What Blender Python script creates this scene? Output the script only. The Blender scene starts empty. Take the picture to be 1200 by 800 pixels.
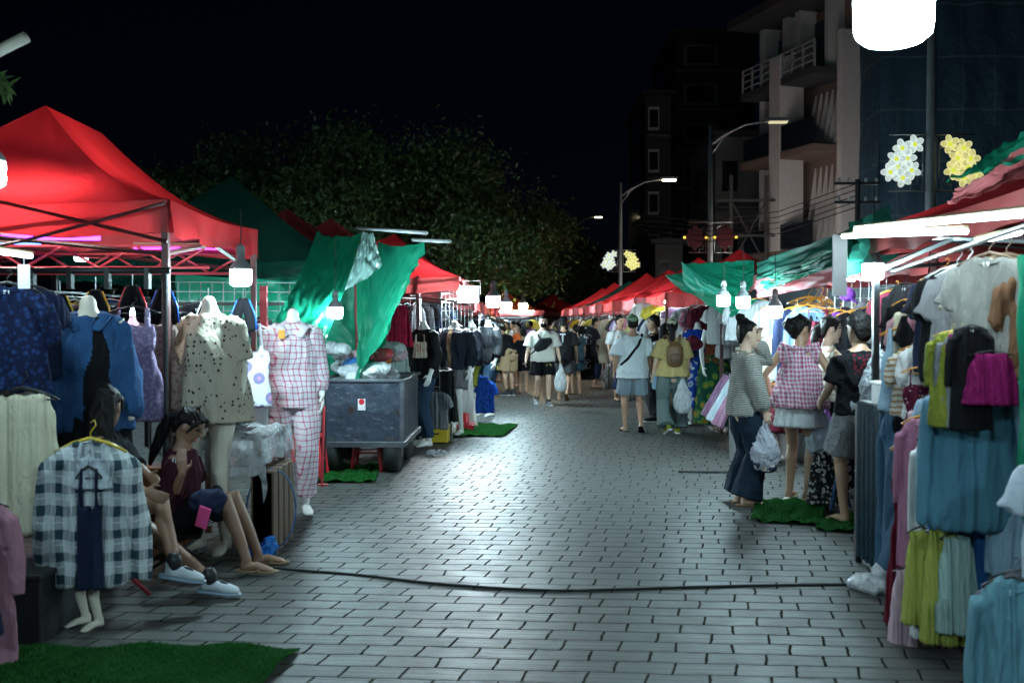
import bpy, bmesh, math, random
import numpy as np
from mathutils import Vector, Matrix
R = math.radians
rnd = random.Random(11)
S = bpy.context.scene
COL = S.collection
V3 = Vector

# ------------------------------------------------------------------ camera, world, exposure
CAMZ = 1.6
cam_data = bpy.data.cameras.new('camera')
cam = bpy.data.objects.new('camera', cam_data)
COL.objects.link(cam)
cam.location = (0, 0, CAMZ)
cam.rotation_euler = (R(90 - 1.08), 0, R(0.98))
cam_data.lens = 35.0
cam_data.sensor_width = 36.0
cam_data.sensor_fit = 'HORIZONTAL'
cam_data.clip_start = 0.05
cam_data.clip_end = 1500
cam_data.dof.use_dof = True
cam_data.dof.focus_distance = 11.0
cam_data.dof.aperture_fstop = 2.8
S.camera = cam

world = bpy.data.worlds.new('World')
S.world = world
world.use_nodes = True
wn = world.node_tree
bg = wn.nodes['Background']
sky = wn.nodes.new('ShaderNodeTexSky')
sky.sky_type = 'NISHITA'
sky.sun_disc = False
sky.sun_elevation = R(12)
sky.sun_rotation = R(200)
tint = wn.nodes.new('ShaderNodeMixRGB')
tint.blend_type = 'MULTIPLY'
tint.inputs[0].default_value = 1.0
tint.inputs[2].default_value = (0.22, 0.42, 1.0, 1)
wn.links.new(sky.outputs[0], tint.inputs[1])
wn.links.new(tint.outputs[0], bg.inputs[0])
bg.inputs[1].default_value = 0.0002

vs = S.view_settings
vs.view_transform = 'Standard'
vs.look = 'None'
vs.gamma = 1
vs.use_curve_mapping = False
vs.exposure = 1.3
S.render.engine = 'CYCLES'
cy = S.cycles
cy.max_bounces = 6
cy.diffuse_bounces = 3
cy.glossy_bounces = 3
cy.transmission_bounces = 4
cy.transparent_max_bounces = 10
cy.sample_clamp_indirect = 3.0
cy.sample_clamp_direct = 0.0
cy.caustics_reflective = False
cy.caustics_refractive = False
cy.use_denoising = True
cy.use_adaptive_sampling = True
cy.adaptive_threshold = 0.015
try:
    cy.denoiser = 'OPENIMAGEDENOISE'
    cy.use_light_tree = True
except Exception:
    pass

FPX = 1166.7
CAM_M = cam.rotation_euler.to_matrix()
CAM_P = V3((0, 0, CAMZ))

def ray(px, py):
    return CAM_M @ V3(((px - 600) / FPX, (400 - py) / FPX, -1.0))

def at(px, py, y):                       # the point at depth y that stands at this place of the photograph
    d = ray(px, py)
    return CAM_P + d * (y / d.y)

def gnd(px, py, z=0.0):
    d = ray(px, py)
    return CAM_P + d * ((z - CAMZ) / d.z)

def px2m(n, y):
    return n * y / FPX

# ------------------------------------------------------------------ object bookkeeping
def tag(o, label=None, cat=None, group=None, kind=None):
    if label: o['label'] = label
    if cat: o['category'] = cat
    if group: o['group'] = group
    if kind: o['kind'] = kind
    return o

def thing(name, label, cat, loc=(0, 0, 0), rz=0.0, group=None):
    o = bpy.data.objects.new(name, None)
    o.empty_display_size = 0.1
    COL.objects.link(o)
    o.location = loc
    o.rotation_euler = (0, 0, rz)
    return tag(o, label, cat, group)

def link(name, me, mat=None, parent=None, loc=(0, 0, 0), rot=(0, 0, 0), scale=(1, 1, 1)):
    o = bpy.data.objects.new(name, me)
    COL.objects.link(o)
    o.location = loc
    o.rotation_euler = rot
    o.scale = scale
    if parent: o.parent = parent
    if mat is not None:
        mats = mat if isinstance(mat, (list, tuple)) else [mat]
        if len(me.materials) == 0:
            for m in mats: me.materials.append(m)
        elif me.materials[0] != mats[0]:
            for i, m in enumerate(mats):
                o.material_slots[i].link = 'OBJECT'
                o.material_slots[i].material = m
    return o

def copy_tree(o, parent=None):
    c = o.copy()
    COL.objects.link(c)
    c.parent = parent
    for ch in list(o.children): copy_tree(ch, c)
    return c

# ------------------------------------------------------------------ mesh builder
class MB:
    def __init__(self): self.v = []; self.f = []; self.m = []; self.cur = 0
    def add(self, vs_, fs):
        n = len(self.v)
        self.v += [tuple(p) for p in vs_]
        self.f += [tuple(i + n for i in f) for f in fs]
        self.m += [self.cur] * len(fs)
        return self
    def box(self, c, s, rz=0, rx=0, ry=0):
        M = Matrix.Rotation(rz, 3, 'Z') @ Matrix.Rotation(ry, 3, 'Y') @ Matrix.Rotation(rx, 3, 'X')
        c = V3(c)
        vs_ = [c + M @ V3((x * s[0] / 2, y * s[1] / 2, z * s[2] / 2)) for x in (-1, 1) for y in (-1, 1) for z in (-1, 1)]
        return self.add(vs_, [(0, 1, 3, 2), (4, 6, 7, 5), (0, 4, 5, 1), (2, 3, 7, 6), (0, 2, 6, 4), (1, 5, 7, 3)])
    def tube(self, pts, r, n=8, side=(1, 0, 0), cap=True):
        pts = [V3(p) for p in pts]
        rs = r if isinstance(r, (list, tuple)) else [r] * len(pts)
        side = V3(side)
        rings = []
        for i, p in enumerate(pts):
            t = (pts[min(i + 1, len(pts) - 1)] - pts[max(i - 1, 0)])
            t = t.normalized() if t.length > 1e-9 else V3((0, 0, 1))
            a = side - t * side.dot(t)
            if a.length < 0.05: a = t.orthogonal()
            a.normalize()
            b = t.cross(a)
            rr = rs[i]
            ra, rb = rr if isinstance(rr, (list, tuple)) else (rr, rr)
            rings.append([p + a * (ra * math.cos(k * 2 * math.pi / n)) + b * (rb * math.sin(k * 2 * math.pi / n)) for k in range(n)])
        vs_ = [q for rg in rings for q in rg]
        fs = []
        for i in range(len(pts) - 1):
            for k in range(n):
                k2 = (k + 1) % n
                fs.append((i * n + k, i * n + k2, (i + 1) * n + k2, (i + 1) * n + k))
        if cap:
            fs.append(tuple(range(n - 1, -1, -1)))
            fs.append(tuple((len(pts) - 1) * n + k for k in range(n)))
        return self.add(vs_, fs)
    def lathe(self, prof, c=(0, 0, 0), n=16):
        c = V3(c); vs_ = []; fs = []
        for r, z in prof:
            for k in range(n):
                a = k * 2 * math.pi / n
                vs_.append(c + V3((r * math.cos(a), r * math.sin(a), z)))
        for i in range(len(prof) - 1):
            for k in range(n):
                k2 = (k + 1) % n
                fs.append((i * n + k, i * n + k2, (i + 1) * n + k2, (i + 1) * n + k))
        fs.append(tuple(range(n - 1, -1, -1)))
        fs.append(tuple((len(prof) - 1) * n + k for k in range(n)))
        return self.add(vs_, fs)
    def grid(self, fn, nu, nv):
        vs_ = [fn(i / nu, j / nv) for j in range(nv + 1) for i in range(nu + 1)]
        fs = [(j * (nu + 1) + i, j * (nu + 1) + i + 1, (j + 1) * (nu + 1) + i + 1, (j + 1) * (nu + 1) + i) for j in range(nv) for i in range(nu)]
        return self.add(vs_, fs)
    def mesh(self, name, smooth=False):
        me = bpy.data.meshes.new(name)
        me.from_pydata(self.v, [], self.f)
        if any(self.m): me.polygons.foreach_set('material_index', self.m)
        if smooth: me.polygons.foreach_set('use_smooth', [True] * len(me.polygons))
        me.update()
        return me
    def build(self, name, mat=None, parent=None, smooth=False, loc=(0, 0, 0), rot=(0, 0, 0), bevel=0):
        o = link(name, self.mesh(name, smooth), mat, parent, loc, rot)
        if bevel:
            b = o.modifiers.new('bevel', 'BEVEL'); b.width = bevel; b.segments = 2; b.limit_method = 'ANGLE'
        return o

TS = bpy.data.scenes.new('remesh_scratch')

def wob(P, freq, seed):
    g = np.random.RandomState(seed)
    fr = np.array(freq, float)
    s = np.zeros(len(P))
    for i in range(5):
        k = g.normal(size=3) * fr; k2 = g.normal(size=3) * fr * 0.6
        s += np.sin(P @ k + g.uniform(0, 6.28) + 1.3 * np.sin(P @ k2 + g.uniform(0, 6.28)))
    return s / 2.2

class Blob(MB):
    """closed tubes and balls that are fused into one continuous surface"""
    def chain(self, pts, rads, side=(1, 0, 0), n=14, rnd_ends=True):
        pts = [V3(p) for p in pts]
        rads = [r if isinstance(r, (list, tuple)) else (r, r) for r in rads]
        if rnd_ends:
            def endcap(p, q, r):
                d = (p - q).normalized(); m = min(r)
                return [p + d * m * 0.85, p + d * m * 0.5], [(r[0] * 0.45, r[1] * 0.45), (r[0] * 0.83, r[1] * 0.83)]
            a, ar = endcap(pts[0], pts[1], rads[0])
            b, br = endcap(pts[-1], pts[-2], rads[-1])
            pts = a + pts + b[::-1]; rads = ar + rads + br[::-1]
        return self.tube(pts, rads, n, side)
    def ball(self, c, r, M=None, n=14):
        c = V3(c)
        r = r if isinstance(r, (list, tuple)) else (r, r, r)
        M = M or Matrix.Identity(3)
        vs_ = []; fs = []; nr = 8
        for i in range(1, nr):
            t = math.pi * i / nr
            for k in range(n):
                a = 2 * math.pi * k / n
                vs_.append(c + M @ V3((r[0] * math.sin(t) * math.cos(a), r[1] * math.sin(t) * math.sin(a), r[2] * math.cos(t))))
        for i in range(nr - 2):
            for k in range(n):
                k2 = (k + 1) % n
                fs.append((i * n + k, (i + 1) * n + k, (i + 1) * n + k2, i * n + k2))
        fs.append(tuple(range(n))); fs.append(tuple((nr - 2) * n + k for k in range(n - 1, -1, -1)))
        return self.add(vs_, fs)
    def fuse(self, name, voxel=0.01, smooth=2, folds=(), seed=1, matfn=None, mats=None, post=None):
        me = bpy.data.meshes.new(name)
        me.from_pydata(self.v, [], self.f); me.update()
        ob = bpy.data.objects.new('scratch', me)
        TS.collection.objects.link(ob)
        m = ob.modifiers.new('r', 'REMESH'); m.mode = 'VOXEL'; m.voxel_size = voxel; m.use_smooth_shade = True
        if smooth:
            sm = ob.modifiers.new('s', 'SMOOTH'); sm.factor = 0.5; sm.iterations = smooth
        vl = TS.view_layers[0]; vl.update()
        dg = vl.depsgraph
        out = bpy.data.meshes.new_from_object(ob.evaluated_get(dg), depsgraph=dg)
        out.name = name
        bpy.data.objects.remove(ob); bpy.data.meshes.remove(me)
        n = len(out.vertices)
        co = np.empty(n * 3); out.vertices.foreach_get('co', co); co = co.reshape(-1, 3)
        if folds:
            no = np.empty(n * 3); out.vertex_normals.foreach_get('vector', no); no = no.reshape(-1, 3)
            for j, (amp, fr) in enumerate(folds):
                co = co + no * (amp * (0.7 - np.abs(wob(co, fr, seed + j)))[:, None])
        if post is not None: co = post(co)
        out.vertices.foreach_set('co', co.ravel()); out.update()
        out.materials.clear()
        for mm in (mats if isinstance(mats, (list, tuple)) else [mats] if mats else []): out.materials.append(mm)
        if matfn is not None:
            nf = len(out.polygons)
            c = np.empty(nf * 3); out.polygons.foreach_get('center', c)
            out.polygons.foreach_set('material_index', matfn(c.reshape(-1, 3)).astype(np.int32))
        else:
            out.polygons.foreach_set('material_index', np.zeros(len(out.polygons), np.int32))
        out.polygons.foreach_set('use_smooth', np.ones(len(out.polygons), bool))
        return out

# ------------------------------------------------------------------ materials
MATS = {}
class NT:
    def __init__(self, name):
        self.m = bpy.data.materials.new(name); self.m.use_nodes = True
        self.t = self.m.node_tree; self.t.nodes.clear()
        self.out = self.t.nodes.new('ShaderNodeOutputMaterial')
    def n(self, ty, **kw):
        nd = self.t.nodes.new('ShaderNode' + ty)
        for k, v in kw.items(): setattr(nd, k, v)
        return nd
    def put(self, sock, val):
        if hasattr(val, 'is_output') or isinstance(val, bpy.types.NodeSocket): self.t.links.new(val, sock)
        elif val is not None:
            if isinstance(val, (tuple, list)) and len(val) == 3 and sock.type == 'RGBA': val = (*val, 1)
            sock.default_value = val
    def math(self, op, a, b=None, c=None, clamp=False):
        nd = self.n('Math', operation=op, use_clamp=clamp)
        self.put(nd.inputs[0], a)
        if b is not None: self.put(nd.inputs[1], b)
        if c is not None: self.put(nd.inputs[2], c)
        return nd.outputs[0]
    def mix(self, f, a, b, bt='MIX'):
        nd = self.n('MixRGB', blend_type=bt)
        self.put(nd.inputs[0], f); self.put(nd.inputs[1], a); self.put(nd.inputs[2], b)
        return nd.outputs[0]
    def obj(self):
        return self.n('TexCoord').outputs['Object']
    def sep(self, v):
        nd = self.n('SeparateXYZ'); self.put(nd.inputs[0], v); return nd.outputs
    def noise(self, vec, sc, det=2, rough=0.5, dist=0):
        nd = self.n('TexNoise')
        if vec is not None: self.put(nd.inputs['Vector'], vec)
        nd.inputs['Scale'].default_value = sc; nd.inputs['Detail'].default_value = det
        nd.inputs['Roughness'].default_value = rough; nd.inputs['Distortion'].default_value = dist
        return nd.outputs[0]
    def scale(self, v, s):
        nd = self.n('VectorMath', operation='MULTIPLY'); self.put(nd.inputs[0], v); nd.inputs[1].default_value = s
        return nd.outputs[0]
    def bump(self, h, st=0.3, d=0.01):
        nd = self.n('Bump'); self.put(nd.inputs['Height'], h)
        nd.inputs['Strength'].default_value = st; nd.inputs['Distance'].default_value = d
        return nd.outputs[0]
    def prin(self, col, rough=0.6, metal=0, spec=0.5, normal=None, emit=None, es=0, sheen=0, alpha=None, coat=0):
        p = self.n('BsdfPrincipled')
        self.put(p.inputs['Base Color'], col); self.put(p.inputs['Roughness'], rough); self.put(p.inputs['Metallic'], metal)
        self.put(p.inputs['Specular IOR Level'], spec)
        if normal is not None: self.put(p.inputs['Normal'], normal)
        if emit is not None:
            self.put(p.inputs['Emission Color'], emit); p.inputs['Emission Strength'].default_value = es
        if sheen: p.inputs['Sheen Weight'].default_value = sheen
        if coat: p.inputs['Coat Weight'].default_value = coat
        if alpha is not None: self.put(p.inputs['Alpha'], alpha)
        return p.outputs[0]
    def surf(self, s):
        self.t.links.new(s, self.out.inputs['Surface']); return self.m

def cached(fn):
    def g(*a, **k):
        key = (fn.__name__,) + a + tuple(sorted(k.items()))
        if key not in MATS: MATS[key] = fn(*a, **k)
        return MATS[key]
    return g

@cached
def plain(name, col, rough=0.6, metal=0.0, spec=0.5, var=0.15, bump=0.0, bs=60.0, coat=0.0):
    t = NT(name); o = t.obj()
    nz = t.noise(o, 7.0, 4, 0.6)
    dark = tuple(c * (1 - 2 * var) for c in col)
    c = t.mix(nz, dark, tuple(min(1, c * (1 + 0.6 * var)) for c in col))
    nrm = t.bump(t.noise(o, bs, 3), bump, 0.004) if bump else None
    r = t.math('ADD', rough - 0.08, t.math('MULTIPLY', t.noise(o, 21.0, 2), 0.16))
    return t.surf(t.prin(c, r, metal, spec, nrm, coat=coat))

@cached
def cloth(name, col, pat=None, col2=(0.8, 0.8, 0.8), sc=10.0, rough=0.85, col3=None):
    t = NT(name); o = t.obj(); x, y, z = t.sep(o)
    u = t.math('ADD', x, t.math('MULTIPLY', y, 0.9))
    # slight warp so that patterns follow the folds
    w = t.math('MULTIPLY', t.math('SUBTRACT', t.noise(o, 6.0, 2), 0.5), 0.05)
    u = t.math('ADD', u, w); v = t.math('ADD', z, w)
    def band(q, s, wid, off=0.0):
        fr = t.math('FRACT', t.math('ADD', t.math('MULTIPLY', q, s), 50.0 + off))
        return t.math('LESS_THAN', fr, wid)
    base = col
    if pat == 'plaid':        # wide tartan
        a = t.math('ADD', t.math('MULTIPLY', band(u, sc, 0.42), 0.5), t.math('MULTIPLY', band(v, sc, 0.42), 0.5))
        c = t.mix(a, col2, col)
        l = t.math('MAXIMUM', band(u, sc, 0.06, 0.28), band(v, sc, 0.06, 0.28))
        base = t.mix(t.math('MULTIPLY', l, 0.6), c, col3 or col)
    elif pat == 'check':      # thin grid lines
        l = t.math('ADD', t.math('MULTIPLY', band(u, sc, 0.2), 0.6), t.math('MULTIPLY', band(v, sc, 0.2), 0.6), clamp=True)
        base = t.mix(l, col, col2)
    elif pat == 'gingham':
        a = t.math('ADD', t.math('MULTIPLY', band(u, sc, 0.5), 0.5), t.math('MULTIPLY', band(v, sc, 0.5), 0.5))
        base = t.mix(a, col2, col)
    elif pat == 'stripe':
        base = t.mix(band(v, sc, 0.4), col, col2)
    elif pat == 'vstripe':
        base = t.mix(band(u, sc, 0.4), col, col2)
    elif pat in ('dots', 'floral'):
        vo = t.n('TexVoronoi'); t.put(vo.inputs['Vector'], o); vo.inputs['Scale'].default_value = sc
        vo.inputs['Randomness'].default_value = 0.75 if pat == 'dots' else 1.0
        d = t.math('LESS_THAN', vo.outputs['Distance'], 0.24 if pat == 'dots' else 0.42)
        base = t.mix(d, col, col2)
        if pat == 'floral':
            d2 = t.math('LESS_THAN', vo.outputs['Distance'], 0.18)
            base = t.mix(d2, base, col3 or (0.7, 0.25, 0.05))
    elif pat == 'denim':
        f = t.noise(t.scale(o, (160, 160, 30)), 1.0, 2)
        base = t.mix(f, tuple(c * 0.6 for c in col), tuple(min(1, c * 1.5) for c in col))
        fade = t.noise(o, 5.0, 2)
        base = t.mix(t.math('MULTIPLY', fade, 0.4), base, col2)
    elif pat == 'print':      # a pale blotchy print in the middle of the chest
        n1 = t.math('GREATER_THAN', t.noise(o, 26.0, 3), 0.52)
        bx = t.math('MULTIPLY', t.math('LESS_THAN', t.math('ABSOLUTE', x), 0.12), t.math('LESS_THAN', t.math('ABSOLUTE', t.math('ADD', z, sc)), 0.11))
        base = t.mix(t.math('MULTIPLY', n1, bx), col, col2)
    big = t.noise(o, 3.0, 3, 0.6)
    base = t.mix(t.math('MULTIPLY', big, 0.45), base, (0.55, 0.56, 0.6), 'MULTIPLY')
    cr = t.math('ABSOLUTE', t.math('SUBTRACT', t.noise(t.scale(o, (10, 10, 4.5)), 1.0, 4, 0.6, 0.9), 0.5))
    h = t.math('ADD', t.math('MULTIPLY', t.noise(t.scale(o, (1, 1, 0.4)), 34.0, 3, 0.6), 0.45), t.math('ADD', t.math('MULTIPLY', cr, -3.2), t.math('MULTIPLY', t.noise(o, 420.0, 1), 0.18)))
    return t.surf(t.prin(base, rough, 0, 0.12, t.bump(h, 0.5, 0.022)))

@cached
def canvas(name, col, trans=0.45, gloss=0.06, rough=0.4, dirt=0.25, see=0.0, bump=0.25):
    """thin tent or tarpaulin fabric that lets light through"""
    t = NT(name); o = t.obj()
    nz = t.noise(o, 2.2, 5, 0.65)
    c = t.mix(t.math('MULTIPLY', nz, dirt), col, tuple(q * 0.45 + 0.02 for q in col))
    nrm = t.bump(t.noise(o, 9.0, 4, 0.55, 0.4), bump, 0.03)
    d = t.n('BsdfDiffuse'); t.put(d.inputs[0], c); t.put(d.inputs['Normal'], nrm)
    tr = t.n('BsdfTranslucent'); t.put(tr.inputs[0], c); t.put(tr.inputs['Normal'], nrm)
    g = t.n('BsdfGlossy'); g.inputs['Roughness'].default_value = rough; t.put(g.inputs['Normal'], nrm)
    m1 = t.n('MixShader'); m1.inputs[0].default_value = trans
    t.t.links.new(d.outputs[0], m1.inputs[1]); t.t.links.new(tr.outputs[0], m1.inputs[2])
    m2 = t.n('MixShader'); m2.inputs[0].default_value = gloss
    t.t.links.new(m1.outputs[0], m2.inputs[1]); t.t.links.new(g.outputs[0], m2.inputs[2])
    res = m2.outputs[0]
    if see:
        tp = t.n('BsdfTransparent'); m3 = t.n('MixShader'); m3.inputs[0].default_value = see
        t.t.links.new(res, m3.inputs[1]); t.t.links.new(tp.outputs[0], m3.inputs[2]); res = m3.outputs[0]
    return t.surf(res)

@cached
def film(name, col, see=0.55, rough=0.12):
    t = NT(name); o = t.obj()
    nrm = t.bump(t.noise(o, 28.0, 4, 0.6, 0.8), 0.9, 0.03)
    p = t.prin(col, rough, 0, 0.6, nrm)
    tp = t.n('BsdfTransparent'); m3 = t.n('MixShader')
    fac = t.math('MULTIPLY', t.noise(o, 12.0, 2), see * 2, clamp=True)
    t.put(m3.inputs[0], fac)
    t.t.links.new(p, m3.inputs[1]); t.t.links.new(tp.outputs[0], m3.inputs[2])
    return t.surf(m3.outputs[0])

@cached
def glow(name, col, st):
    t = NT(name); e = t.n('Emission'); t.put(e.inputs[0], col); e.inputs[1].default_value = st
    return t.surf(e.outputs[0])

BLACKM = plain('black_metal', (0.02, 0.02, 0.022), 0.45, 0.3)
STEEL = plain('bare_steel', (0.28, 0.29, 0.30), 0.4, 0.9, var=0.08)
WHITEP = plain('white_plastic', (0.75, 0.76, 0.76), 0.4)
DARKPOST = plain('dark_red_painted_steel', (0.10, 0.035, 0.035), 0.5, 0.2)
REDBAR = plain('red_painted_steel', (0.42, 0.04, 0.05), 0.4, 0.1)
GREYP = plain('galvanised_pole', (0.34, 0.36, 0.38), 0.5, 0.5)
MANN = plain('mannequin_ivory', (0.66, 0.60, 0.50), 0.42, var=0.05)
MANNW = plain('mannequin_white', (0.78, 0.77, 0.74), 0.35, var=0.05)
WOOD = plain('crate_wood', (0.13, 0.075, 0.04), 0.65, var=0.3, bump=0.2)
RUBBER = plain('black_rubber', (0.02, 0.02, 0.02), 0.8)
ORANGEP = plain('orange_plastic', (0.65, 0.27, 0.03), 0.35)
YELLOWP = plain('yellow_plastic', (0.6, 0.42, 0.03), 0.4)
REDP = plain('red_plastic', (0.55, 0.02, 0.03), 0.35)
BLUEP = plain('blue_plastic', (0.02, 0.12, 0.55), 0.35)
# ------------------------------------------------------------------ ground
def make_paver():
    t = NT('grey_concrete_pavers')
    o = t.obj(); x0, y0, z0 = t.sep(o)
    a = R(9.0)
    x = t.math('SUBTRACT', t.math('MULTIPLY', x0, math.cos(a)), t.math('MULTIPLY', y0, math.sin(a)))
    y = t.math('ADD', t.math('MULTIPLY', x0, math.sin(a) * 0.35), t.math('MULTIPLY', y0, math.cos(a)))
    big = t.noise(o, 0.8, 2)
    wv = t.math('MULTIPLY', t.math('SUBTRACT', t.noise(o, 4.5, 3), 0.5), 0.045)
    v = t.math('DIVIDE', t.math('ADD', y, wv), 0.150)
    row = t.math('FLOOR', v); fv = t.math('FRACT', v)
    rn = t.n('TexWhiteNoise', noise_dimensions='1D'); t.put(rn.inputs['W'], row)
    # slightly skewed ends
    u = t.math('ADD', t.math('DIVIDE', t.math('ADD', x, wv), 0.275),
               t.math('ADD', t.math('MULTIPLY', row, 0.5), t.math('MULTIPLY', fv, -0.03)))
    u = t.math('ADD', u, t.math('MULTIPLY', rn.outputs[0], 0.30))
    colm = t.math('FLOOR', u); fu = t.math('FRACT', u)
    cv = t.n('CombineXYZ'); t.put(cv.inputs[0], colm); t.put(cv.inputs[1], row)
    br = t.n('TexWhiteNoise', noise_dimensions='2D'); t.put(br.inputs['Vector'], cv.outputs[0])
    eu = t.math('ABSOLUTE', t.math('SUBTRACT', fu, 0.5))         # 0.5 at ends
    ev = t.math('ABSOLUTE', t.math('SUBTRACT', fv, 0.5))
    edge_n = t.math('MULTIPLY', t.math('SUBTRACT', t.noise(o, 30.0, 3), 0.5), 0.045)
    ju = t.n('MapRange', interpolation_type='SMOOTHSTEP'); t.put(ju.inputs[0], t.math('ADD', eu, edge_n)); ju.inputs[1].default_value = 0.468; ju.inputs[2].default_value = 0.484
    wr = t.n('TexWhiteNoise', noise_dimensions='1D'); t.put(wr.inputs['W'], t.math('ADD', row, 77.3))
    jv = t.n('MapRange', interpolation_type='SMOOTHSTEP'); t.put(jv.inputs[0], t.math('ADD', ev, edge_n)); jv.inputs[1].default_value = 0.425; jv.inputs[2].default_value = 0.475
    jvs = t.math('MULTIPLY', jv.outputs[0], t.math('ADD', 0.6, t.math('MULTIPLY', wr.outputs[0], 0.4)))
    # the fine grooves pressed along each block
    gr = t.math('FRACT', t.math('MULTIPLY', fv, 3.0))
    grm = t.math('MULTIPLY', t.math('LESS_THAN', t.math('ABSOLUTE', t.math('SUBTRACT', gr, 0.5)), 0.10), t.math('MULTIPLY', t.math('ADD', br.outputs[0], 0.3), 0.42))
    joint = t.math('MAXIMUM', t.math('MAXIMUM', ju.outputs[0], jvs), grm)
    c = t.mix(br.outputs[0], (0.036, 0.036, 0.034), (0.080, 0.079, 0.073))
    c = t.mix(t.math('MULTIPLY', t.noise(o, 2.6, 5, 0.7), 0.75), c, (0.06, 0.065, 0.062))
    stain = t.n('MapRange'); t.put(stain.inputs[0], t.noise(o, 0.9, 5, 0.7)); stain.inputs[1].default_value = 0.55; stain.inputs[2].default_value = 0.75
    c = t.mix(t.math('MULTIPLY', stain.outputs[0], 0.7), c, (0.045, 0.043, 0.037))
    c = t.mix(t.math('MULTIPLY', t.noise(t.scale(o, (9, 110, 1)), 1.0, 5, 0.7), 0.7), c, (0.118, 0.115, 0.106))
    c = t.mix(t.math('MULTIPLY', t.math('GREATER_THAN', t.noise(o, 16.0, 5, 0.75), 0.64), 0.5), c, (0.03, 0.03, 0.027))
    c = t.mix(t.math('MULTIPLY', joint, t.math('ADD', 0.55, t.math('MULTIPLY', t.noise(o, 6.0, 3), 0.5)), clamp=True), c, (0.012, 0.0105, 0.007))
    h = t.math('SUBTRACT', t.math('ADD', t.math('ADD', t.math('MULTIPLY', t.noise(o, 55.0, 4, 0.6), 0.25), t.math('MULTIPLY', t.noise(t.scale(o, (9, 110, 1)), 1.0, 3), 0.5)), t.math('MULTIPLY', br.outputs[0], 0.25)), t.math('MULTIPLY', joint, 1.0))
    rough = t.math('MAXIMUM', t.math('ADD', 0.32, t.math('MULTIPLY', t.noise(o, 5.0, 4), 0.36)), t.math('MULTIPLY', joint, 0.95))
    return t.surf(t.prin(c, rough, 0, t.math('SUBTRACT', 0.27, t.math('MULTIPLY', joint, 0.27)), t.bump(h, 0.6, 0.008)))

g = MB(); g.add([(-500, -60, -0.02), (500, -60, -0.02), (500, 900, -0.02), (-500, 900, -0.02)], [(0, 1, 2, 3)])
tag(g.build('ground', plain('dark_asphalt', (0.045, 0.045, 0.047), 0.85, bump=0.3)), kind='structure')
g = MB(); g.add([(-11, -6, 0), (11, -6, 0), (11, 95, 0), (-11, 95, 0)], [(0, 1, 2, 3)])
tag(g.build('pavement', make_paver()), kind='structure')

# ------------------------------------------------------------------ trees
BARK = plain('dark_bark', (0.09, 0.07, 0.05), 0.9, bump=0.6, bs=25)
def leaf_mat(name, a, b):
    t = NT(name); g_ = t.n('NewGeometry')
    c = t.mix(g_.outputs['Random Per Island'], a, b)
    d = t.n('BsdfDiffuse'); t.put(d.inputs[0], c)
    tr = t.n('BsdfTranslucent'); t.put(tr.inputs[0], c)
    gl = t.n('BsdfGlossy'); gl.inputs['Roughness'].default_value = 0.45
    m1 = t.n('MixShader'); m1.inputs[0].default_value = 0.3
    t.t.links.new(d.outputs[0], m1.inputs[1]); t.t.links.new(tr.outputs[0], m1.inputs[2])
    m2 = t.n('MixShader'); m2.inputs[0].default_value = 0.02
    t.t.links.new(m1.outputs[0], m2.inputs[1]); t.t.links.new(gl.outputs[0], m2.inputs[2])
    return t.surf(m2.outputs[0])
LEAF = leaf_mat('dark_green_leaves', (0.018, 0.042, 0.012), (0.050, 0.078, 0.022))

def tree(label, base, H, rad, seed, nleaf=9000, leaf=0.16, low=0.3):
    g = np.random.RandomState(seed)
    root = thing('broadleaf_tree', label, 'tree', base, 0, 'broadleaf trees behind the left stalls')
    tr = MB()
    fork = H * 0.3
    tr.tube([(0, 0, -0.05), (0.05, 0.02, fork * 0.5), (0.0, 0.05, fork)], [0.3 * H / 9, 0.22 * H / 9, 0.19 * H / 9], 10)
    clumps = []
    for i in range(40):
        a = g.uniform(0, 6.28); e = math.asin(g.uniform(-0.38, 0.98)); q = g.uniform(0.55, 1.0)
        p = V3((rad * math.cos(a) * math.cos(e) * q, rad * math.sin(a) * math.cos(e) * q, H * 0.58 + math.sin(e) * H * 0.42 * q))
        clumps.append((p, g.uniform(0.13, 0.26) * rad + 0.3))
        m = V3((p.x * 0.35, p.y * 0.35, fork + (p.z - fork) * 0.45))
        if i % 3: continue
        tr.tube([(0, 0.03, fork - 0.1), m, p * 0.75 + m * 0.25, p], [0.07 * H / 9, 0.04 * H / 9, 0.02 * H / 9, 0.008], 6)
    tr.build('trunk', BARK, root, True)
    nL = nleaf
    pts = np.zeros((nL, 3)); 
    for i in range(nL):
        c, r = clumps[g.randint(len(clumps))]
        d = g.normal(size=3); d /= np.linalg.norm(d)
        pts[i] = np.array(c) + d * r * g.uniform(0.2, 1.0) ** 0.5 * (1.0 + 0.5 * (g.rand() < 0.15)) * np.array([1.15, 1.15, 0.8])
    ax = g.normal(size=(nL, 3)); ax /= np.linalg.norm(ax, axis=1)[:, None]
    bx = np.cross(ax, g.normal(size=(nL, 3))); bx /= np.linalg.norm(bx, axis=1)[:, None]
    L = leaf * g.uniform(0.7, 1.3, nL)[:, None]; W = L * 0.45
    vv = np.stack([pts - ax * L * 0.5, pts + bx * W * 0.5 , pts + ax * L * 0.5, pts - bx * W * 0.5], 1).reshape(-1, 3)
    me = bpy.data.meshes.new('crown')
    me.from_pydata(vv.tolist(), [], np.arange(nL * 4).reshape(-1, 4).tolist()); me.update()
    link('crown', me, LEAF, root)
    return root

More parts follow.
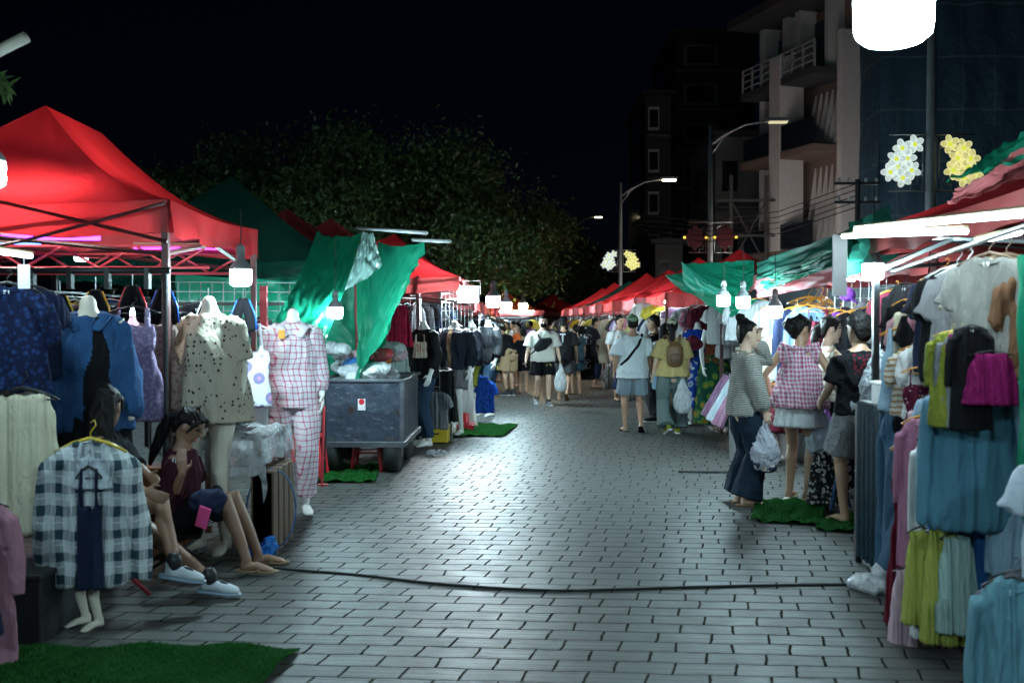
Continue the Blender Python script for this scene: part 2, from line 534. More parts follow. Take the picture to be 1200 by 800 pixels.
def B(px, py, y): p = at(px, py, y); return (p.x, p.y, 0)
tree('tallest dark tree with a broad crown above the green awnings', B(455, 300, 24), 6.2, 3.5, 3, 34000, 0.13)
tree('dark rounded tree just right of the tallest tree', B(505, 300, 27), 5.9, 3.2, 5, 26000, 0.14)
tree('shadowy tree low behind the dark green pyramid netting', B(300, 300, 25), 5.8, 3.1, 8, 24000, 0.13)
tree('far dark tree reaching right to the distant street light', B(585, 330, 50), 7.6, 4.4, 13, 14000, 0.22)
tree('small far tree low over the end of the street', B(672, 340, 62), 7.0, 3.0, 21, 6000, 0.24)

# ------------------------------------------------------------------ buildings
WALLW = plain('painted_plaster', (0.68, 0.66, 0.66), 0.8, var=0.12)
WALLT = plain('warm_grey_plaster', (0.24, 0.17, 0.145), 0.85, var=0.12)
DARKG = plain('dark_window_glass', (0.015, 0.02, 0.03), 0.15, 0.0, 0.7)
SLAB = plain('dark_slab', (0.07, 0.07, 0.08), 0.8)
CONC = plain('weathered_concrete', (0.20, 0.20, 0.20), 0.9, var=0.2)

def frame2(a, b):
    a = V3((a[0], a[1], 0)); b = V3((b[0], b[1], 0))
    d = (b - a); return a, d.length, math.atan2(d.y, d.x)

# the modern building with the white fins: local x runs along the street front, y points towards the street, from the near corner
near = at(988, 300, 38); far = at(898, 300, 43.0)
a_, L_, an_ = frame2(near, far)
apt = thing('apartment_building', 'modern four storey building with white fins and railed balconies above the right stalls', 'building', a_, an_)
# local -> y>0 is to the left of the direction near->far, i.e. towards the street
ZF = [at(988, 300, 38).z, at(988, 178, 38).z, at(988, 92, 38).z]
ZF = [4.3, 8.2, 11.1]; ZT = 13.9
w = MB(); w.box((L_ / 2, -4.0, ZT / 2 - 0.5), (L_ - 0.2, 7.4, ZT + 1.0)); w.build('wall', WALLT, apt)
w = MB(); w.box((-0.12, -1.4, 6.3), (0.28, 3.4, 12.6)); w.build('pilaster', WALLW, apt)
for zf in ZF:
    s_ = MB(); s_.box((L_ / 2 + 0.05, 0.35, zf), (L_ - 0.1, 1.9, 0.28)); s_.build('floor_slab', WALLT if zf < 11 else SLAB, apt, bevel=0.01)
w = MB(); w.box((L_ * 0.50, 0.78, 8.3), (0.75, 1.1, 7.7)); w.build('column', WALLW, apt)
for k, zf in enumerate(ZF[:2]):
    top = ZF[k + 1] - 0.15
    for j in range(6):
        m_ = MB()
        x_ = 0.30 + j * (L_ * 0.5 - 0.8) / 5.0
        m_.add([(x_, -0.29, zf + 0.1), (x_, 0.26, zf + 0.1), (x_, -0.25, top - .3), (x_, -0.29, top - .3),
                (x_ + 0.05, -0.29, zf + 0.1), (x_ + 0.05, 0.26, zf + 0.1), (x_ + 0.05, -0.25, top - .3), (x_ + 0.05, -0.29, top - .3)],
               [(0, 1, 2, 3), (7, 6, 5, 4), (0, 4, 5, 1), (1, 5, 6, 2), (2, 6, 7, 3), (3, 7, 4, 0)])
        m_.build('fin', WALLW, apt)
    for j in range(3):
        m_ = MB(); x_ = L_ * 0.5 + 0.75 + j * (L_ * 0.5 - 1.0) / 2.0
        m_.box((x_, 0.12, (zf + top) / 2 + 0.1), (0.08, 0.75, top - zf)); m_.build('fin', WALLW, apt)
    rl = MB(); rl.box((L_ * 0.25, 1.26, zf + 0.62), (L_ * 0.5 - 0.3, 0.05, 0.85))
    for q in range(22): rl.box((0.2 + q * (L_ * 0.5 - 0.5) / 21, 1.26, zf + 1.10), (0.05, 0.05, 0.10))
    rl.build('balcony_panel', DARKG, apt)
    rl = MB(); rl.box((L_ * 0.76, 1.26, zf + 0.62), (L_ * 0.5 - 0.6, 0.05, 0.85)); rl.build('balcony_panel', DARKG, apt)
RAILW = plain('pale_railing', (0.4, 0.41, 0.42), 0.5)
rl = MB()
for q in range(8): rl.box((0.1 + q * (L_ - 0.2) / 7, 1.24, ZF[2] + 0.6), (0.07, 0.07, 0.95))
for z_ in (0.35, 0.62, 0.9, 1.1): rl.box((L_ / 2, 1.24, ZF[2] + z_), (L_ - 0.1, 0.045, 0.05))
rl.build('railing', RAILW, apt)
for x_ in (0.5, L_ * 0.45, L_ * 0.62, L_ - 0.3):
    m_ = MB(); m_.box((x_, 0.0, (ZF[2] + ZT) / 2 + 0.1), (0.35 if x_ > 1 else 0.2, 0.9, ZT - ZF[2])); m_.build('pier', WALLW, apt)
for q_ in (0.3, 0.8):
    m_ = MB(); m_.box((L_ * q_, -0.26, 12.5), (1.45, 0.06, 2.0)); m_.build('window', DARKG, apt)
m_ = MB(); m_.box((L_ / 2, 0.3, ZT + 0.25), (L_ + 0.5, 3.0, 0.35)); m_.build('roof', SLAB, apt)
m_ = MB(); m_.box((L_ * 0.75, 0.4, ZT + 2.0), (L_ * 0.6, 3.4, 0.25)); m_.box((L_ * 0.75, -1.5, ZT + 1.2), (L_ * 0.5, 2.0, 1.6)); m_.build('penthouse_roof', WALLW, apt)
for x_ in (L_ * 0.62, L_ * 0.85):
    m_ = MB(); m_.box((x_, 0.62, 2.1), (0.12, 0.12, 4.0)); m_.build('post', WALLW, apt)
m_ = MB(); m_.box((L_ * 0.86, 0.7, 3.4), (L_ * 0.3, 0.1, 0.7)); m_.build('fascia', WALLW, apt)

# net-wrapped building on the right
t = NT('dark_scaffold_net'); o_ = t.obj(); x_, y_, z_ = t.sep(o_)
gx = t.math('LESS_THAN', t.math('FRACT', t.math('MULTIPLY', t.math('ADD', x_, y_), 0.9)), 0.045)
gz = t.math('LESS_THAN', t.math('FRACT', t.math('MULTIPLY', t.math('ADD', z_, t.math('MULTIPLY', t.noise(o_, 0.7, 2), 0.25)), 0.55)), 0.035)
c_ = t.mix(t.noise(o_, 0.9, 4), (0.018, 0.05, 0.085), (0.035, 0.095, 0.15))
c_ = t.mix(t.math('MAXIMUM', t.math('MULTIPLY', gx, 0.5), gz), c_, (0.08, 0.14, 0.17))
NET = t.surf(t.prin(c_, 0.6, 0, 0.3, t.bump(t.noise(o_, 3.0, 3), 0.6, 0.1)))
nb = thing('netted_building', 'tall building site wrapped in dark blue-green safety net behind the flower lamp post', 'building', (0, 0, 0))
p1 = at(992, 300, 40); p2 = at(1030, 300, 35); p3 = at(1330, 300, 35)
def wallbetween(a, b, z, n=14, bulge=0.06):
    m = MB()
    a = V3((a.x, a.y, 0)); b = V3((b.x, b.y, 0)); d = (b - a); nn = V3((-d.y, d.x, 0)).normalized()
    m.grid(lambda u, v: a + d * u + V3((0, 0, z * v)) + nn * (bulge * math.sin(u * n * 3.1) * math.sin(v * 25)), n * 3, 40)
    return m
wallbetween(p1, p2, 22).build('side_net', NET, nb, True); wallbetween(p2, p3, 22).build('front_net', NET, nb, True)
c_ = MB(); c_.box(((p2.x + p3.x) / 2 + 0.6, 41.5, 10.8), (p3.x - p2.x - 0.8, 12.0, 21.6)); c_.build('concrete_core', CONC, nb)

# far dark blocks
def block(label, px0, px1, ytop, Y, depth, floors, mat, bay=None):
    a = at(px0, 300, Y); b = at(px1, 300, Y); h = at(px0, ytop, Y).z
    wd = b.x - a.x
    r = thing('apartment_block', label, 'building', ((a.x + b.x) / 2, Y + depth / 2, 0))
    m = MB(); m.box((0, 0, h / 2), (wd, depth, h)); m.build('wall', mat, r)
    fh = h / floors
    for k in range(1, floors):
        w_ = MB(); w_.box((-wd * 0.18, -depth / 2 - 0.02, k * fh + fh * 0.45), (wd * 0.42, 0.08, fh * 0.55)); fr = w_.build('window_frame', WALLW if bay else CONC, r)
        w_ = MB(); w_.box((-wd * 0.18, -depth / 2 - 0.065, k * fh + fh * 0.45), (wd * 0.34, 0.04, fh * 0.42)); w_.build('pane', DARKG, fr)
        s_ = MB(); s_.box((-wd * 0.05, -depth / 2 - 0.4, k * fh), (wd * 0.9, 0.8, 0.15)); s_.build('balcony_slab', CONC, r)
        s_ = MB(); s_.box((-wd / 2 - 0.03, 0, k * fh + fh * 0.45), (0.08, depth * 0.5, fh * 0.5)); s_.build('side_window', DARKG, r)
    m = MB(); m.box((0, -0.2, h + 0.1), (wd + 0.6, depth + 0.8, 0.25)); m.build('roof', SLAB, r)
    return r
block('slim dark six storey block with pale window frames behind the lit street light', 756, 786, 112, 62, 10, 6, SLAB, True)
block('dark netted tower between the slim block and the finned building', 790, 884, 40, 70, 12, 8, plain('dark_net_wall', (0.02, 0.035, 0.04), 0.9))
block('grey three storey house behind the red lantern lamp post', 838, 890, 160, 52, 8, 3, plain('grey_render', (0.19, 0.19, 0.19), 0.9))
block('low grey shop house below the slim dark block', 768, 800, 286, 50, 7, 2, plain('dim_render', (0.14, 0.14, 0.14), 0.9))
# ------------------------------------------------------------------ figures
SKIN = plain('light_brown_skin', (0.50, 0.30, 0.20), 0.5, var=0.06)
SKIN2 = plain('tan_skin', (0.38, 0.215, 0.135), 0.5, var=0.06)
SKIN4 = plain('brown_skin', (0.27, 0.145, 0.09), 0.5, var=0.08)
SKIN3 = plain('pale_skin', (0.62, 0.40, 0.29), 0.5, var=0.06)
EYE = plain('dark_eye', (0.02, 0.013, 0.01), 0.25)
LIP = plain('lip', (0.42, 0.14, 0.12), 0.45)
BROW = plain('dark_brow', (0.04, 0.025, 0.02), 0.8)
def hairmat(name, col):
    t = NT(name); o = t.obj()
    n_ = t.noise(t.scale(o, (90, 90, 14)), 1.0, 3)
    return t.surf(t.prin(t.mix(n_, tuple(c * 0.5 for c in col), tuple(c * 1.5 for c in col)), 0.55, 0, 0.14, t.bump(n_, 0.6, 0.006)))
HAIR = hairmat('black_hair', (0.0075, 0.006, 0.0055))
HAIRB = hairmat('brown_hair', (0.05, 0.028, 0.018))

def ik(a, c, l1, l2, hint):
    a, c = V3(a), V3(c); d = c - a; L = d.length
    if L > (l1 + l2) * 0.998:
        d = d.normalized() * (l1 + l2) * 0.998; c = a + d; L = d.length
    if L < abs(l1 - l2) + 0.01: L = abs(l1 - l2) + 0.01
    x = (l1 * l1 - l2 * l2 + L * L) / (2 * L); h = math.sqrt(max(0.0, l1 * l1 - x * x))
    dn = d.normalized(); hv = V3(hint) - dn * dn.dot(V3(hint))
    if hv.length < 1e-4: hv = dn.orthogonal()
    return a + dn * x + hv.normalized() * h, c

class Wp:
    def __init__(s, px, py, y): s.v = at(px, py, y)

class Fig:
    def __init__(s, name, label, loc, rz, H=1.68, fem=False, hipz=None, lean=0.0, twist=0.0, tilt=0.0, wr=(None, None), an=(None, None),
                 kh=(None, None), eh=(None, None), hy=0.0, hp=0.0, w=1.0, cat='person', group=None, fd=(None, None), vox=0.009, hd=(None, None), hdrop=0.0):
        s.root = thing(name, label, cat, loc, rz, group)
        L_ = lambda p: None if p is None else ((Matrix.Rotation(-rz, 3, 'Z') @ (p.v - V3(loc))) if isinstance(p, Wp) else p)
        an = [L_(p) for p in an]; wr = [L_(p) for p in wr]
        s.k = k = H / 1.7; s.fem = fem; s.w = w; s.vox = vox; s.seed = abs(hash(label)) % 1000 if False else sum(map(ord, label)) % 1000
        s.hip = V3((0, 0, hipz if hipz is not None else 0.93 * k))
        s.Rm = Matrix.Rotation(twist, 3, 'Z') @ Matrix.Rotation(-lean, 3, 'X') @ Matrix.Rotation(tilt, 3, 'Y')
        s.hw = 0.088; sw = (0.165 if fem else 0.19) * w
        s.sh = [s.T(-sw, 0, 0.445), s.T(sw, 0, 0.445)]
        s.hc = s.T(0, 0.03, 0.645)
        s.Hm = s.Rm @ Matrix.Rotation(hy, 3, 'Z') @ Matrix.Rotation(-hp, 3, 'X')
        s.hj = [s.hip + V3((-s.hw * k, 0, -0.02 * k)), s.hip + V3((s.hw * k, 0, -0.02 * k))]
        s.an = []; s.kn = []; s.wr = []; s.el = []; s.fd = []; s.hd = list(hd)
        for i, sg in ((0, -1), (1, 1)):
            a = V3(an[i]) if an[i] is not None else V3((sg * 0.085 * k, -0.02, 0.075 * k))
            kn, a = ik(s.hj[i], a, 0.43 * k, 0.425 * k, kh[i] or (sg * 0.1, 1, 0))
            s.kn.append(kn); s.an.append(a)
            s.fd.append(V3(fd[i]).normalized() if fd[i] is not None else V3((sg * 0.18, 1, 0)).normalized())
            wt = V3(wr[i]) if wr[i] is not None else s.sh[i] + V3((sg * 0.07, 0.06, -0.50)) * k
            e, wt = ik(s.sh[i], wt, 0.28 * k, 0.245 * k, eh[i] or (sg * 0.25, -1, -0.1))
            s.el.append(e); s.wr.append(wt)
    def T(s, x, y, z): return s.hip + s.Rm @ V3((x, y, z)) * s.k
    def Hd(s, x, y, z): return s.hc + s.Hm @ V3((x, y, z)) * s.k
    def torso_prof(s):
        w = s.w
        if s.fem:
            return [(-0.10, .115, .095, 0), (-0.03, .165, .115, -.01), (.05, .155, .11, -.005), (.15, .122 * w, .088, 0), (.24, .128 * w, .10, .01), (.33, .142 * w, .112, .018), (.40, .145 * w, .092, .0), (.455, .10, .068, -.005), (.49, .06, .056, -.003)]
        return [(-0.10, .12, .095, 0), (-0.03, .158, .115, -.005), (.06, .15 * w, .108, 0), (.15, .143 * w, .10, 0), (.25, .158 * w, .112, .005), (.34, .172 * w, .118, .01), (.41, .168 * w, .10, 0), (.46, .115, .074, -.005), (.495, .065, .06, -.003)]
    def body(s, skin, head=True, neck=True, feet=True, hands=True, curl=0.5, mann=False, arms=None):
        arms = neck if arms is None else arms
        k = s.k; B_ = Blob(); xs = s.Rm @ V3((1, 0, 0))
        pr_ = s.torso_prof()
        B_.chain([s.T(0, p[3], p[0]) for p in pr_], [(p[1] * k, p[2] * k) for p in pr_], xs)
        nk = [s.T(0, 0.0, .47), s.T(0, .008, .54), s.hc + (s.Hm @ V3((0, -.02, -.05))) * k]
        if head: B_.chain(nk, [.06 * k, .052 * k, .052 * k], xs)
        elif neck: B_.chain([s.T(0, 0, .47), s.T(0, .006, .52), s.T(0, .012, .555)], [.055 * k, .045 * k, .042 * k], xs)
        for i, sg in ((0, -1), (1, 1)):
            a = .9 if s.fem else 1.0
            ins = s.sh[i].lerp(s.T(0, 0, .42), 0.45)
            e, w_ = s.el[i], s.wr[i]
            if arms: B_.chain([ins, s.sh[i], s.sh[i].lerp(e, .4), e, e.lerp(w_, .3), w_], [.055 * k * a, .052 * k * a, .045 * k * a, .036 * k * a, .038 * k * a, .026 * k * a], xs)
            hk, kn, an = s.hj[i], s.kn[i], s.an[i]
            cb = (V3((0, -1, 0)) if abs((an - kn).y) < .3 else V3((0, 0, -1)))
            B_.chain([hk, hk.lerp(kn, .3), hk.lerp(kn, .7), kn, kn.lerp(an, .28) + cb * .012, kn.lerp(an, .6), an],
                     [(.088 * k, .092 * k), .082 * k, .06 * k, .052 * k, .053 * k, .042 * k, .033 * k], xs)
            if feet:
                f = s.fd[i]; up = (kn - an).normalized()
                sd = f.cross(V3((0, 0, 1)));  sd = sd.normalized() if sd.length > .1 else V3((1, 0, 0))
                up2 = sd.cross(f).normalized()
                drop = -up2 * .05 * k
                B_.chain([an + drop * .2 - f * .01, an + drop - f * .035 * k, an + drop * .75 + f * .07 * k, an + drop * 1.05 + f * .13 * k, an + drop * 1.25 + f * .175 * k],
                         [(.032 * k, .032 * k), (.032 * k, .03 * k), (.034 * k, .03 * k), (.042 * k, .02 * k), (.034 * k, .012 * k)], sd)
            if hands: s.hand(B_, i, curl)
        matfn = None; mats = [skin]
        if head:
            rings = [(-.117, .024, .078, .030), (-.098, .046, .090, -.02), (-.065, .059, .094, -.055), (-.02, .068, .095, -.085), (.02, .073, .094, -.098), (.06, .073, .088, -.098), (.09, .058, .064, -.075), (.112, .028, .025, -.04)]
            B_.chain([s.Hd(0, (f + b) / 2, z) for z, rx, f, b in rings], [(rx * k, (f - b) / 2 * k) for z, rx, f, b in rings], s.Hm @ V3((1, 0, 0)), 18)
            B_.chain([s.Hd(0, .090, .022), s.Hd(0, .106, -.012), s.Hd(0, .111, -.026)], [.008 * k, .012 * k, .014 * k], s.Hm @ V3((1, 0, 0)), 8)
            B_.ball(s.Hd(0, .091, -.062), (.024 * k, .010 * k, .010 * k), s.Hm)
            for sg in (-1, 1):
                B_.ball(s.Hd(sg * .074, -.008, -.005), (.010 * k, .02 * k, .032 * k), s.Hm)
                B_.ball(s.Hd(sg * .033, .086, .031), (.022 * k, .010 * k, .007 * k), s.Hm)
            mats = [skin, EYE, LIP, BROW]
            Hi = np.array(s.Hm.inverted()); hc = np.array(s.hc)
            def matfn(c):
                p = (c - hc) @ Hi.T / k
                m = np.zeros(len(p), int); ax = np.abs(p[:, 0])
                front = p[:, 1] > .06
                m[front & (((ax - .033) / .019) ** 2 + ((p[:, 2] - .012) / .0085) ** 2 < 1)] = 1
                m[front & ((p[:, 0] / .026) ** 2 + ((p[:, 2] + .061) / .0095) ** 2 < 1)] = 2
                m[front & (((ax - .034) / .024) ** 2 + ((p[:, 2] - .035) / .006) ** 2 < 1)] = 3
                return m
        me = B_.fuse('body', s.vox, 2, matfn=matfn, mats=mats)
        return link('body', me, None, s.root)
    def hand(s, B_, i, curl):
        k = s.k * .95; w_ = s.wr[i]; d = (w_ - s.el[i]).normalized() if s.hd[i] is None else V3(s.hd[i]).normalized()
        sg = -1 if i == 0 else 1
        inward = s.Rm @ V3((-sg, 0, 0))
        n = inward - d * d.dot(inward)
        n = n.normalized() if n.length > .1 else d.orthogonal().normalized()   # palm normal
        t = d.cross(n).normalized()
        fw = s.Rm @ V3((0, 1, .2))
        if t.dot(fw) < 0: t = -t                                            # thumb side
        B_.chain([w_ - d * .01 * k, w_ + d * .035 * k, w_ + d * .082 * k], [(.026 * k, .019 * k), (.036 * k, .016 * k), (.04 * k, .014 * k)], t, 10)
        for j, (off, L) in enumerate(((.031, .068), (.0105, .078), (-.0105, .072), (-.031, .056))):
            b = w_ + d * .07 * k + t * off * k
            spread = t * off * .35
            c1 = curl * .55; c2 = curl * 1.3
            d1 = (d * math.cos(c1) + n * math.sin(c1) + spread).normalized(); d2 = (d * math.cos(c2) + n * math.sin(c2) + spread * .6).normalized()
            p1 = b + d1 * (.02 + L * .45) * k; p2 = p1 + d2 * L * .58 * k
            B_.chain([b, p1, p2], [.0098 * k, .009 * k, .0072 * k], t, 7)
        b = w_ + d * .018 * k + t * .022 * k
        p1 = b + (t * .75 + d * .5 + n * .25).normalized() * .042 * k; p2 = p1 + (d * .9 + t * .2 + n * .35).normalized() * .034 * k
        B_.chain([b, p1, p2], [.0135 * k, .011 * k, .0085 * k], n, 7)
    # ---------------- clothes
    def top(s, mat, sleeve=.55, hem=-.06, off=.02, flare=0.0, neck=.475, name='shirt', folds=((.012, (16, 16, 7)), (.005, (40, 40, 16))), loose=.018, sl_r=1.0, label=None, mats=None, matfn=None, straps=False):
        k = s.k; B_ = Blob(); xs = s.Rm @ V3((1, 0, 0))
        pr_ = [p for p in s.torso_prof() if hem + .03 < p[0] < (neck if not straps else .36)]
        f0 = pr_[0]
        last = pr_[-1]
        tp = (.475, .085, .066, -.004) if not straps else (.37, .13, .098, .005)
        pr_ = [(hem, max(f0[1], .15) , max(f0[2], .11), f0[3])] + [p for p in pr_ if p[0] < tp[0] - .02] + [tp]
        zs0, zs1 = pr_[0][0], pr_[-1][0]
        P_, R_ = [], []
        for p in pr_:
            fl = flare * max(0, (.36 - p[0]) / (.36 - hem)) ** 1.2 if p[0] < .36 else 0
            lo = loose if p[0] < .32 else 0
            P_.append(s.T(0, p[3], p[0])); R_.append(((max(p[1], .145 if p[0] < .3 and not straps else 0) + off + lo + fl) * k, (p[2] + off + lo + fl * .8) * k))
        B_.chain(P_, R_, xs, 20, False)
        if sleeve > 0:
            for i in (0, 1):
                ins = s.sh[i].lerp(s.T(0, 0, .42), .55); e, w_ = s.el[i], s.wr[i]
                r0 = (.058 + off * .55 + .006) * k
                q_ = s.sh[i].lerp(ins, .3); pts = [ins - V3((0, 0, .022)), q_ - V3((0, 0, .02)), s.sh[i].lerp(e, .10) - V3((0, 0, .012))]; rs = [r0 * .85, r0 * .82, r0 * .88]
                if sleeve <= 1:
                    pts.append(s.sh[i].lerp(e, sleeve)); rs.append((.052 + off * .9) * k * sl_r)
                else:
                    pts += [s.sh[i].lerp(e, .5), e, e.lerp(w_, .5), e.lerp(w_, (sleeve - 1) * .85), e.lerp(w_, sleeve - 1)]
                    rs += [(.050 + off * .8) * k * sl_r, (.048 + off * .8) * k * sl_r, (.043 + off * .85) * k * sl_r, (.040 + off * .8) * k * sl_r, (.032 + off * .35) * k]
                B_.chain(pts, rs, xs, 14, False)
        if straps:
            for sg in (-1, 1):
                B_.chain([s.T(sg * .075, .10, .36), s.T(sg * .08, .06, .46), s.T(sg * .08, -.05, .465), s.T(sg * .075, -.09, .37)], [.012 * k] * 4, xs, 6)
        me = B_.fuse(name, s.vox * 1.05, 5, folds, s.seed, mats=mats or [mat], matfn=matfn)
        o = link(name, me, None, s.root)
        if label: o['label'] = label
        return o
    def legs(s, mat, frac=.75, off=.02, flare=0.0, waist=.10, name='shorts', folds=((.011, (15, 15, 6)), (.004, (38, 38, 14)))):
        k = s.k; B_ = Blob(); xs = V3((1, 0, 0))
        B_.chain([s.T(0, 0, waist), s.T(0, -.005, .03), s.T(0, -.008, -.04), s.hip + V3((0, -.005, -.10 * k))],
                 [((.145 + off * .6) * k, (.105 + off * .6) * k), ((.158 + off) * k, (.118 + off) * k), ((.162 + off) * k, (.12 + off) * k), ((.12 + off) * k, (.095 + off) * k)], s.Rm @ xs, 18, False)
        for i in (0, 1):
            hk, kn, an = s.hj[i], s.kn[i], s.an[i]
            ox_ = V3(((-1, 1)[i] * (flare * .55 + off * .35) * k, 0, 0))
            pts = [hk, hk.lerp(kn, min(frac, 1) * .5) + ox_ * .6]; rs = [(.092 + off * .7) * k, (.085 + off * .8 + flare * .3) * k]
            if frac <= 1:
                pts.append(hk.lerp(kn, frac) + ox_); rs.append((.085 - .025 * frac + off + flare) * k)
            else:
                pts += [kn + ox_ * .5, kn.lerp(an, (frac - 1) * .5) + ox_ * .6, kn.lerp(an, frac - 1) + ox_ * .7]
                rs += [(.058 + off + flare * .25) * k, (.055 + off + flare * .6) * k, (.045 + off + flare) * k]
            B_.chain(pts, rs, xs, 16, False)
        me = B_.fuse(name, s.vox * 1.05, 2, folds, s.seed + 5, mats=[mat])
        return link(name, me, None, s.root)
    def skirt(s, mat, length=.4, flare=.08, waist=.11, off=.015, name='skirt', folds=((.016, (26, 26, 3)), (.004, (50, 50, 10)))):
        k = s.k; B_ = Blob(); c = s.hip
        zs = [waist, .03, -.05, -.05 - length * .5, -.05 - length]
        fr = [0, .1, .3, .65, 1.0]
        B_.chain([s.T(0, 0, zs[0]), s.T(0, -.005, zs[1])] + [c + V3((0, -.005, z * k)) for z in zs[2:]],
                 [((.145 + off) * k, (.10 + off) * k), ((.16 + off) * k, (.115 + off) * k)] + [((.168 + off + flare * f) * k, (.13 + off + flare * f) * k) for f in fr[2:]], (1, 0, 0), 24, False)
        me = B_.fuse(name, s.vox * 1.05, 2, folds, s.seed + 9, mats=[mat])
        return link(name, me, None, s.root)
    def shoes(s, mat, kind='sneaker', sole=None):
        k = s.k
        for i in (0, 1):
            B_ = Blob(); f = s.fd[i]; an = s.an[i]
            sd = f.cross(V3((0, 0, 1))); sd = sd.normalized() if sd.length > .1 else V3((1, 0, 0))
            up = sd.cross(f).normalized(); dr = -up * .05 * k
            if kind == 'sneaker':
                B_.chain([an - f * .015 + up * .01, an + dr * .8 - f * .03 * k, an + dr * .7 + f * .05 * k, an + dr * .9 + f * .11 * k, an + dr * 1.05 + f * .16 * k],
                         [.042 * k, (.042 * k, .038 * k), (.044 * k, .040 * k), (.048 * k, .034 * k), (.042 * k, .024 * k)], sd)
                me = B_.fuse('shoe', .008, 1, mats=[mat]); sh = link('shoe', me, None, s.root)
                b2 = Blob(); b2.chain([an + dr * 1.45 - f * .07 * k, an + dr * 1.5 + f * .05 * k, an + dr * 1.5 + f * .12 * k, an + dr * 1.4 + f * .185 * k], [(.038 * k, .014), (.042 * k, .014), (.052 * k, .013), (.036 * k, .012)], sd)
                link('sole', b2.fuse('sole', .007, 1, mats=[sole or WHITEP]), None, sh)
                b3 = Blob(); b3.chain([an + up * .035 - f * .012, an + up * .0 - f * .005], [.046 * k, .047 * k], sd); b3.chain([an + dr * .25 + f * .06 * k, an + dr * .5 + f * .105 * k], [(.026 * k, .02), (.028 * k, .016)], sd)
                link('lace_collar', b3.fuse('lace', .007, 1, mats=[BLACKM]), None, sh)
            else:
                B_.chain([an + dr * 1.42 - f * .07 * k, an + dr * 1.45 + f * .05 * k, an + dr * 1.45 + f * .14 * k, an + dr * 1.42 + f * .21 * k], [(.036 * k, .011), (.04 * k, .010), (.05 * k, .010), (.036 * k, .009)], sd)
                B_.chain([an + dr * 1.3 + f * .09 * k + sd * .045 * k, an + dr * .55 + f * .095 * k, an + dr * 1.3 + f * .09 * k - sd * .045 * k], [.010, .013, .010], f, 8)
                link('sandal', B_.fuse('sandal', .007, 1, mats=[mat]), None, s.root)
    def hair(s, style='short', mat=None):
        k = s.k; mat = mat or HAIR; B_ = Blob(); xs = s.Hm @ V3((1, 0, 0))
        vol = 1.0
        # (z, rx, front, back)
        cut = {'short': [(-.04, .070, -.045, -.100), (0, .080, -.02, -.110), (.035, .084, .02, -.114), (.062, .084, .082, -.112), (.09, .072, .085, -.095), (.115, .050, .050, -.07), (.132, .02, .02, -.03)]}
        rings = cut['short']
        if style == 'curly': rings = [(-.085, .05, -.06, -.092), (-.05, .074, -.045, -.110), (-.01, .086, -.015, -.120), (.04, .092, .03, -.124), (.075, .091, .085, -.120), (.105, .078, .08, -.10), (.132, .052, .05, -.07), (.146, .02, .02, -.04)]
        if style in ('bun', 'pony', 'messy', 'long'): rings = [(-.075, .045, -.06, -.09), (-.04, .068, -.04, -.104)] + rings[1:]
        B_.chain([s.Hd(0, (f + b) / 2, z) for z, rx, f, b in rings], [(rx * k, (f - b) / 2 * k) for z, rx, f, b in rings], xs, 18)
        if style == 'bun':
            B_.ball(s.Hd(0, -.062, .158), (.046 * k, .046 * k, .042 * k), s.Hm)
        if style == 'messy':
            for q in range(7):
                a = q * .9; B_.ball(s.Hd(.04 * math.cos(a), -.125 + .02 * math.sin(a * 2), .03 + .05 * math.sin(a)), (.032 * k, .03 * k, .032 * k), s.Hm)
            B_.ball(s.Hd(0, -.14, .03), .05 * k, s.Hm)
        if style == 'pony':
            B_.chain([s.Hd(0, -.10, .03), s.Hd(0, -.145, -.0), s.Hd(0, -.15, -.10), s.Hd(0, -.135, -.24), s.Hd(0, -.12, -.36)], [.03 * k, .036 * k, .042 * k, .036 * k, .016 * k], xs)
        if style == 'long':
            B_.chain([s.Hd(0, -.06, .05), s.Hd(0, -.085, -.08), s.Hd(0, -.10, -.22), s.Hd(0, -.10, -.36)], [(.082 * k, .05 * k), (.088 * k, .04 * k), (.085 * k, .035 * k), (.06 * k, .02 * k)], xs)
        if style in ('long', 'pony', 'fringe', 'messy'):
            for sg in (-1, 1):
                B_.chain([s.Hd(sg * .03, .08, .085), s.Hd(sg * .066, .055, .05), s.Hd(sg * .077, .025, -.03)], [.014 * k, .014 * k, .007 * k], xs, 8)
        me = B_.fuse('hair', s.vox * .9, 1, ((.006, (70, 70, 18)),) if style != 'curly' else ((.007, (60, 60, 60)),), s.seed + 3, mats=[mat])
        return link('hair', me, None, s.root)
    def cap(s, mat, back=False, name='cap', brim=True):
        k = s.k; B_ = Blob(); xs = s.Hm @ V3((1, 0, 0))
        rings = [(.035, .085, .10, -.115), (.07, .087, .10, -.115), (.105, .074, .08, -.095), (.135, .045, .045, -.06), (.146, .015, .01, -.03)]
        B_.chain([s.Hd(0, (f + b) / 2, z) for z, rx, f, b in rings], [(rx * k, (f - b) / 2 * k) for z, rx, f, b in rings], xs, 18, False)
        if brim:
            q = -1 if back else 1
            B_.chain([s.Hd(0, q * .07, .045), s.Hd(0, q * .13, .040), s.Hd(0, q * .175, .028)], [(.078 * k, .009), (.072 * k, .008), (.045 * k, .007)], xs, 14)
        return link(name, B_.fuse(name, .008, 1, mats=[mat]), None, s.root)
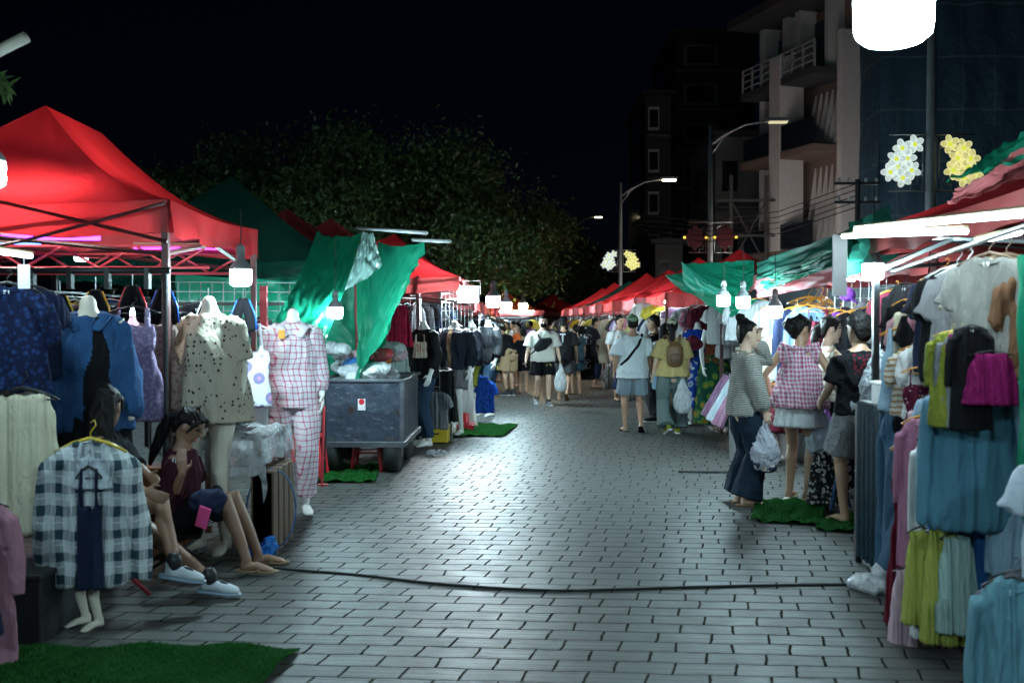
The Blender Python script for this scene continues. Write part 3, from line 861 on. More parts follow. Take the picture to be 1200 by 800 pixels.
# ------------------------------------------------------------------ garments on hangers (origin at the hook, hanging along -z, front towards -y)
def hanger_mesh():
    m = MB()
    m.tube([(0.0, 0, 0.0), (0.022, 0, 0.012), (0.03, 0, -0.01), (0.0, 0, -0.045), (0, 0, -0.075)], 0.003, 6, (0, 1, 0))
    m.tube([(-0.20, 0, -0.135), (-0.1, 0, -0.095), (0, 0, -0.072), (0.1, 0, -0.095), (0.20, 0, -0.135)], [.006, .009, .010, .009, .006], 8, (0, 1, 0))
    m.tube([(-0.19, 0, -0.137), (0.19, 0, -0.137)], 0.004, 6, (0, 1, 0))
    return m.mesh('hanger', True)
HANGER = hanger_mesh()
GF = ((.017, (20, 26, 2.6)), (.006, (40, 60, 10)))
def proto(kind, seed=1, vox=.0105):
    B_ = Blob(); S_ = (1, 0, 0); f = GF
    def body(prof, n=20): B_.chain([(0, p[2] if len(p) > 3 else 0, p[0]) for p in prof], [(p[1], p[-1]) for p in prof], S_, n, False)
    if kind == 'tee':
        body([(-.10, .09, .026), (-.14, .18, .032), (-.24, .215, .040), (-.5, .225, .042), (-.74, .235, .048)])
        for sg in (-1, 1): B_.chain([(sg * .10, 0, -.155), (sg * .19, 0, -.19), (sg * .265, .01, -.37)], [(.05, .028), (.07, .032), (.085, .030)], (0, 0, 1) , 14, False)
    elif kind == 'sweater':
        body([(-.09, .09, .032), (-.14, .19, .04), (-.26, .225, .05), (-.5, .235, .052), (-.70, .24, .054), (-.75, .225, .045)])
        for sg in (-1, 1): B_.chain([(sg * .12, 0, -.165), (sg * .21, 0, -.22), (sg * .255, .01, -.45), (sg * .268, .02, -.66), (sg * .27, .02, -.74)], [.05, .06, .052, .046, .036], (0, 1, 0), 14, False)
    elif kind == 'tank':
        body([(-.30, .17, .04), (-.36, .185, .042), (-.5, .18, .044), (-.72, .21, .05)])
        for sg in (-1, 1): B_.chain([(sg * .11, 0, -.10), (sg * .115, -.02, -.2), (sg * .125, -.02, -.32)], [.016, .018, .03], S_, 8)
    elif kind == 'dress':
        body([(-.26, .16, .04), (-.34, .175, .045), (-.50, .145, .042), (-.56, .15, .048), (-.8, .21, .065), (-1.15, .27, .085)])
        for sg in (-1, 1): B_.chain([(sg * .11, 0, -.10), (sg * .115, -.02, -.2), (sg * .12, -.02, -.3)], [.012, .014, .02], S_, 8)
        f = ((.020, (30, 30, 2.2)), (.006, (50, 60, 14)))
    elif kind == 'blouse':
        body([(-.10, .085, .028), (-.14, .18, .036), (-.26, .21, .048), (-.5, .24, .06), (-.78, .28, .072)])
        for sg in (-1, 1): B_.chain([(sg * .12, 0, -.165), (sg * .22, 0, -.24), (sg * .265, .01, -.42), (sg * .255, .02, -.50)], [.05, .075, .065, .04], (0, 1, 0), 14, False)
        f = ((.020, (28, 28, 3)), (.007, (50, 60, 14)))
    elif kind == 'skirt':
        body([(-.12, .15, .045), (-.155, .155, .05), (-.2, .17, .055), (-.5, .22, .07), (-.85, .26, .085)])
        f = ((.020, (48, 36, 1.2)), (.004, (60, 60, 14)))
    elif kind == 'pants':
        body([(-.12, .17, .036), (-.2, .19, .05), (-.38, .20, .055)])
        for sg in (-1, 1): B_.chain([(sg * .095, 0, -.3), (sg * .10, 0, -.6), (sg * .105, 0, -1.08)], [(.10, .05), (.098, .045), (.105, .045)], S_, 14, False)
    elif kind == 'long':
        body([(-.10, .085, .028), (-.14, .175, .032), (-.26, .20, .042), (-.6, .21, .046), (-1.15, .25, .06)])
        for sg in (-1, 1): B_.chain([(sg * .12, 0, -.165), (sg * .20, 0, -.23), (sg * .238, .01, -.5), (sg * .245, .02, -.7)], [.046, .055, .046, .034], (0, 1, 0), 14, False)
    return B_.fuse(kind, vox, 2, f, seed)
PROTO = {}
KNAME = {'tee': 'tee_shirt', 'sweater': 'sweater', 'tank': 'tank_top', 'dress': 'dress', 'blouse': 'blouse', 'skirt': 'skirt', 'pants': 'trousers', 'long': 'long_shirt'}
KCAT = {'tee': 'T-shirt', 'sweater': 'sweater', 'tank': 'tank top', 'dress': 'dress', 'blouse': 'blouse', 'skirt': 'skirt', 'pants': 'trousers', 'long': 'long shirt'}
def getp(kind, lo=False, v=0):
    key = (kind, lo, v)
    if key not in PROTO: PROTO[key] = proto(kind, 3 + 7 * v, .019 if lo else .0105)
    return PROTO[key]
HANG_W = plain('white_hanger', (0.7, 0.7, 0.7), 0.4)
HANG_K = plain('black_hanger', (0.02, 0.02, 0.02), 0.4)
def hang(kind, mat, loc, rz, label, group, hmat=None, sc=1.0, lo=False, v=0, hanger=True, sz=1.0, tilt=0.0):
    root = thing('hanging_' + KNAME[kind], label, KCAT[kind], loc, rz, group)
    root.scale = (sc, sc, sc * sz)
    if tilt: root.rotation_euler[1] = tilt
    me = getp(kind, lo, v)
    link('garment', me, mat, root) if len(me.materials) else link('garment', me, mat, root)
    if hanger: link('hanger', HANGER, hmat or HANG_K, root)
    if not lo and kind in ('tee', 'sweater', 'blouse', 'long'):
        link('neck_label', NECKLABEL, WHITEP, root, (0, -.034, -.135))
        link('neckband', NECKBAND, mat, root, (0, 0, -.10))
    return root

_m = MB(); _m.box((0, 0, 0), (.035, .003, .022)); NECKLABEL = _m.mesh('neck_label')
_m = MB(); _m.tube([V3((.085 * math.cos(a), .030 * math.sin(a), -.018 - .022 * (math.sin(a) < 0) * -math.sin(a) * 1.0 + .012 * abs(math.cos(a)))) for a in np.linspace(0, 6.2832, 25)], .008, 6); NECKBAND = _m.mesh('neckband', True)
ORD = ['first', 'second', 'third', 'fourth', 'fifth', 'sixth', 'seventh', 'eighth', 'ninth', 'tenth', 'eleventh', 'twelfth', 'thirteenth', 'fourteenth', 'fifteenth', 'sixteenth']
CM = {
 'black': (.007, .007, .009), 'navy': (.018, .025, .06), 'white': (.72, .72, .72), 'cream': (.62, .55, .42), 'grey': (.22, .22, .23),
 'pink': (.62, .26, .34), 'lilac': (.42, .28, .50), 'magenta': (.20, .008, .085), 'red': (.45, .02, .03), 'maroon': (.12, .015, .03),
 'teal': (.05, .20, .27), 'sky blue': (.22, .38, .52), 'olive': (.20, .22, .03), 'lime': (.40, .42, .09), 'yellow': (.62, .48, .06),
 'brown': (.13, .065, .035), 'tan': (.36, .24, .14), 'denim blue': (.06, .12, .22), 'dark green': (.015, .07, .045), 'purple': (.16, .05, .33), 'mint': (.35, .52, .44), 'orange': (.60, .20, .03), 'charcoal': (.055, .055, .062), 'dull white': (.42, .42, .43)}
def cm(c):
    return cloth(c.replace(' ', '_') + '_cotton', CM[c], 'denim', (.25, .33, .42)) if c == 'denim blue' else cloth(c.replace(' ', '_') + '_cotton', CM[c])

def rail_row(a, b, items, where, group, rail=True, rz=None, lo=True, hmats=None, jitter=.12, end_name='street end', sc=1.0, rname='clothes_rail', posts=True, rlabel=None):
    """a rail from a to b with garments hung across it"""
    a = V3(a); b = V3(b); d = b - a; ang = math.atan2(d.y, d.x) + math.pi / 2 if rz is None else rz
    if rail:
        r = thing(rname, rlabel or ('steel clothes rail: ' + where), 'clothes rail', (a.x, a.y, 0))
        o_ = V3((a.x, a.y, 0))
        m = MB(); m.tube([a - o_, b - o_], .012, 8); m.build('rail', STEEL, r, True)
        if posts:
            for q in (a, b):
                m = MB(); m.tube([V3((q.x, q.y, 0)) - o_, q - o_], .014, 8); m.build('upright', STEEL, r, True)
    n = len(items)
    for i, it in enumerate(items):
        kind, c = it[0], it[1]
        mat = it[2] if len(it) > 2 else cm(c)
        p = a + d * ((i + .5) / n)
        nm = KCAT[kind]
        hang(kind, mat, (p.x, p.y, p.z + .006), ang + rnd.uniform(-jitter, jitter), f'{c} {nm}, {ORD[i]} from the {end_name}, {where}', group,
             (hmats or [HANG_K])[i % len(hmats or [1])], sc * rnd.uniform(.93, 1.05), lo, i % 2)

# ------------------------------------------------------------------ lamps
LED = lambda st, col=(0.62, 0.91, 1.0): glow('led_diffuser', col, st)
CAPG = plain('bulb_cap_grey', (.22, .23, .24), .5)
def bulb(p, dia, label, st, col=(.60, .90, 1.0), cord=.3, group='hanging bulbs'):
    """LED bulb hanging cap up; p = centre of the lit part"""
    r = dia / 2
    t = thing('hanging_bulb', label, 'bulb', p, 0, group)
    m = MB(); m.lathe([(r * .3, -r * 1.0), (r * .75, -r * .97), (r * .95, -r * .8), (r, -r * .5), (r, r * .55)], n=20); m.build('diffuser', LED(st, col), t, True)
    m = MB(); m.lathe([(r * 1.02, r * .56), (r * 1.0, r * .8), (r * .62, r * 1.35), (r * .38, r * 1.6), (r * .36, r * 2.3)], n=20); m.build('heat_sink', CAPG, t, True)
    m = MB(); m.lathe([(r * .42, r * 2.0), (r * .42, r * 2.8), (r * .2, r * 3.0)], n=12); m.build('socket', CAPG, t, True)
    m = MB(); m.tube([(0, 0, r * 2.9), (.006, 0, r * 2.9 + cord * .5), (0, 0, r * 2.9 + cord)], .004, 6); m.build('cord', RUBBER, t)
    return t
BATTEN = plain('cream_batten', (.30, .24, .13), .5)
def tube_lamp(a, b, label, st, r=.014, col=(.72, .94, 1.0), group='LED tube lamps', batten=True):
    a = V3(a); b = V3(b); c = (a + b) / 2
    t = thing('tube_lamp', label, 'tube lamp', c, 0, group)
    m = MB(); m.tube([a - c, b - c], r, 10); m.build('tube', LED(st, col), t, True)
    if batten:
        u = V3((0, 0, r * 1.6)); m = MB(); m.tube([a - c + u, b - c + u], [(r * 1.3, r * .7)] * 2, 8); m.build('batten', BATTEN, t)
    return t

# ------------------------------------------------------------------ canopies
RED = canvas('red_canopy', (.60, .022, .028), .52, .04, .5)
RED2 = canvas('faded_red_canopy', (.42, .06, .06), .35, .04, .5)
PINKV = canvas('washed_pink_valance', (.45, .12, .13), .4, .02, .4)
GREEN = canvas('green_tarpaulin', (.010, .30, .165), .5, .02, .35, .3, bump=.18)
DGREEN = canvas('dark_green_canopy', (.012, .085, .06), .3, .012, .4)
NETG = canvas('green_shade_net', (.006, .06, .042), .4, .0, .5, see=.2)
ORANGEC = canvas('orange_red_canopy', (.55, .07, .02), .5, .03, .5)
def canopy(x0, x1, y0, y1, ez, pz, label, mat=None, vmat=None, val=.25, ridge=0.0, rc=None, group=None, sag=.10, posts=True, brace=True, pin=0.0, pmat=None, cat='tent', hw=None, zj=0.0):
    """pop-up tent: pyramid roof with a short ridge along y, valance, four posts and crossed braces; origin at the ground in its middle"""
    cx, cy_ = (x0 + x1) / 2, (y0 + y1) / 2
    t = thing('market_tent', label, cat, (cx, cy_, 0), 0, group)
    mat = mat or RED; vmat = vmat or mat; pmat = pmat or DARKPOST
    rx, ry = ((rc[0] - cx, rc[1] - cy_) if rc else (0, 0))
    hx, hy = (x1 - x0) / 2, (y1 - y0) / 2
    A = V3((rx, ry - ridge / 2, pz)); Bq = V3((rx, ry + ridge / 2, pz + zj))
    c = [V3((-hx, -hy, ez)), V3((hx, -hy, ez)), V3((hx, hy, ez)), V3((-hx, hy, ez))]
    m = MB(); sd = rnd.randint(0, 999)
    def panel(p, q, tp, tq):
        def fn(u, v):
            b = p.lerp(q, u); tt = tp.lerp(tq, u); w = v
            r_ = b.lerp(tt, w)
            s_ = math.sin(math.pi * w) * sag * (1 - .45 * math.sin(math.pi * u)) * (1 if True else 0)
            s_ += .05 * math.sin(math.pi * u) * (1 - w) * .8
            s_ += .012 * math.sin(u * 23 + sd) * (1 - w) * w * 4
            return r_ - V3((0, 0, s_))
        m.grid(fn, 16, 12)
    panel(c[0], c[1], A, A); panel(c[1], c[2], A, Bq); panel(c[2], c[3], Bq, Bq); panel(c[3], c[0], Bq, A)
    m.build('roof', mat, t, True)
    m = MB()
    for p, q in ((c[0], c[1]), (c[1], c[2]), (c[2], c[3]), (c[3], c[0])):
        nrm = V3(((q - p).y, -(q - p).x, 0)).normalized()
        m.grid(lambda u, v: p.lerp(q, u) + nrm * (.012 + .018 * math.sin(u * 31 + sd) * v + .03 * math.sin(u * 9 + sd) * v) - V3((0, 0, val * v + .05 * math.sin(math.pi * u) * .8 * (1 - v) + .02 * math.sin(u * 17 + sd) * v)), 30, 5)
    m.build('valance', vmat, t, True)
    if posts:
        for p in c:
            m = MB(); q = V3((p.x * .985 - (pin if p.x > 0 else 0), p.y * .985, 0)); m.box((q.x, q.y, ez / 2), (.045, .045, ez)); m.build('post', pmat, t)
    if brace:
        for p, q in ((c[0], c[1]), (c[1], c[2]), (c[2], c[3]), (c[3], c[0])):
            p = p * .97; q = q * .97; p.z = q.z = ez
            d_ = V3((0, 0, -.06)); e_ = V3((0, 0, -val - .12))
            for a, b in ((p + d_, q + e_), (p + e_, q + d_)):
                m = MB(); m.tube([a, a.lerp(b, .5)] if False else [a, b], [(.014, .02)] * 2, 4); m.build('brace', pmat, t)
    return t
def tarp(corners, label, mat, nu=24, nv=20, sag=.15, wr=.03, seed=1, cat='tarpaulin', name='tarpaulin', group=None, freq=5.0):
    p00, p10, p11, p01 = [V3(c) for c in corners]
    c = (p00 + p10 + p11 + p01) / 4
    g_ = np.random.RandomState(seed); K = g_.normal(size=(5, 2)) * freq; ph = g_.uniform(0, 6.28, 5)
    nrm = (p10 - p00).cross(p01 - p00).normalized()
    def fn(u, v):
        p = p00.lerp(p10, u).lerp(p01.lerp(p11, u), v)
        s_ = sag * 4 * (u * (1 - u) * .5 + v * (1 - v) * .5)
        w_ = sum(1 - abs(math.sin(K[i, 0] * u + K[i, 1] * v + ph[i] + .8 * math.sin(K[i, 1] * u * 1.7 - K[i, 0] * v))) for i in range(5)) / 5 * wr * 2
        w_ += sum(1 - abs(math.sin(2.9 * K[i, 1] * u + 2.7 * K[i, 0] * v + 2 * ph[i] + math.sin(K[i, 0] * u * 2))) for i in range(3)) / 3 * wr * .6
        return p - c - V3((0, 0, s_)) + nrm * w_
    m = MB(); m.grid(fn, nu * 2, nv * 2)
    me = m.mesh('sheet', True)
    return tag(link(name, me, mat, None, c), label, cat, group)
# ------------------------------------------------------------------ street lamps and their ornaments
def street_pole(x, y, label, flower=None, lantern=False, arm=None, top=7.2, lit=0.0, zo=3.98):
    t = thing('street_lamp', label, 'street lamp', (x, y, 0), 0, 'street lamps')
    m = MB(); m.tube([(0, 0, 0), (0, 0, 3.0), (0, 0, top)], [.09, .08, .055], 12); m.build('pole', GREYP, t, True)
    if arm:
        m = MB(); dx = arm
        m.tube([(0, 0, top - .55), (dx * .25, 0, top - .25), (dx * .6, 0, top + .02), (dx, 0, top + .12)], [.035, .035, .03, .03], 8)
        m.tube([(0, 0, top - .85), (dx * .2, 0, top - .40), (dx * .38, 0, top - .12)], .02, 6); m.build('arm', GREYP, t, True)
        m = MB(); m.box((dx + .25 * (1 if dx > 0 else -1), 0, top + .15), (.65, .26, .1)); hd_ = m.build('lamp_head', GREYP, t, bevel=.02)
        m = MB(); m.box((dx + .28 * (1 if dx > 0 else -1), 0, top + .085), (.5, .2, .05)); m.build('lamp_glass', glow('street_lamp_glow', (1.0, .92, .55), lit) if lit else WHITEP, hd_)
    # bracket with scroll work
    m = MB()
    for z_ in (zo - .42, zo + .42): m.tube([(-.62, 0, z_), (.62, 0, z_)], .014, 6)
    for sx in (-1, 1):
        m.tube([(sx * .12, 0, zo - .42), (sx * .12, 0, zo + .42)], .012, 6)
        for sz_ in (-1, 1):
            b = zo + sz_ * .42
            m.tube([(sx * .3, 0, b), (sx * .3, 0, b - sz_ * .1), (sx * .2, 0, b - sz_ * .1), (sx * .2, 0, b - sz_ * .2), (sx * .12, 0, b - sz_ * .2)], .009, 5)
    m.build('ornament_bracket', STEEL, t, True)
    if flower:
        for sx, cname in ((-1, flower[0]), (1, flower[1])):
            white = cname == 'w'
            t_ = NT('petal_' + cname)
            pet = MATS.setdefault('petal_' + cname, t_.surf(t_.prin((.7, .72, .7) if white else (.7, .66, .3), .5, emit=((.75, .9, .85) if white else (.9, .85, .35)), es=.16)))
            rim_ = glow('petal_rim_' + cname, (.85, 1, .95) if white else (1, .96, .5), .40)
            cen = glow('flower_heart_led', (.80, .90, .08), .35)
            fl = thing('flower_ornament', None, None, (0, 0, 0)); fl.parent = t
            for bi, (ox, oz) in enumerate((.02 + a_ * .80, b_ * .74) for a_, b_ in ((.30, .36), (.54, .28), (.66, .06), (.44, .08), (.76, -.20), (.54, -.32), (.36, -.16), (.62, -.10))):
                m = MB(); rm = MB()
                for q in range(5):
                    a = q * 1.2566 + ox * 7
                    cx_, cz_ = sx * ox + .074 * math.cos(a), zo + oz + .074 * math.sin(a)
                    ux, uz = math.cos(a), math.sin(a); yb = -.03 - .02 * (bi % 3)
                    def fn(u, v, cx_=cx_, cz_=cz_, ux=ux, uz=uz, yb=yb):
                        th = u * 6.283; rr = v
                        e = (.070 * math.cos(th) * rr, .048 * math.sin(th) * rr)
                        return (cx_ + ux * e[0] - uz * e[1], yb - .03 * rr * rr, cz_ + uz * e[0] + ux * e[1])
                    m.grid(fn, 14, 3); rm.tube([fn(i / 14, 1.0) for i in range(15)], .0035, 5)
                fo = m.build('blossom', pet, fl, True); rm.build('rim', rim_, fo)
                m = MB(); m.lathe([(.001, .0), (.028, .004), (.034, .012)], (0, 0, 0), 10)
                m.build('heart', cen, fo, loc=(sx * ox, -.075 - .02 * (bi % 3), zo + oz), rot=(R(-90), 0, 0))
    if lantern:
        for sx in (-1, 1):
            B_ = MB()
            star = []
            for q in range(16):
                a = q * math.pi / 8; r_ = (.40, .27, .34, .27)[q % 4]
                star.append((sx * .42 + r_ * .8 * math.cos(a), zo + r_ * math.sin(a)))
            n = len(star)
            B_.add([(x_, -.04, z_) for x_, z_ in star] + [(x_, .04, z_) for x_, z_ in star] , [tuple(range(n)), tuple(range(2 * n - 1, n - 1, -1))] + [(i, (i + 1) % n, n + (i + 1) % n, n + i) for i in range(n)])
            lo_ = B_.build('knot_ornament', plain('dark_red_ornament', (.07, .005, .008), .5), t)
            for q in (-1, 1):
                m = MB(); m.lathe([(.02, -.03), (.04, 0), (.02, .03)], n=8); m.build('small_light', glow('amber_dot', (1.0, .55, .06), 1.2), lo_, True, loc=(sx * .42 + q * .3, -.06, zo))
    return t
street_pole(*at(1090, 300, 15).xy, 'near lamp post carrying glowing white and yellow flower ornaments above the right awning', ('w', 'y'), arm=-1.6, top=7.4, lit=0)
street_pole(*at(832, 300, 28).xy, 'lamp post with dark red knot ornaments before the finned building', None, True, arm=1.6, top=7.1, lit=.3)
street_pole(*at(727, 300, 38.6).xy, 'distant lamp post with lit yellow lamp and small flower ornaments', ('w', 'y'), arm=1.6, top=7.0, lit=9)
fp = at(697, 256, 75); street_pole(fp.x - 1.4, fp.y, 'farthest lit street lamp beside the small far tree', None, False, arm=1.4, top=fp.z, lit=9)

# overhead wires and poles at the right-hand shops
m = MB()
pA = at(1010, 210, 24)
t_ = thing('utility_pole', 'dark utility pole with crossarms and drooping wires beside the white pilaster', 'utility pole', (pA.x - .1, pA.y, 0))
m.tube([(0, 0, 0), (0, 0, pA.z)], .06, 8); m.build('pole', SLAB, t_)
for dz in (-.1, -.55):
    m = MB(); m.box((0, 0, pA.z + dz), (1.1, .06, .06)); c_ = m.build('crossarm', SLAB, t_)
    for q in (-.45, -.2, .2, .45):
        m = MB(); m.lathe([(.03, 0), (.05, .05), (.03, .1)], (q, 0, pA.z + dz + .03), 8); m.build('insulator', WHITEP, c_)
m = MB()
for q in range(5):
    z_ = pA.z - .1 - .14 * q
    m.tube([(0, 0, z_), (-1.5, 1.5, z_ - .5), (-3.0, 3.5, z_ - .55), (-4.6, 6.0, z_ - .1)], .012, 5)
m.build('wires', RUBBER, t_)
DIMC = plain('dim_concrete_pole', (.07, .07, .07), .9)
pA = at(845, 235, 40)
t_ = thing('utility_pole', 'pale frame of crossed poles behind the red lantern lamp post', 'utility pole', (pA.x + .9, pA.y, 0))
m = MB()
m.tube([(-.5, 0, 0), (-.5, 0, pA.z + 1)], .08, 8); m.tube([(.9, 0, 0), (.9, 0, pA.z + 1)], .08, 8); m.build('pole', DIMC, t_)
for z_ in (pA.z, pA.z - 1.4, pA.z - 2.6):
    m = MB(); m.box((.2, 0, z_), (2.6, .09, .09)); m.build('crossarm', DIMC, t_)
m = MB(); m.tube([(-.5, 0, pA.z - 2.6), (.9, 0, pA.z)], .03, 6); m.tube([(.9, 0, pA.z - 2.6), (-.5, 0, pA.z)], .03, 6); m.build('wires', SLAB, t_)

# the pale hanging end at the left top and the palm sprig
pA = at(14, 52, 5.0)
m = MB(); d_ = V3((.28, 0, .14)); m.tube([(-.12, 0, -.06), (.0, 0, 0), (.075, 0, .036)], [(.03, .03)] * 3, 8)
o_ = m.build('bamboo_pole_end', plain('pale_bamboo', (.5, .46, .38), .6), None, True, loc=pA); tag(o_, 'pale bamboo pole end jutting in at the left top corner', 'pole')
pA = at(3, 102, 5.2)
m = MB()
for q in range(26):
    a = rnd.uniform(-1.9, .5); L = rnd.uniform(.06, .11)
    p0 = V3((rnd.uniform(-.05, .02), rnd.uniform(-.03, .03), rnd.uniform(-.02, .05)))
    e = V3((math.cos(a) * L, rnd.uniform(-.03, .03), math.sin(a) * L)); s_ = V3((-math.sin(a), 0, math.cos(a))) * .007
    m.add([p0 - s_, p0 + e * .5 - s_ * 1.2, p0 + e, p0 + e * .5 + s_ * 1.2, p0 + s_], [(0, 1, 2, 3, 4)])
tag(m.build('leaf_sprig', LEAF, None, loc=pA), 'small sprig of green leaves at the left edge above the red tent', 'leaves')

# cables on the paving
def cable(pts, label, r=.008):
    P_ = [gnd(*p, z=r) for p in pts]
    Q = []
    for i in range(len(P_) - 1):
        for k in range(6):
            u = k / 6; p0 = P_[max(i - 1, 0)]; p1 = P_[i]; p2 = P_[i + 1]; p3 = P_[min(i + 2, len(P_) - 1)]
            Q.append(.5 * ((2 * p1) + (p2 - p0) * u + (2 * p0 - 5 * p1 + 4 * p2 - p3) * u * u + (3 * p1 - p0 - 3 * p2 + p3) * u ** 3))
    Q.append(P_[-1]); c = Q[0].copy(); c.z = 0
    m = MB(); m.tube([q - c for q in Q], r, 7)
    tag(m.build('power_cable', RUBBER, None, True, loc=c), label, 'cable')
cable([(300, 662), (345, 667), (420, 673), (520, 684), (640, 691), (720, 690), (820, 687), (920, 685), (1015, 684)], 'long black power cable lying across the paving from stall to stall')
cable([(795, 552), (850, 553), (905, 551)], 'short black cable on the paving behind the woman in the striped sweater', .012)

# artificial grass mats
TURF = leaf_mat('artificial_turf', (.010, .075, .014), (.026, .145, .026))
TURFB = plain('turf_backing', (.01, .07, .014), .95, spec=0.0)
def mat_(quad, label, n, seed, blade=.011):
    q = [gnd(*p) for p in quad]; c = sum(q, V3()) / 4
    g_ = np.random.RandomState(seed)
    t = thing('grass_mat', label, 'grass mat', c, 0, 'artificial grass mats')
    q = [p - c for p in q]
    m = MB(); m.grid(lambda u, v: q[0].lerp(q[1], u).lerp(q[3].lerp(q[2], u), v) + V3((.004 * math.sin(v * 21 + seed), .005 * math.sin(u * 17), .024 + .008 * math.sin(u * 9 + v * 7 + seed) + .010 * math.sin(u * 23 - v * 5))), 26, 20)
    m.build('backing', TURFB, t, True)
    u = g_.rand(n); v = g_.rand(n)
    Q = np.array(q)
    P_ = (Q[0] * (1 - u)[:, None] + Q[1] * u[:, None]) * (1 - v)[:, None] + (Q[3] * (1 - u)[:, None] + Q[2] * u[:, None]) * v[:, None]
    P_[:, 2] += .024 + .008 * np.sin(u * 9 + v * 7 + seed) + .010 * np.sin(u * 23 - v * 5)
    a = g_.uniform(0, 6.28, n); w_ = np.stack([np.cos(a), np.sin(a), 0 * a], 1) * .0035
    tip = P_ + np.stack([g_.normal(size=n) * .008, g_.normal(size=n) * .008, g_.uniform(.6, 1.2, n) * blade], 1)
    vv = np.stack([P_ - w_, P_ + w_, tip], 1).reshape(-1, 3)
    me = bpy.data.meshes.new('turf'); me.from_pydata(vv.tolist(), [], np.arange(n * 3).reshape(-1, 3).tolist()); me.update()
    link('turf', me, TURF, t)
mat_([(-60, 830), (300, 812), (352, 762), (-60, 760)], 'dark green turf mat in the left corner below the plaid shirt', 30000, 1)
mat_([(880, 612), (962, 617), (968, 590), (886, 586)], 'bright green turf mat under the women at the right stall', 16000, 2)
mat_([(955, 622), (1032, 628), (1032, 608), (960, 606)], 'small turf mat under the bare feet of the man in patterned shorts', 7000, 3)
mat_([(530, 512), (590, 512), (608, 498), (540, 497)], 'green turf mat on the paving before the jacket stall', 9000, 4)
mat_([(370, 566), (440, 566), (445, 545), (385, 545)], 'dark turf mat under the metal cart', 3000, 5)
# ------------------------------------------------------------------ left: the red tent and its clothes
def grid_panel(p, w, h, rz, label, n=(8, 10)):
    m = MB()
    for i in range(n[0] + 1): m.tube([(-w / 2 + w * i / n[0], 0, 0), (-w / 2 + w * i / n[0], 0, h)], .004, 4)
    for i in range(n[1] + 1): m.tube([(-w / 2, .004, h * i / n[1]), (w / 2, .004, h * i / n[1])], .004, 4)
    tag(m.build('wire_grid', STEEL, None, loc=p, rot=(0, 0, rz)), label, 'wire grid')
Z = lambda px, py, y: at(px, py, y)
c1 = at(197, 236, 6.6); c2 = at(293, 263, 8.75)
canopy(c1.x - 3.1, c1.x, 6.6, 8.75, 2.42, 3.17, 'bright red tent in the left foreground with a dark front corner post', RED, RED, .24, .95, (-3.5, 7.65), 'tents of the market', sag=.16, zj=-.02)
GL = 'clothes of the left red tent'
tt_ = [o for o in COL.objects if o.name.startswith('market_tent')][-1]
for pA_, pB_ in (((-60, 222, 6.52), (196, 283, 6.52)), ((32, 281, 6.50), (193, 238, 6.50)), ((-60, 300, 6.5), (32, 281, 6.5))):
    m = MB(); o3 = V3(tt_.location); m.tube([at(*pA_) - o3, at(*pB_) - o3], [(.012, .02)] * 2, 4); m.build('brace', DARKPOST, tt_)

# ceiling lights inside
for i, (x_, y_, col, nm) in enumerate(((-3.6, 7.4, (.25, .04, 1.0), 'violet'), (-4.4, 8.1, (.06, .16, 1.0), 'blue'), (-3.0, 8.4, (.45, .03, 1.0), 'purple'))):
    tube_lamp((x_ - .35, y_, 2.24), (x_ + .35, y_ + .1, 2.24), f'{nm} LED strip under the roof of the left red tent', 4.5, .018, col)
tube_lamp(at(-60, 287, 5.0), at(36, 300, 5.9), 'white LED tube at the left edge above the dark blue clothes', 16)
tube_lamp((-4.3, 7.0, 2.44), (-3.1, 6.95, 2.44), 'white LED tube hidden inside the peak of the left red tent', 100, col=(1, .95, .9))
bulb(at(-14, 200, 4.6), .15, 'bulb at the left edge of the picture beside the red tent', 70)
bulb(at(282, 323, 6.9), .145, 'bulb hanging by the far corner of the left red tent', 190, cord=.25)
bulb(at(393, 365, 9.4), .135, 'bulb hanging behind the green awning by the red post', 300, cord=.5)

# front bar of the tent
m = MB(); a = at(-60, 317, 6.45); b = at(199, 317, 6.45)
o_ = thing('clothes_bar', 'dark bar across the front of the left red tent', 'clothes bar', (a.x, a.y, 0))
m.tube([V3((0, 0, a.z)), V3((b.x - a.x, b.y - a.y, b.z))], .022, 8); m.build('rail', BLACKM, o_, True)
for q in (.02, .98):
    m = MB(); m.tube([((b.x - a.x) * q, (b.y - a.y) * q, 0), ((b.x - a.x) * q, (b.y - a.y) * q, a.z)], .016, 8); m.build('upright', BLACKM, o_)
for q in (.38, .55, .72, .9):
    m = MB(); m.box(((b.x - a.x) * q, 0, a.z - .05), (.03, .05, .14)); m.build('clamp', BLACKM, o_)

# inner rails deep in the tent
items = ['white', 'sky blue', 'yellow', 'black', 'lime', 'pink', 'black', 'navy', 'cream', 'sky blue', 'black', 'teal']
kinds = ['tee', 'blouse', 'tank', 'dress', 'tee', 'blouse', 'long', 'tee', 'dress', 'tank', 'tee', 'long']
for j, (xa, nm) in enumerate(((-4.9, 'deepest rail of the left red tent'), (-4.2, 'middle inner rail of the left red tent'), (-3.5, 'nearer inner rail, left red tent'))):
    rail_row((xa * 1.1 - .8, 7.2, 1.90), (xa * 1.1 - .75, 12.0, 1.90), [(kinds[(i + 3 * j) % 12], items[(i * 5 + j * 4) % 12]) for i in range(11)], nm, GL, hmats=[HANG_W, YELLOWP, BLUEP], end_name='near end')
# a white violet-lit cross rail
o_ = thing('clothes_rail', 'cross rail lit violet at the back of the left red tent', 'clothes rail', (-3.2, 9.6, 0))
m = MB(); m.tube([(-1.2, 0, 1.78), (1.1, 0, 1.78)], .014, 8); m.build('rail', STEEL, o_)
for q in (-1.2, 1.1):
    m = MB(); m.tube([(q, 0, 0), (q, 0, 1.78)], .016, 8); m.build('upright', STEEL, o_)

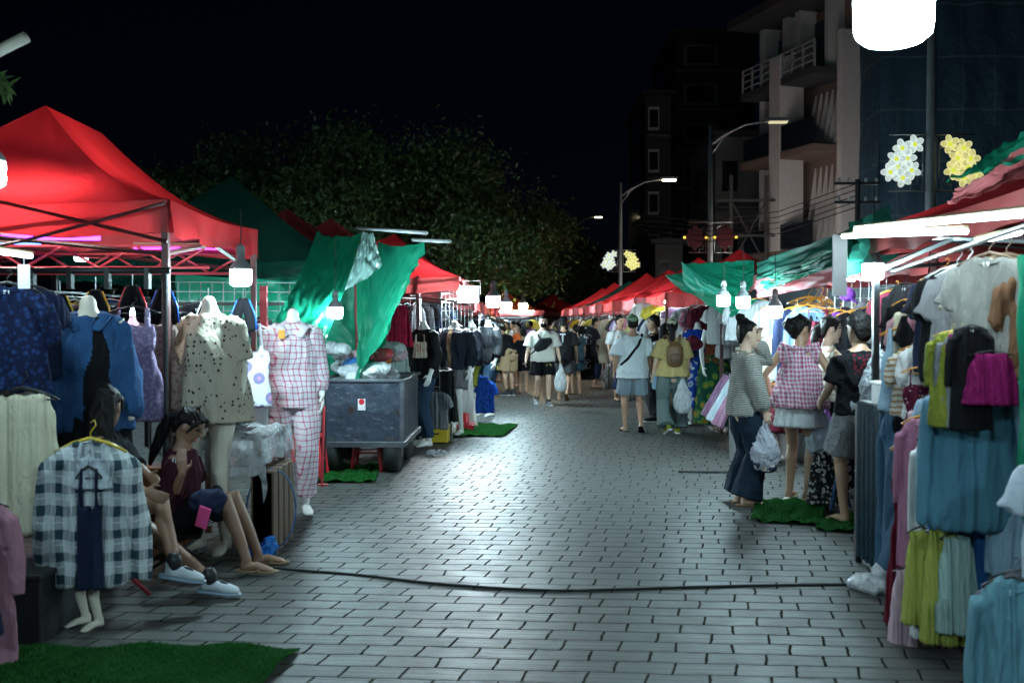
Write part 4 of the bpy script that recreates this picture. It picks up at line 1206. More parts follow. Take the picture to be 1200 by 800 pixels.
def hangpx(kind, mat, px, py, y, rz, label, sc=1.0, grp=GL, **k):
    p = at(px, py, y); return hang(kind, mat, p, rz, label, grp, sc=sc, **k)
DNV = cloth('dark_blue_print', (.008, .012, .04), 'floral', (.012, .03, .10), 24, col3=(.03, .06, .18))
hangpx('blouse', DNV, 8, 318, 5.3, R(20), 'dark blue patterned blouse hung at the far left edge', .82)
hangpx('tee', cloth('night_blue', (.010, .016, .045)), 36, 322, 5.6, R(60), 'plain night-blue shirt behind the patterned blouse at the left edge', .8)
hangpx('skirt', cloth('cream_pleat', (.62, .57, .42)), 26, 438, 5.25, 0, 'long cream pleated skirt below the dark blue blouse', .98, sz=1.02)
hangpx('dress', cloth('lilac_lace', (.30, .22, .36), 'floral', (.42, .34, .46), 30, col3=(.5, .4, .5)), 156, 350, 6.5, R(-6), 'lilac lace slip dress on the bar left of the tent post', .92, sz=.75)
hangpx('dress', cloth('beige_print', (.40, .30, .26), 'floral', (.26, .15, .14), 26, col3=(.5, .3, .3)), 182, 352, 6.7, R(10), 'beige printed slip dress hung behind the tent post', .85, sz=.75)
hangpx('dress', cloth('rose_grey_print', (.36, .30, .32), 'dots', (.2, .1, .12), 40), 210, 358, 7.0, R(-8), 'rose-grey slip dress just right of the tent post', .85, sz=.7)
hangpx('tank', cloth('dusty_white', (.5, .48, .46)), 52, 372, 6.1, R(-14), 'dusty white camisole between the blue blouse and the denim jacket', .9)
hangpx('tank', cloth('white_floral', (.72, .72, .76), 'floral', (.30, .25, .45), 9, col3=(.6, .3, .45)), 288, 366, 7.6, R(5), 'white sleeveless top with violet flowers right of the dotted shirt', .95, sz=1.05, hmat=HANG_W)
hangpx('pants', cloth('white_pants', (.68, .68, .70)), 292, 430, 7.75, R(5), 'white trousers hung below the flowered white top', .72, hmat=HANG_W)
hangpx('long', cm('black'), 232, 345, 7.4, R(10), 'black long shirt in shade between the post and the dotted shirt', .85)
hangpx('tee', cm('black'), 100, 345, 6.9, R(5), 'black T-shirt with hanger straps behind the denim jacket', .9)
hangpx('tank', cm('black'), 130, 340, 7.0, R(-5), 'black tank top behind the denim jacket shoulder', .9)
pg = at(-30, 570, 4.5)
hang('long', cloth('dusty_pink', (.42, .20, .26)), pg, R(15), 'dusty pink long shirt hanging low at the left edge', GL, sc=.72, hanger=True)
hang('skirt', cm('navy'), at(-40, 610, 4.35), R(5), 'navy skirt hanging low at the left edge beside the pink shirt', GL, sc=.6)
# white paper tag on the blue blouse
m = MB(); m.box((0, 0, -.06), (.06, .004, .12)); m.tube([(0, 0, 0), (0, 0, .05)], .002, 4); o_ = m.build('price_tag', plain('paper', (.7, .7, .7), .7), None, loc=at(28, 310, 4.95)); tag(o_, 'white price tag hanging on the dark blue patterned blouse', 'price tag')
# truss under the roof
for y_, nm_ in ((7.75, 'front'), (8.68, 'back')):
    m = MB(); xs_ = np.linspace(-5.4, -2.5, 11) - tt_.location.x; yy = y_ - tt_.location.y
    m.tube([(xs_[0], yy, 2.20), (xs_[-1], yy, 2.20)], .012, 6); m.tube([(xs_[0], yy, 2.03), (xs_[-1], yy, 2.03)], .012, 6)
    for q in range(10):
        z0, z1 = (2.03, 2.20) if q % 2 else (2.20, 2.03); m.tube([(xs_[q], yy, z0), (xs_[q + 1], yy, z1)], .010, 6)
    m.build('truss', REDBAR, tt_, True)
# slippers hung in pairs like an upturned V
for i, (px, py, y, c, l) in enumerate(((70, 345, 6.55, YELLOWP, 'pair of black slippers with yellow edges hung left of the denim jacket'), (112, 340, 6.6, ORANGEP, 'pair of black slippers with orange edges hung above the denim jacket'), (155, 335, 6.6, REDP, 'pair of black slippers with red labels hung over the lilac dress'), (192, 338, 6.7, BLUEP, 'pair of black slippers with blue edges hung at the tent post'), (244, 352, 7.2, WHITEP, 'pair of black slippers with white edges behind the dotted shirt collar'), (285, 350, 7.4, BLUEP, 'pair of black slippers with blue edges above the flowered white top'))):
    t_ = thing('hanging_slippers', l, 'slippers', at(px, py, y), 0, GL)
    for sg in (-1, 1):
        B_ = Blob(); B_.chain([(sg * .012, 0, -.01), (sg * .045, 0, -.12), (sg * .062, 0, -.23)], [(.03, .02), (.042, .024), (.036, .02)]); sl = link('slipper', B_.fuse('slipper', .010, 1, mats=[cm('black')]), None, t_)
        m = MB(); m.tube([(sg * .045, .0, -.01), (sg * .09, 0, -.12), (sg * .10, 0, -.23)], .007, 6); m.build('edge', c, sl, True)
    m = MB(); m.tube([(0, 0, 0), (0, 0, .09)], .004, 5); m.build('hook', STEEL, t_)

# --- mannequins of the left tent
def mannequin(label, px, py_foot, H, rz, fem=True, skin=None, group='dressed mannequins', y=None, **k):
    k.setdefault('w', .9 if fem else 1.0)
    p = gnd(px, py_foot) if y is None else V3((at(px, 400, y).x, y, 0))
    return Fig('mannequin', label, (p.x, p.y, .02), rz, H, fem, cat='mannequin', group=group, **k)
BK = R(180)
# denim jacket
F = mannequin('headless mannequin in a blue denim jacket over black beside the plaid shirt', 104, 0, 1.95, BK + R(18), y=6.0, vox=.010, w=.85)
F.body(MANN, head=False, hands=False)
F.top(cloth('blue_denim', (.02, .065, .17), 'denim', (.05, .13, .27)), 2.0, -.12, .03, .02, name='jacket', neck=.48, mats=[cloth('blue_denim', (.02, .065, .17), 'denim', (.05, .13, .27)), cm('black')], matfn=lambda c: ((np.abs(c[:, 0] + .07 + .012 * np.sin(c[:, 2] * 19)) < .012 + .16 * np.clip(1.62 - c[:, 2], 0, .5)) & (c[:, 1] > .02)).astype(int))
B_ = Blob()
for sg in (-1, 1): B_.chain([F.T(sg * .06, -.05, .50), F.T(sg * .085, .05, .485), F.T(sg * .05, .13, .41)], [(.03, .014), (.045, .014), (.03, .01)], (1, 0, 0), 10)
link('collar', B_.fuse('collar', .009, 1, mats=[cloth('blue_denim', (.02, .065, .17), 'denim', (.05, .13, .27))]), None, F.root)
F.skirt(cm('black'), .45, .05)
# plaid shirt on a hanger before pale legs
pl = cloth('teal_white_plaid', (.03, .06, .08), 'plaid', (.62, .66, .68), 9.5, col3=(.75, .78, .8))
r_ = hang('sweater', pl, at(106, 495, 5.1), R(4), 'black, teal and white plaid shirt on a yellow hanger over pale legs', GL, hmat=YELLOWP, sc=.98, v=1)
r_.scale = (.92, 1.5, 1.12)
r_ = hang('tank', cm('navy'), at(104, 530, 4.98), R(2), 'dark navy scarf strip hung at the open front of the plaid shirt', GL, sc=.5); r_.scale = (.33, .9, .95)
r_ = hang('tank', cloth('pale_inner', (.5, .55, .6)), at(108, 512, 5.02), R(2), 'pale blue top showing at the collar of the plaid shirt', GL); r_.scale = (.5, .9, .36)
F = mannequin('pale mannequin legs on pointed feet below the plaid shirt', 104, 738, 1.05, BK - R(30), vox=.009)
F.body(MANN, head=False, hands=False, neck=False)
# dotted shirt
F = mannequin('ivory mannequin in a beige shirt with dark hearts', 246, 0, 1.97, BK - R(10), y=6.85, vox=.0095, w=.86)
F.body(MANN, head=False, hands=False)
F.top(cloth('beige_dark_hearts', (.47, .41, .32), 'dots', (.06, .035, .03), 25), .85, -.15, .022, .07, name='shirt', sl_r=1.0, folds=((.016, (18, 18, 6)), (.006, (40, 40, 16))))
# check pyjamas
F = mannequin('white mannequin in pink check pyjamas', 344, 603, 1.90, BK + R(12), vox=.0095, w=.86)
F.body(MANNW, head=False)
pj = cloth('pink_grid_check', (.70, .64, .68), 'check', (.48, .03, .12), 21)
F.top(pj, 1.85, -.14, .014, .035, loose=.008, name='pyjama_top', folds=((.013, (18, 18, 6)), (.006, (40, 40, 16))))
F.legs(pj, 1.85, .014, .018, name='pyjama_trousers')
# collar + orange tag
B_ = Blob()
for sg in (-1, 1): B_.chain([F.T(sg * .05, .02, .49), F.T(sg * .09, .10, .45), F.T(sg * .05, .145, .385)], [(.022, .012), (.04, .012), (.03, .01)], (1, 0, 0), 10)
link('collar', B_.fuse('collar', .008, 1, mats=[cloth('collar_white', (.70, .64, .70))]), None, F.root)
m = MB(); m.box((0, 0, 0), (.05, .006, .07)); o_ = m.build('tag', plain('orange_card', (.8, .35, .03), .6), F.root, loc=F.T(-.055 if False else .075, .16, .40))

# --- table with plastic covered goods and crates
tp = at(274, 500, 7.25)
tb = thing('table', 'low wooden display table between the seated women and the check pyjamas', 'table', (tp.x, 7.2, 0))
m = MB(); m.box((0, 0, .80), (.62, .75, .03)); m.build('tabletop', WOOD, tb)
for x_ in (-.28, .28):
    for y_ in (-.34, .34):
        m = MB(); m.box((x_, y_, .39), (.045, .045, .78)); m.build('leg', WOOD, tb)
FILM = film('clear_plastic', (.62, .65, .68), .6)
def plastic_sheet():
    def fn(u, v):
        x_ = (u - .5) * .84; y_ = (v - .5) * 1.05
        ax = max(0, abs(x_) - .32); ay = max(0, abs(y_) - .385)
        z_ = .825 - 1.9 * (ax + ay) + .010 * math.sin(x_ * 40 + y_ * 13) + .008 * math.sin(y_ * 55 - x_ * 20)
        return (math.copysign(min(abs(x_), .325 + ax * .35), x_) + .015 * math.sin(y_ * 37), math.copysign(min(abs(y_), .39 + ay * .35), y_) + .015 * math.sin(x_ * 41), z_)
    m = MB(); m.grid(fn, 50, 50); return m
o_ = plastic_sheet().build('plastic_cover', FILM, None, True, loc=(tp.x, 7.2, 0)); tag(o_, 'crinkled clear plastic cover over the low display table', 'table cover')
for i in range(6):
    B_ = Blob(); B_.ball((0, 0, 0), (.17, .13, .035))
    me = B_.fuse('package', .012, 1, ((.014, (30, 30, 30)),), i, mats=[film('shiny_bag', (.60, .63, .66), .2, .15)])
    o_ = link('clothes_package', me, None, None, (tp.x - .04 + .05 * math.sin(i * 2), 7.15 + .05 * math.cos(i * 3), .865 + .038 * i), (0, 0, i * .7))
    tag(o_, f'folded clothes in clear plastic, {ORD[i]} from the bottom of the pile on the display table', 'package', 'plastic packages on the table')
for i, (dx, dy, w_, d_, h_, c, l) in enumerate(((-.33, -.38, .30, .3, .62, plain('orange_brown_box', (.33, .13, .04), .6), 'orange-brown box under the display table beside the mannequin legs'), (.33, -.12, .16, .6, .58, WOOD, 'slatted wooden crate standing on end under the display table'))):
    bx = thing('wooden_crate', l, 'crate', (tp.x + dx, 7.2 + dy, 0))
    m = MB()
    if i == 0: m.box((0, 0, h_ / 2), (w_, d_, h_)); m.build('panel', c, bx, bevel=.01)
    else:
        for q in range(4): m.box((0, -d_ / 2 + (q + .5) * d_ / 4, h_ / 2), (w_, d_ / 4 - .03, h_))
        m.build('slats', c, bx, bevel=.006); m = MB(); m.box((0, 0, h_ / 2), (w_ - .03, d_ - .03, h_ - .03)); m.build('inner_panel', plain('dark_inside', (.03, .02, .015), .8), bx)
# folding ring of a fan / basket rim
m = MB(); cc = at(318, 605, 6.9)
m.tube([V3((.16 * math.cos(a), .05 * math.cos(a), .28 * math.sin(a))) for a in np.linspace(0, 6.283, 30)], .006, 6)
tag(m.build('wire_hoop', plain('blue_wire', (.05, .12, .3), .4), None, True, loc=(cc.x, cc.y, .30)), 'thin blue wire hoop leaning at the crates under the table', 'hoop')
# box at the left edge
p_ = gnd(18, 752)
bx = thing('plastic_crate', 'black crate on the paving at the left edge', 'crate', (p_.x - .12, p_.y + .2, 0))
m = MB(); m.box((0, 0, .16), (.55, .5, .32)); m.build('body', plain('black_box', (.02, .02, .022), .5), bx, bevel=.012)
m = MB(); m.box((0, 0, .335), (.57, .52, .035)); m.build('lid', plain('black_box', (.02, .02, .022), .5), bx, bevel=.01)

# --- the two seated women
def fchair(loc, rz, label, h, frame):
    c = thing('folding_stool', label, 'stool', loc, rz)
    m = MB(); m.box((0, 0, h), (.36, .36, .025)); m.build('seat', cm('black'), c, bevel=.01)
    for sx in (-1, 1):
        for s_ in (-1, 1):
            m = MB(); m.tube([(sx * .17 + s_ * .004, s_ * .2, 0), (sx * .17 + s_ * .004, -s_ * .17, h)], .011, 8); m.build('leg', frame, c, True)
    return c
pa = V3((at(128, 600, 5.85).x, 5.85, 0))
fchair((pa.x, pa.y, 0), R(-60), 'folding stool with red legs under the woman in sneakers', .40, REDBAR)
A = Fig('person', 'seated woman in sneakers with crossed bare legs, half hidden by the plaid shirt', (pa.x, pa.y, 0), R(-78), 1.58, True, hipz=.50, lean=-.05,
        an=(Wp(262, 690, 5.68), Wp(205, 662, 5.45)), kh=((.0, .6, 1), (.1, .9, 1)), fd=((.1, 1, -.12), (.0, 1, -.2)), wr=(Wp(178, 560, 5.7), Wp(170, 575, 5.5)), eh=((-.6, -.3, -1), (.6, -.3, -1)), hy=R(75), hp=R(10), vox=.0085)
A.body(SKIN4); A.hair('long'); A.top(cm('black'), 1.5, -.08, .02); A.legs(cloth('denim_shorts', (.10, .17, .26), 'denim', (.3, .38, .45)), .5, .016, .012); A.shoes(plain('sneaker_white', (.55, .60, .66), .5), 'sneaker', plain('sneaker_blue', (.25, .35, .45), .5))
pb = V3((at(204, 640, 6.4).x, 6.4, 0))
fchair((pb.x, pb.y, 0), R(-75), 'low black stool under the woman in the striped maroon top', .24, BLACKM)
Bw = Fig('person', 'seated woman in a striped maroon top with a hand at her mouth', (pb.x, pb.y, 0), R(-84), 1.60, True, hipz=.33, lean=.12,
         an=(Wp(302, 648, 6.5), Wp(289, 656, 6.25)), kh=((-.05, .6, 1), (.05, .6, 1)), wr=(Wp(218, 560, 6.45), Wp(214, 553, 6.15)), eh=((-.5, .2, -1), (.3, .1, -1)), hd=((0, -.1, 1), (0, -.1, 1)), hy=R(-8), hp=R(22), vox=.008)
Bw.body(SKIN4); Bw.hair('pony')
MAR = cloth('maroon_sport_stripes', (.045, .010, .018))
Bw.top(MAR, .9, -.1, .025); Bw.legs(cm('black'), .80, .025, .025)
def stripes_on(F, i, name='stripe'):
    m = MB()
    for q in (-.012, .0, .012):
        a, b = F.sh[i].lerp(F.el[i], .05), F.sh[i].lerp(F.el[i], .85); o_ = V3((-.06 if i == 0 else .06, q * 1.6 + .02, .03)) * F.k
        m.tube([a + o_ * .9, a.lerp(b, .5) + o_ * 1.02, b + o_], .004, 5)
    m.build(name, plain('stripe_white', (.7, .7, .7), .7), F.root)
stripes_on(Bw, 1)
m = MB()
kn, hj = Bw.kn[1], Bw.hj[1]
for q in (.60, .65, .70):
    c_ = hj.lerp(kn, q); d_ = (kn - hj).normalized(); s_ = d_.cross(V3((0, 0, 1))).normalized(); u_ = s_.cross(d_)
    m.tube([c_ + (s_ * math.cos(a) + u_ * math.sin(a)) * .104 for a in np.linspace(-1.6, 1.9, 12)], .0045, 5)
m.build('stripe', plain('stripe_white', (.7, .7, .7), .7), Bw.root)
Bw.shoes(plain('tan_sandal', (.25, .16, .08), .6), 'sandal')
m = MB(); m.box((0, 0, 0), (.075, .012, .15)); ph = m.build('phone_case', plain('pink_case', (.75, .08, .28), .4), None, bevel=.006, loc=at(238, 606, 5.95), rot=(R(20), R(20), 0)); tag(ph, 'bright pink phone hanging at the lap of the woman in maroon', 'phone')
B_ = Blob(); B_.ball((0, 0, 0), (.11, .07, .08)); B_.ball((.05, 0, .03), (.07, .05, .05))
tag(link('cloth_bundle', B_.fuse('bundle', .012, 1, ((.015, (30, 30, 30)),), 4, mats=[cm('navy')]), None, None, at(243, 588, 6.05)), 'dark navy bundle held on the lap of the woman in maroon', 'bundle')
B_ = Blob(); B_.ball((0, 0, .05), (.10, .09, .06)); B_.ball((.06, .02, .09), (.06, .05, .06))
tag(link('plastic_bag', B_.fuse('bag', .01, 1, ((.02, (35, 35, 35)),), 9, mats=[film('blue_bag_film', (.02, .16, .55), .15)]), None, None, gnd(305, 655)), 'crumpled blue plastic bag on the paving behind the sandals', 'bag')
b = gnd(268, 640)
t_ = thing('water_bottle', 'clear water bottle standing under the low black stool', 'bottle', (b.x, b.y + .1, 0))
m = MB(); m.lathe([(.03, 0), (.034, .02), (.034, .15), (.014, .20), (.014, .22)]); m.build('body', film('pet', (.6, .7, .75), .6), t_, True)
m = MB(); m.lathe([(.016, .22), (.016, .24)]); m.build('cap', BLUEP, t_)

# ------------------------------------------------------------------ the dark green pyramid tent and awnings behind
g0 = at(275, 213, 11.2)
canopy(g0.x - 1.65, g0.x + 1.2, 10.3, 12.8, 2.25, g0.z + .05, 'dark green net tent with a pointed peak behind the red tent', NETG, NETG, .2, 0, (g0.x, 11.1), 'tents of the market', brace=False, pmat=BLACKM)
tarp([at(208, 320, 9.9), at(330, 325, 10.6), at(330, 440, 10.6), at(205, 440, 9.9)], 'bright green tarpaulin wall lit behind the left red tent', GREEN, 24, 20, .05, .03, 4)
tarp([at(325, 322, 11.6), at(415, 330, 11.9), at(418, 450, 11.9), at(325, 450, 11.6)], 'green tarpaulin wall behind the bulb and the red post', GREEN, 24, 20, .03, .03, 6)
bulb((-3.1, 11.4, 1.75), .14, 'bulb behind the green tarpaulin wall shining through it', 55, cord=.4)
bulb((-4.4, 11.0, 1.75), .14, 'second bulb behind the green tarpaulin wall further left', 50, cord=.4)
for i in range(9):
    B_ = Blob(); B_.ball((0, 0, 0), (.10, .07, .09)); B_.chain([(0, -.03, -.05), (0, -.10, -.09)], [(.08, .012), (.055, .01)])
    pp_ = at(212 + 20 * i, 386 - 3 * (i % 3), 10.0 + .05 * i)
    tag(link('cap', B_.fuse('cap', .012, 1, mats=[cm(('black', 'navy', 'charcoal')[i % 3])]), None, None, (pp_.x, pp_.y - .12, pp_.z), (R(25), 0, 0)), f'{("black", "navy", "charcoal")[i % 3]} cap, {ORD[i]} from the left before the lit green wall', 'cap', 'caps before the green wall')
p_ = at(290, 400, 9.95); grid_panel((p_.x, p_.y - .06, 1.25), 1.5, .75, R(12), 'wire grid carrying caps before the lit green wall', (14, 8))
# big draped awning, left of the red post
tarp([at(322, 372, 9.0), at(372, 268, 10.4), at(425, 268, 10.4), at(380, 398, 8.9)], 'green awning sheet drooping from the upper white pipe', GREEN, 26, 24, .12, .045, 11)
tarp([at(425, 268, 10.3), at(437, 270, 10.3), at(448, 308, 10.2), at(400, 340, 10.0)], 'silvery fold of tarpaulin under the upper white pipe', canvas('silver_tarp', (.30, .48, .44), .3, .2, .2, .3), 16, 16, .03, .05, 12)
tarp([at(440, 282, 11.0), at(492, 281, 9.8), at(474, 326, 9.9), at(408, 455, 10.6)], 'long green awning corner hanging from the lower white pipe', GREEN, 30, 30, .10, .05, 15, freq=7)
tarp([at(417, 300, 11.2), at(440, 284, 11.2), at(452, 400, 10.8), at(417, 445, 10.8)], 'inner green tarpaulin behind the red post', GREEN, 20, 20, .05, .04, 17)
for (a, b, l) in ((at(418, 267, 10.5), at(500, 273, 9.4), 'upper white pipe jutting over the street from the green awning'), (at(484, 281, 10.0), at(527, 283, 9.2), 'lower white pipe jutting over the street past the green awning')):
    m = MB(); m.tube([V3(), b - a], .018, 8); tag(m.build('awning_pipe', WHITEP, None, True, loc=a), l, 'pipe')
for (px, y, l) in ((416, 12.1, 'red square post between the two green awnings'), (309, 9.2, 'thin dark red post at the far corner behind the bulb')):
    p_ = at(px, 335, y); m = MB(); m.box((0, 0, p_.z / 2), (.06, .06, p_.z)); m.box((0, 0, .02), (.12, .12, .04)); tag(m.build('tent_post', REDBAR, None, loc=(p_.x, p_.y, 0)), l, 'post')
# small red tents behind
for px, py, y, l in ((345, 246, 17, 'red tent peak showing behind the dark green tent'), (395, 257, 19, 'red tent peak showing above the upper white pipe')):
    p_ = at(px, py, y); canopy(p_.x - 1.4, p_.x + 1.2, y - 1.4, y + 1.4, p_.z - .75, p_.z, l, RED2, RED2, .25, .3, None, 'tents of the market', brace=False)
# grid wall with hats on the green wall
for i, (px, py) in enumerate(((255, 398), (300, 398), (330, 402))):
    pass

for i, p_ in enumerate(((-6.6, 15.5, 2.9), (-8.6, 19.0, 2.9), (-5.2, 20.5, 2.9), (-10.5, 15.0, 2.9))):  # added bulbs out of sight, put in to light the tree crowns
    bulb(p_, .26, f'added unseen bulb under the trees behind the green tents, {ORD[i]} of four', 75, cord=.3, group='added bulbs under the trees')
bulb((-2.1, 1.2, 2.35), .15, 'added unseen bulb on the left row beside the camera', 190, cord=.3)  # added lamp outside the view, lights the clothes that face the camera
bulb((1.3, -.6, 2.55), .15, 'added unseen bulb on the right row behind the nearest stall', 300, cord=.3)  # added lamp behind the camera, brightens the shoppers' backs
# ------------------------------------------------------------------ the metal cart
q0 = gnd(470, 541); x1 = at(472, 500, 10.5).x; x0 = at(374, 500, 10.5).x
ct = thing('handcart', 'dented dark metal handcart piled with plastic-wrapped shoes and clothes', 'cart', ((x0 + x1) / 2, 11.2, 0))
_t = NT('worn_dark_blue_steel'); _o = _t.obj()
_c = _t.mix(_t.noise(_o, 4.0, 5, .65), (.016, .022, .036), (.06, .075, .105))
_c = _t.mix(_t.math('MULTIPLY', _t.math('GREATER_THAN', _t.noise(_t.scale(_o, (1, 1, 2.6)), 9.0, 6, .75), .60), .7), _c, (.17, .175, .18))
_c = _t.mix(_t.math('MULTIPLY', _t.math('GREATER_THAN', _t.noise(_o, 5.5, 5, .7), .64), .8), _c, (.05, .026, .015))
CARTM = _t.surf(_t.prin(_c, .45, .35, .4, _t.bump(_t.noise(_o, 5.0, 3), .9, .03)))
w_ = x1 - x0; zb, zt = .34, .98; L_ = 1.5
m = MB()
m.box((0, -L_ / 2, (zb + zt) / 2), (w_, .03, zt - zb)); m.box((0, L_ / 2, (zb + zt) / 2), (w_, .03, zt - zb))
m.box((-w_ / 2 + .015, 0, (zb + zt) / 2), (.03, L_ - .034, zt - zb)); m.box((w_ / 2 - .015, 0, (zb + zt) / 2), (.03, L_ - .034, zt - zb)); m.box((0, 0, zb + .02), (w_ - .07, L_ - .07, .03))
m.build('box', CARTM, ct, bevel=.008)
m = MB()
for y_ in (-L_ / 2 - .02, L_ / 2 + .02): m.box((0, y_, zt + .012), (w_ + .06, .035, .03)); m.box((0, y_, zb - .02), (w_ + .06, .05, .06))
for x_ in (-w_ / 2 - .01, w_ / 2 + .01): m.box((x_, 0, zt + .012), (.035, L_, .028)); m.box((x_, 0, zb - .02), (.05, L_, .055))
for x_ in (-w_ / 2, w_ / 2):
    m.box((x_, -L_ / 2 - .018, (zb + zt) / 2), (.05, .03, zt - zb))
m.build('rim', plain('worn_steel', (.13, .14, .16), .45, .6, var=.4), ct, bevel=.004)
for y_ in (-.52, .45):
    m = MB(); M_ = []
    prof = [(.10, -.08), (.20, -.085), (.26, -.07), (.275, -.03), (.275, .03), (.26, .07), (.20, .085), (.10, .08)]
    m.lathe(prof, n=28); wh = m.build('wheel', RUBBER, ct, True, loc=(w_ / 2 - .12, y_, .275), rot=(0, R(90), 0))
    m = MB(); m.lathe([(.02, -.09), (.12, -.088), (.12, .088), (.02, .09)], n=20); m.build('rim', plain('wheel_hub', (.1, .1, .1), .5, .5), wh)
    m = MB(); m.lathe(prof, n=28); m.build('wheel', RUBBER, ct, True, loc=(-w_ / 2 + .12, y_, .275), rot=(0, R(90), 0))
m = MB(); m.box((.02, -L_ / 2 - .022, .74), (.08, .004, .12)); st = m.build('sticker', plain('sticker_white', (.65, .6, .6), .5), ct)
m = MB(); m.lathe([(.020, 0), (.030, 0.001), (.030, .003), (.020, .004)], n=20); m.build('red_ring', REDP, st, loc=(.02, -L_ / 2 - .024, .77), rot=(R(90), 0, 0))
m = MB(); m.box((.02, -L_ / 2 - .028, .77), (.05, .003, .007), ry=R(45)); m.build('red_bar', REDP, st)
cols = [('white', (.62, .64, .66)), ('pale pink', (.6, .4, .42)), ('blue', (.04, .18, .5)), ('orange', (.6, .15, .02)), ('grey', (.4, .42, .44)), ('white', (.7, .7, .7)), ('red', (.5, .05, .06)), ('silver', (.55, .57, .6)), ('white', (.66, .68, .7)), ('grey', (.5, .5, .52)), ('cream', (.6, .55, .45)), ('white', (.7, .72, .74))]
for i in range(22):
    c_ = cols[i % 12]; B_ = Blob(); B_.ball((0, 0, 0), (.15, .11, .07)); B_.ball((.08, .03, .02), (.09, .08, .06))
    mat = film(f'wrapped_{i % 12}', c_[1], .12, .16)
    a_ = i * 2.4; rr = .12 + .36 * ((i * 37) % 10) / 10
    loc = (ct.location.x + (w_ * .42) * math.cos(a_) * (.35 + .65 * ((i * 7) % 5) / 4), 11.2 - .55 + 1.1 * ((i * 5) % 11) / 10, 1.0 + .07 * ((i * 3) % 4) + .10 * (1 if i % 3 == 0 else 0))
    tag(link('wrapped_bundle', B_.fuse('bundle', .014, 1, ((.02, (32, 32, 32)),), i, mats=[mat]), None, None, loc, (0, 0, i)), f'{c_[0]} goods in crinkled clear plastic on the metal cart', 'bundle', f'{c_[0]} wrapped goods on the cart')
m = MB(); m.box((ct.location.x * 0, 0, .93), (w_ - .08, L_ - .08, .10))
m.build('load', plain('grey_load', (.3, .3, .31), .8), ct)
# red stools
def stool(px, py, label):
    p_ = gnd(px, py); t_ = thing('plastic_stool', label, 'stool', (p_.x, p_.y, 0))
    m = MB(); m.box((0, 0, .44), (.29, .29, .035)); m.build('seat', REDP, t_, bevel=.01)
    for sx in (-1, 1):
        for sy in (-1, 1):
            m = MB(); m.tube([(sx * .16, sy * .16, 0), (sx * .12, sy * .12, .43)], .02, 6); m.build('leg', REDP, t_)
    m = MB(); m.tube([(-.14, -.14, .2), (.14, -.14, .2), (.14, .14, .2), (-.14, .14, .2), (-.14, -.14, .2)], .01, 5); m.build('stretcher', REDP, t_)
stool(362, 560, 'red plastic stool between the check pyjamas and the metal cart'); stool(432, 550, 'red plastic stool half hidden under the metal cart')
p_ = gnd(377, 570); m = MB(); m.tube([(0, 0, 0), (.02, .03, .78)], .014, 8); m.tube([(-.06, 0, .02), (.06, 0, .02)], .012, 6); tag(m.build('red_stand', REDBAR, None, loc=p_), 'thin red stand pole beside the check pyjamas', 'stand')

# ------------------------------------------------------------------ second left tent: jackets
e0 = at(546, 327, 15.0); k0 = at(462, 274, 15.0)
canopy(e0.x - 2.9, e0.x, 13.6, 16.9, e0.z - .02, k0.z, 'red tent of the jacket stall on the left with its peak above the lower pipe', RED, RED2, .22, .3, (k0.x, 15.2), 'tents of the market', pin=.55)
GJ = 'dark clothes of the jacket stall'
rail_row((-2.7, 13.9, 1.95), (-1.55, 14.2, 1.95), [('long', 'black'), ('tee', 'charcoal'), ('long', 'navy'), ('tee', 'white'), ('long', 'black'), ('tee', 'grey'), ('long', 'navy'), ('tee', 'black'), ('long', 'charcoal')], 'jacket stall front rail', GJ, rz=R(70), end_name='left end')
rail_row((-1.75, 14.6, 2.0), (-1.45, 17.2, 2.0), [('long', 'black'), ('long', 'charcoal'), ('tee', 'black'), ('long', 'navy'), ('tee', 'grey'), ('long', 'black'), ('tee', 'navy'), ('long', 'charcoal'), ('tee', 'black')], 'jacket stall side rail', GJ, end_name='near end')
# red scarf bag with fringe cloth
hg = at(466, 350, 11.6)
r_ = hang('skirt', cloth('crimson_weave', (.42, .015, .05), 'floral', (.28, .01, .04), 14, col3=(.3, .02, .05)), hg, R(-5), 'crimson woven shawl hung beside the long green awning', GJ, sc=.62, hanger=False); r_.scale = (.72, .5, .66)
r_ = hang('skirt', cloth('pale_mint_fringe', (.50, .60, .55), 'vstripe', (.35, .45, .42), 60), at(466, 396, 12.05), R(-5), 'pale mint fringed shawl below the crimson one', GJ, sc=.6, hanger=False); r_.scale = (.60, .45, .52)
r_ = hang('tee', cloth('pink_paper', (.6, .35, .38), 'print', (.7, .7, .7), .4), at(444, 372, 12.4), 0, 'pink and white printed cloth left of the crimson shawl', GJ, sc=.6)
r_ = hang('tank', cloth('card_beige', (.45, .38, .28), 'print', (.4, .1, .1), .45), at(492, 388, 12.2), R(20), 'small beige printed bag hung by the crimson shawl', GJ, sc=.45)
NVJ = cloth('night_navy_nylon', (.016, .022, .035), rough=.5)
BLKJ = cloth('black_nylon', (.012, .012, .014), rough=.5)
JE = cloth('dark_jeans', (.02, .045, .08), 'denim', (.06, .10, .16))
F = mannequin('white mannequin in a black jacket and dark jeans nearest the cart', 497, 524, 1.80, BK - R(55), fem=False); F.body(MANNW, head=False); F.top(BLKJ, 1.7, -.1, .03, name='jacket', neck=.49); F.legs(JE, 1.9, .018, .01, name='jeans')
F = mannequin('white mannequin in a navy jacket open over a tan top', 533, 510, 1.80, BK - R(25), fem=False); F.body(MANNW, head=False)
def openfront(c):
    return (((np.abs(c[:, 0] + .0) < .035 + .0 * c[:, 2]) & (c[:, 1] > .03)).astype(int))
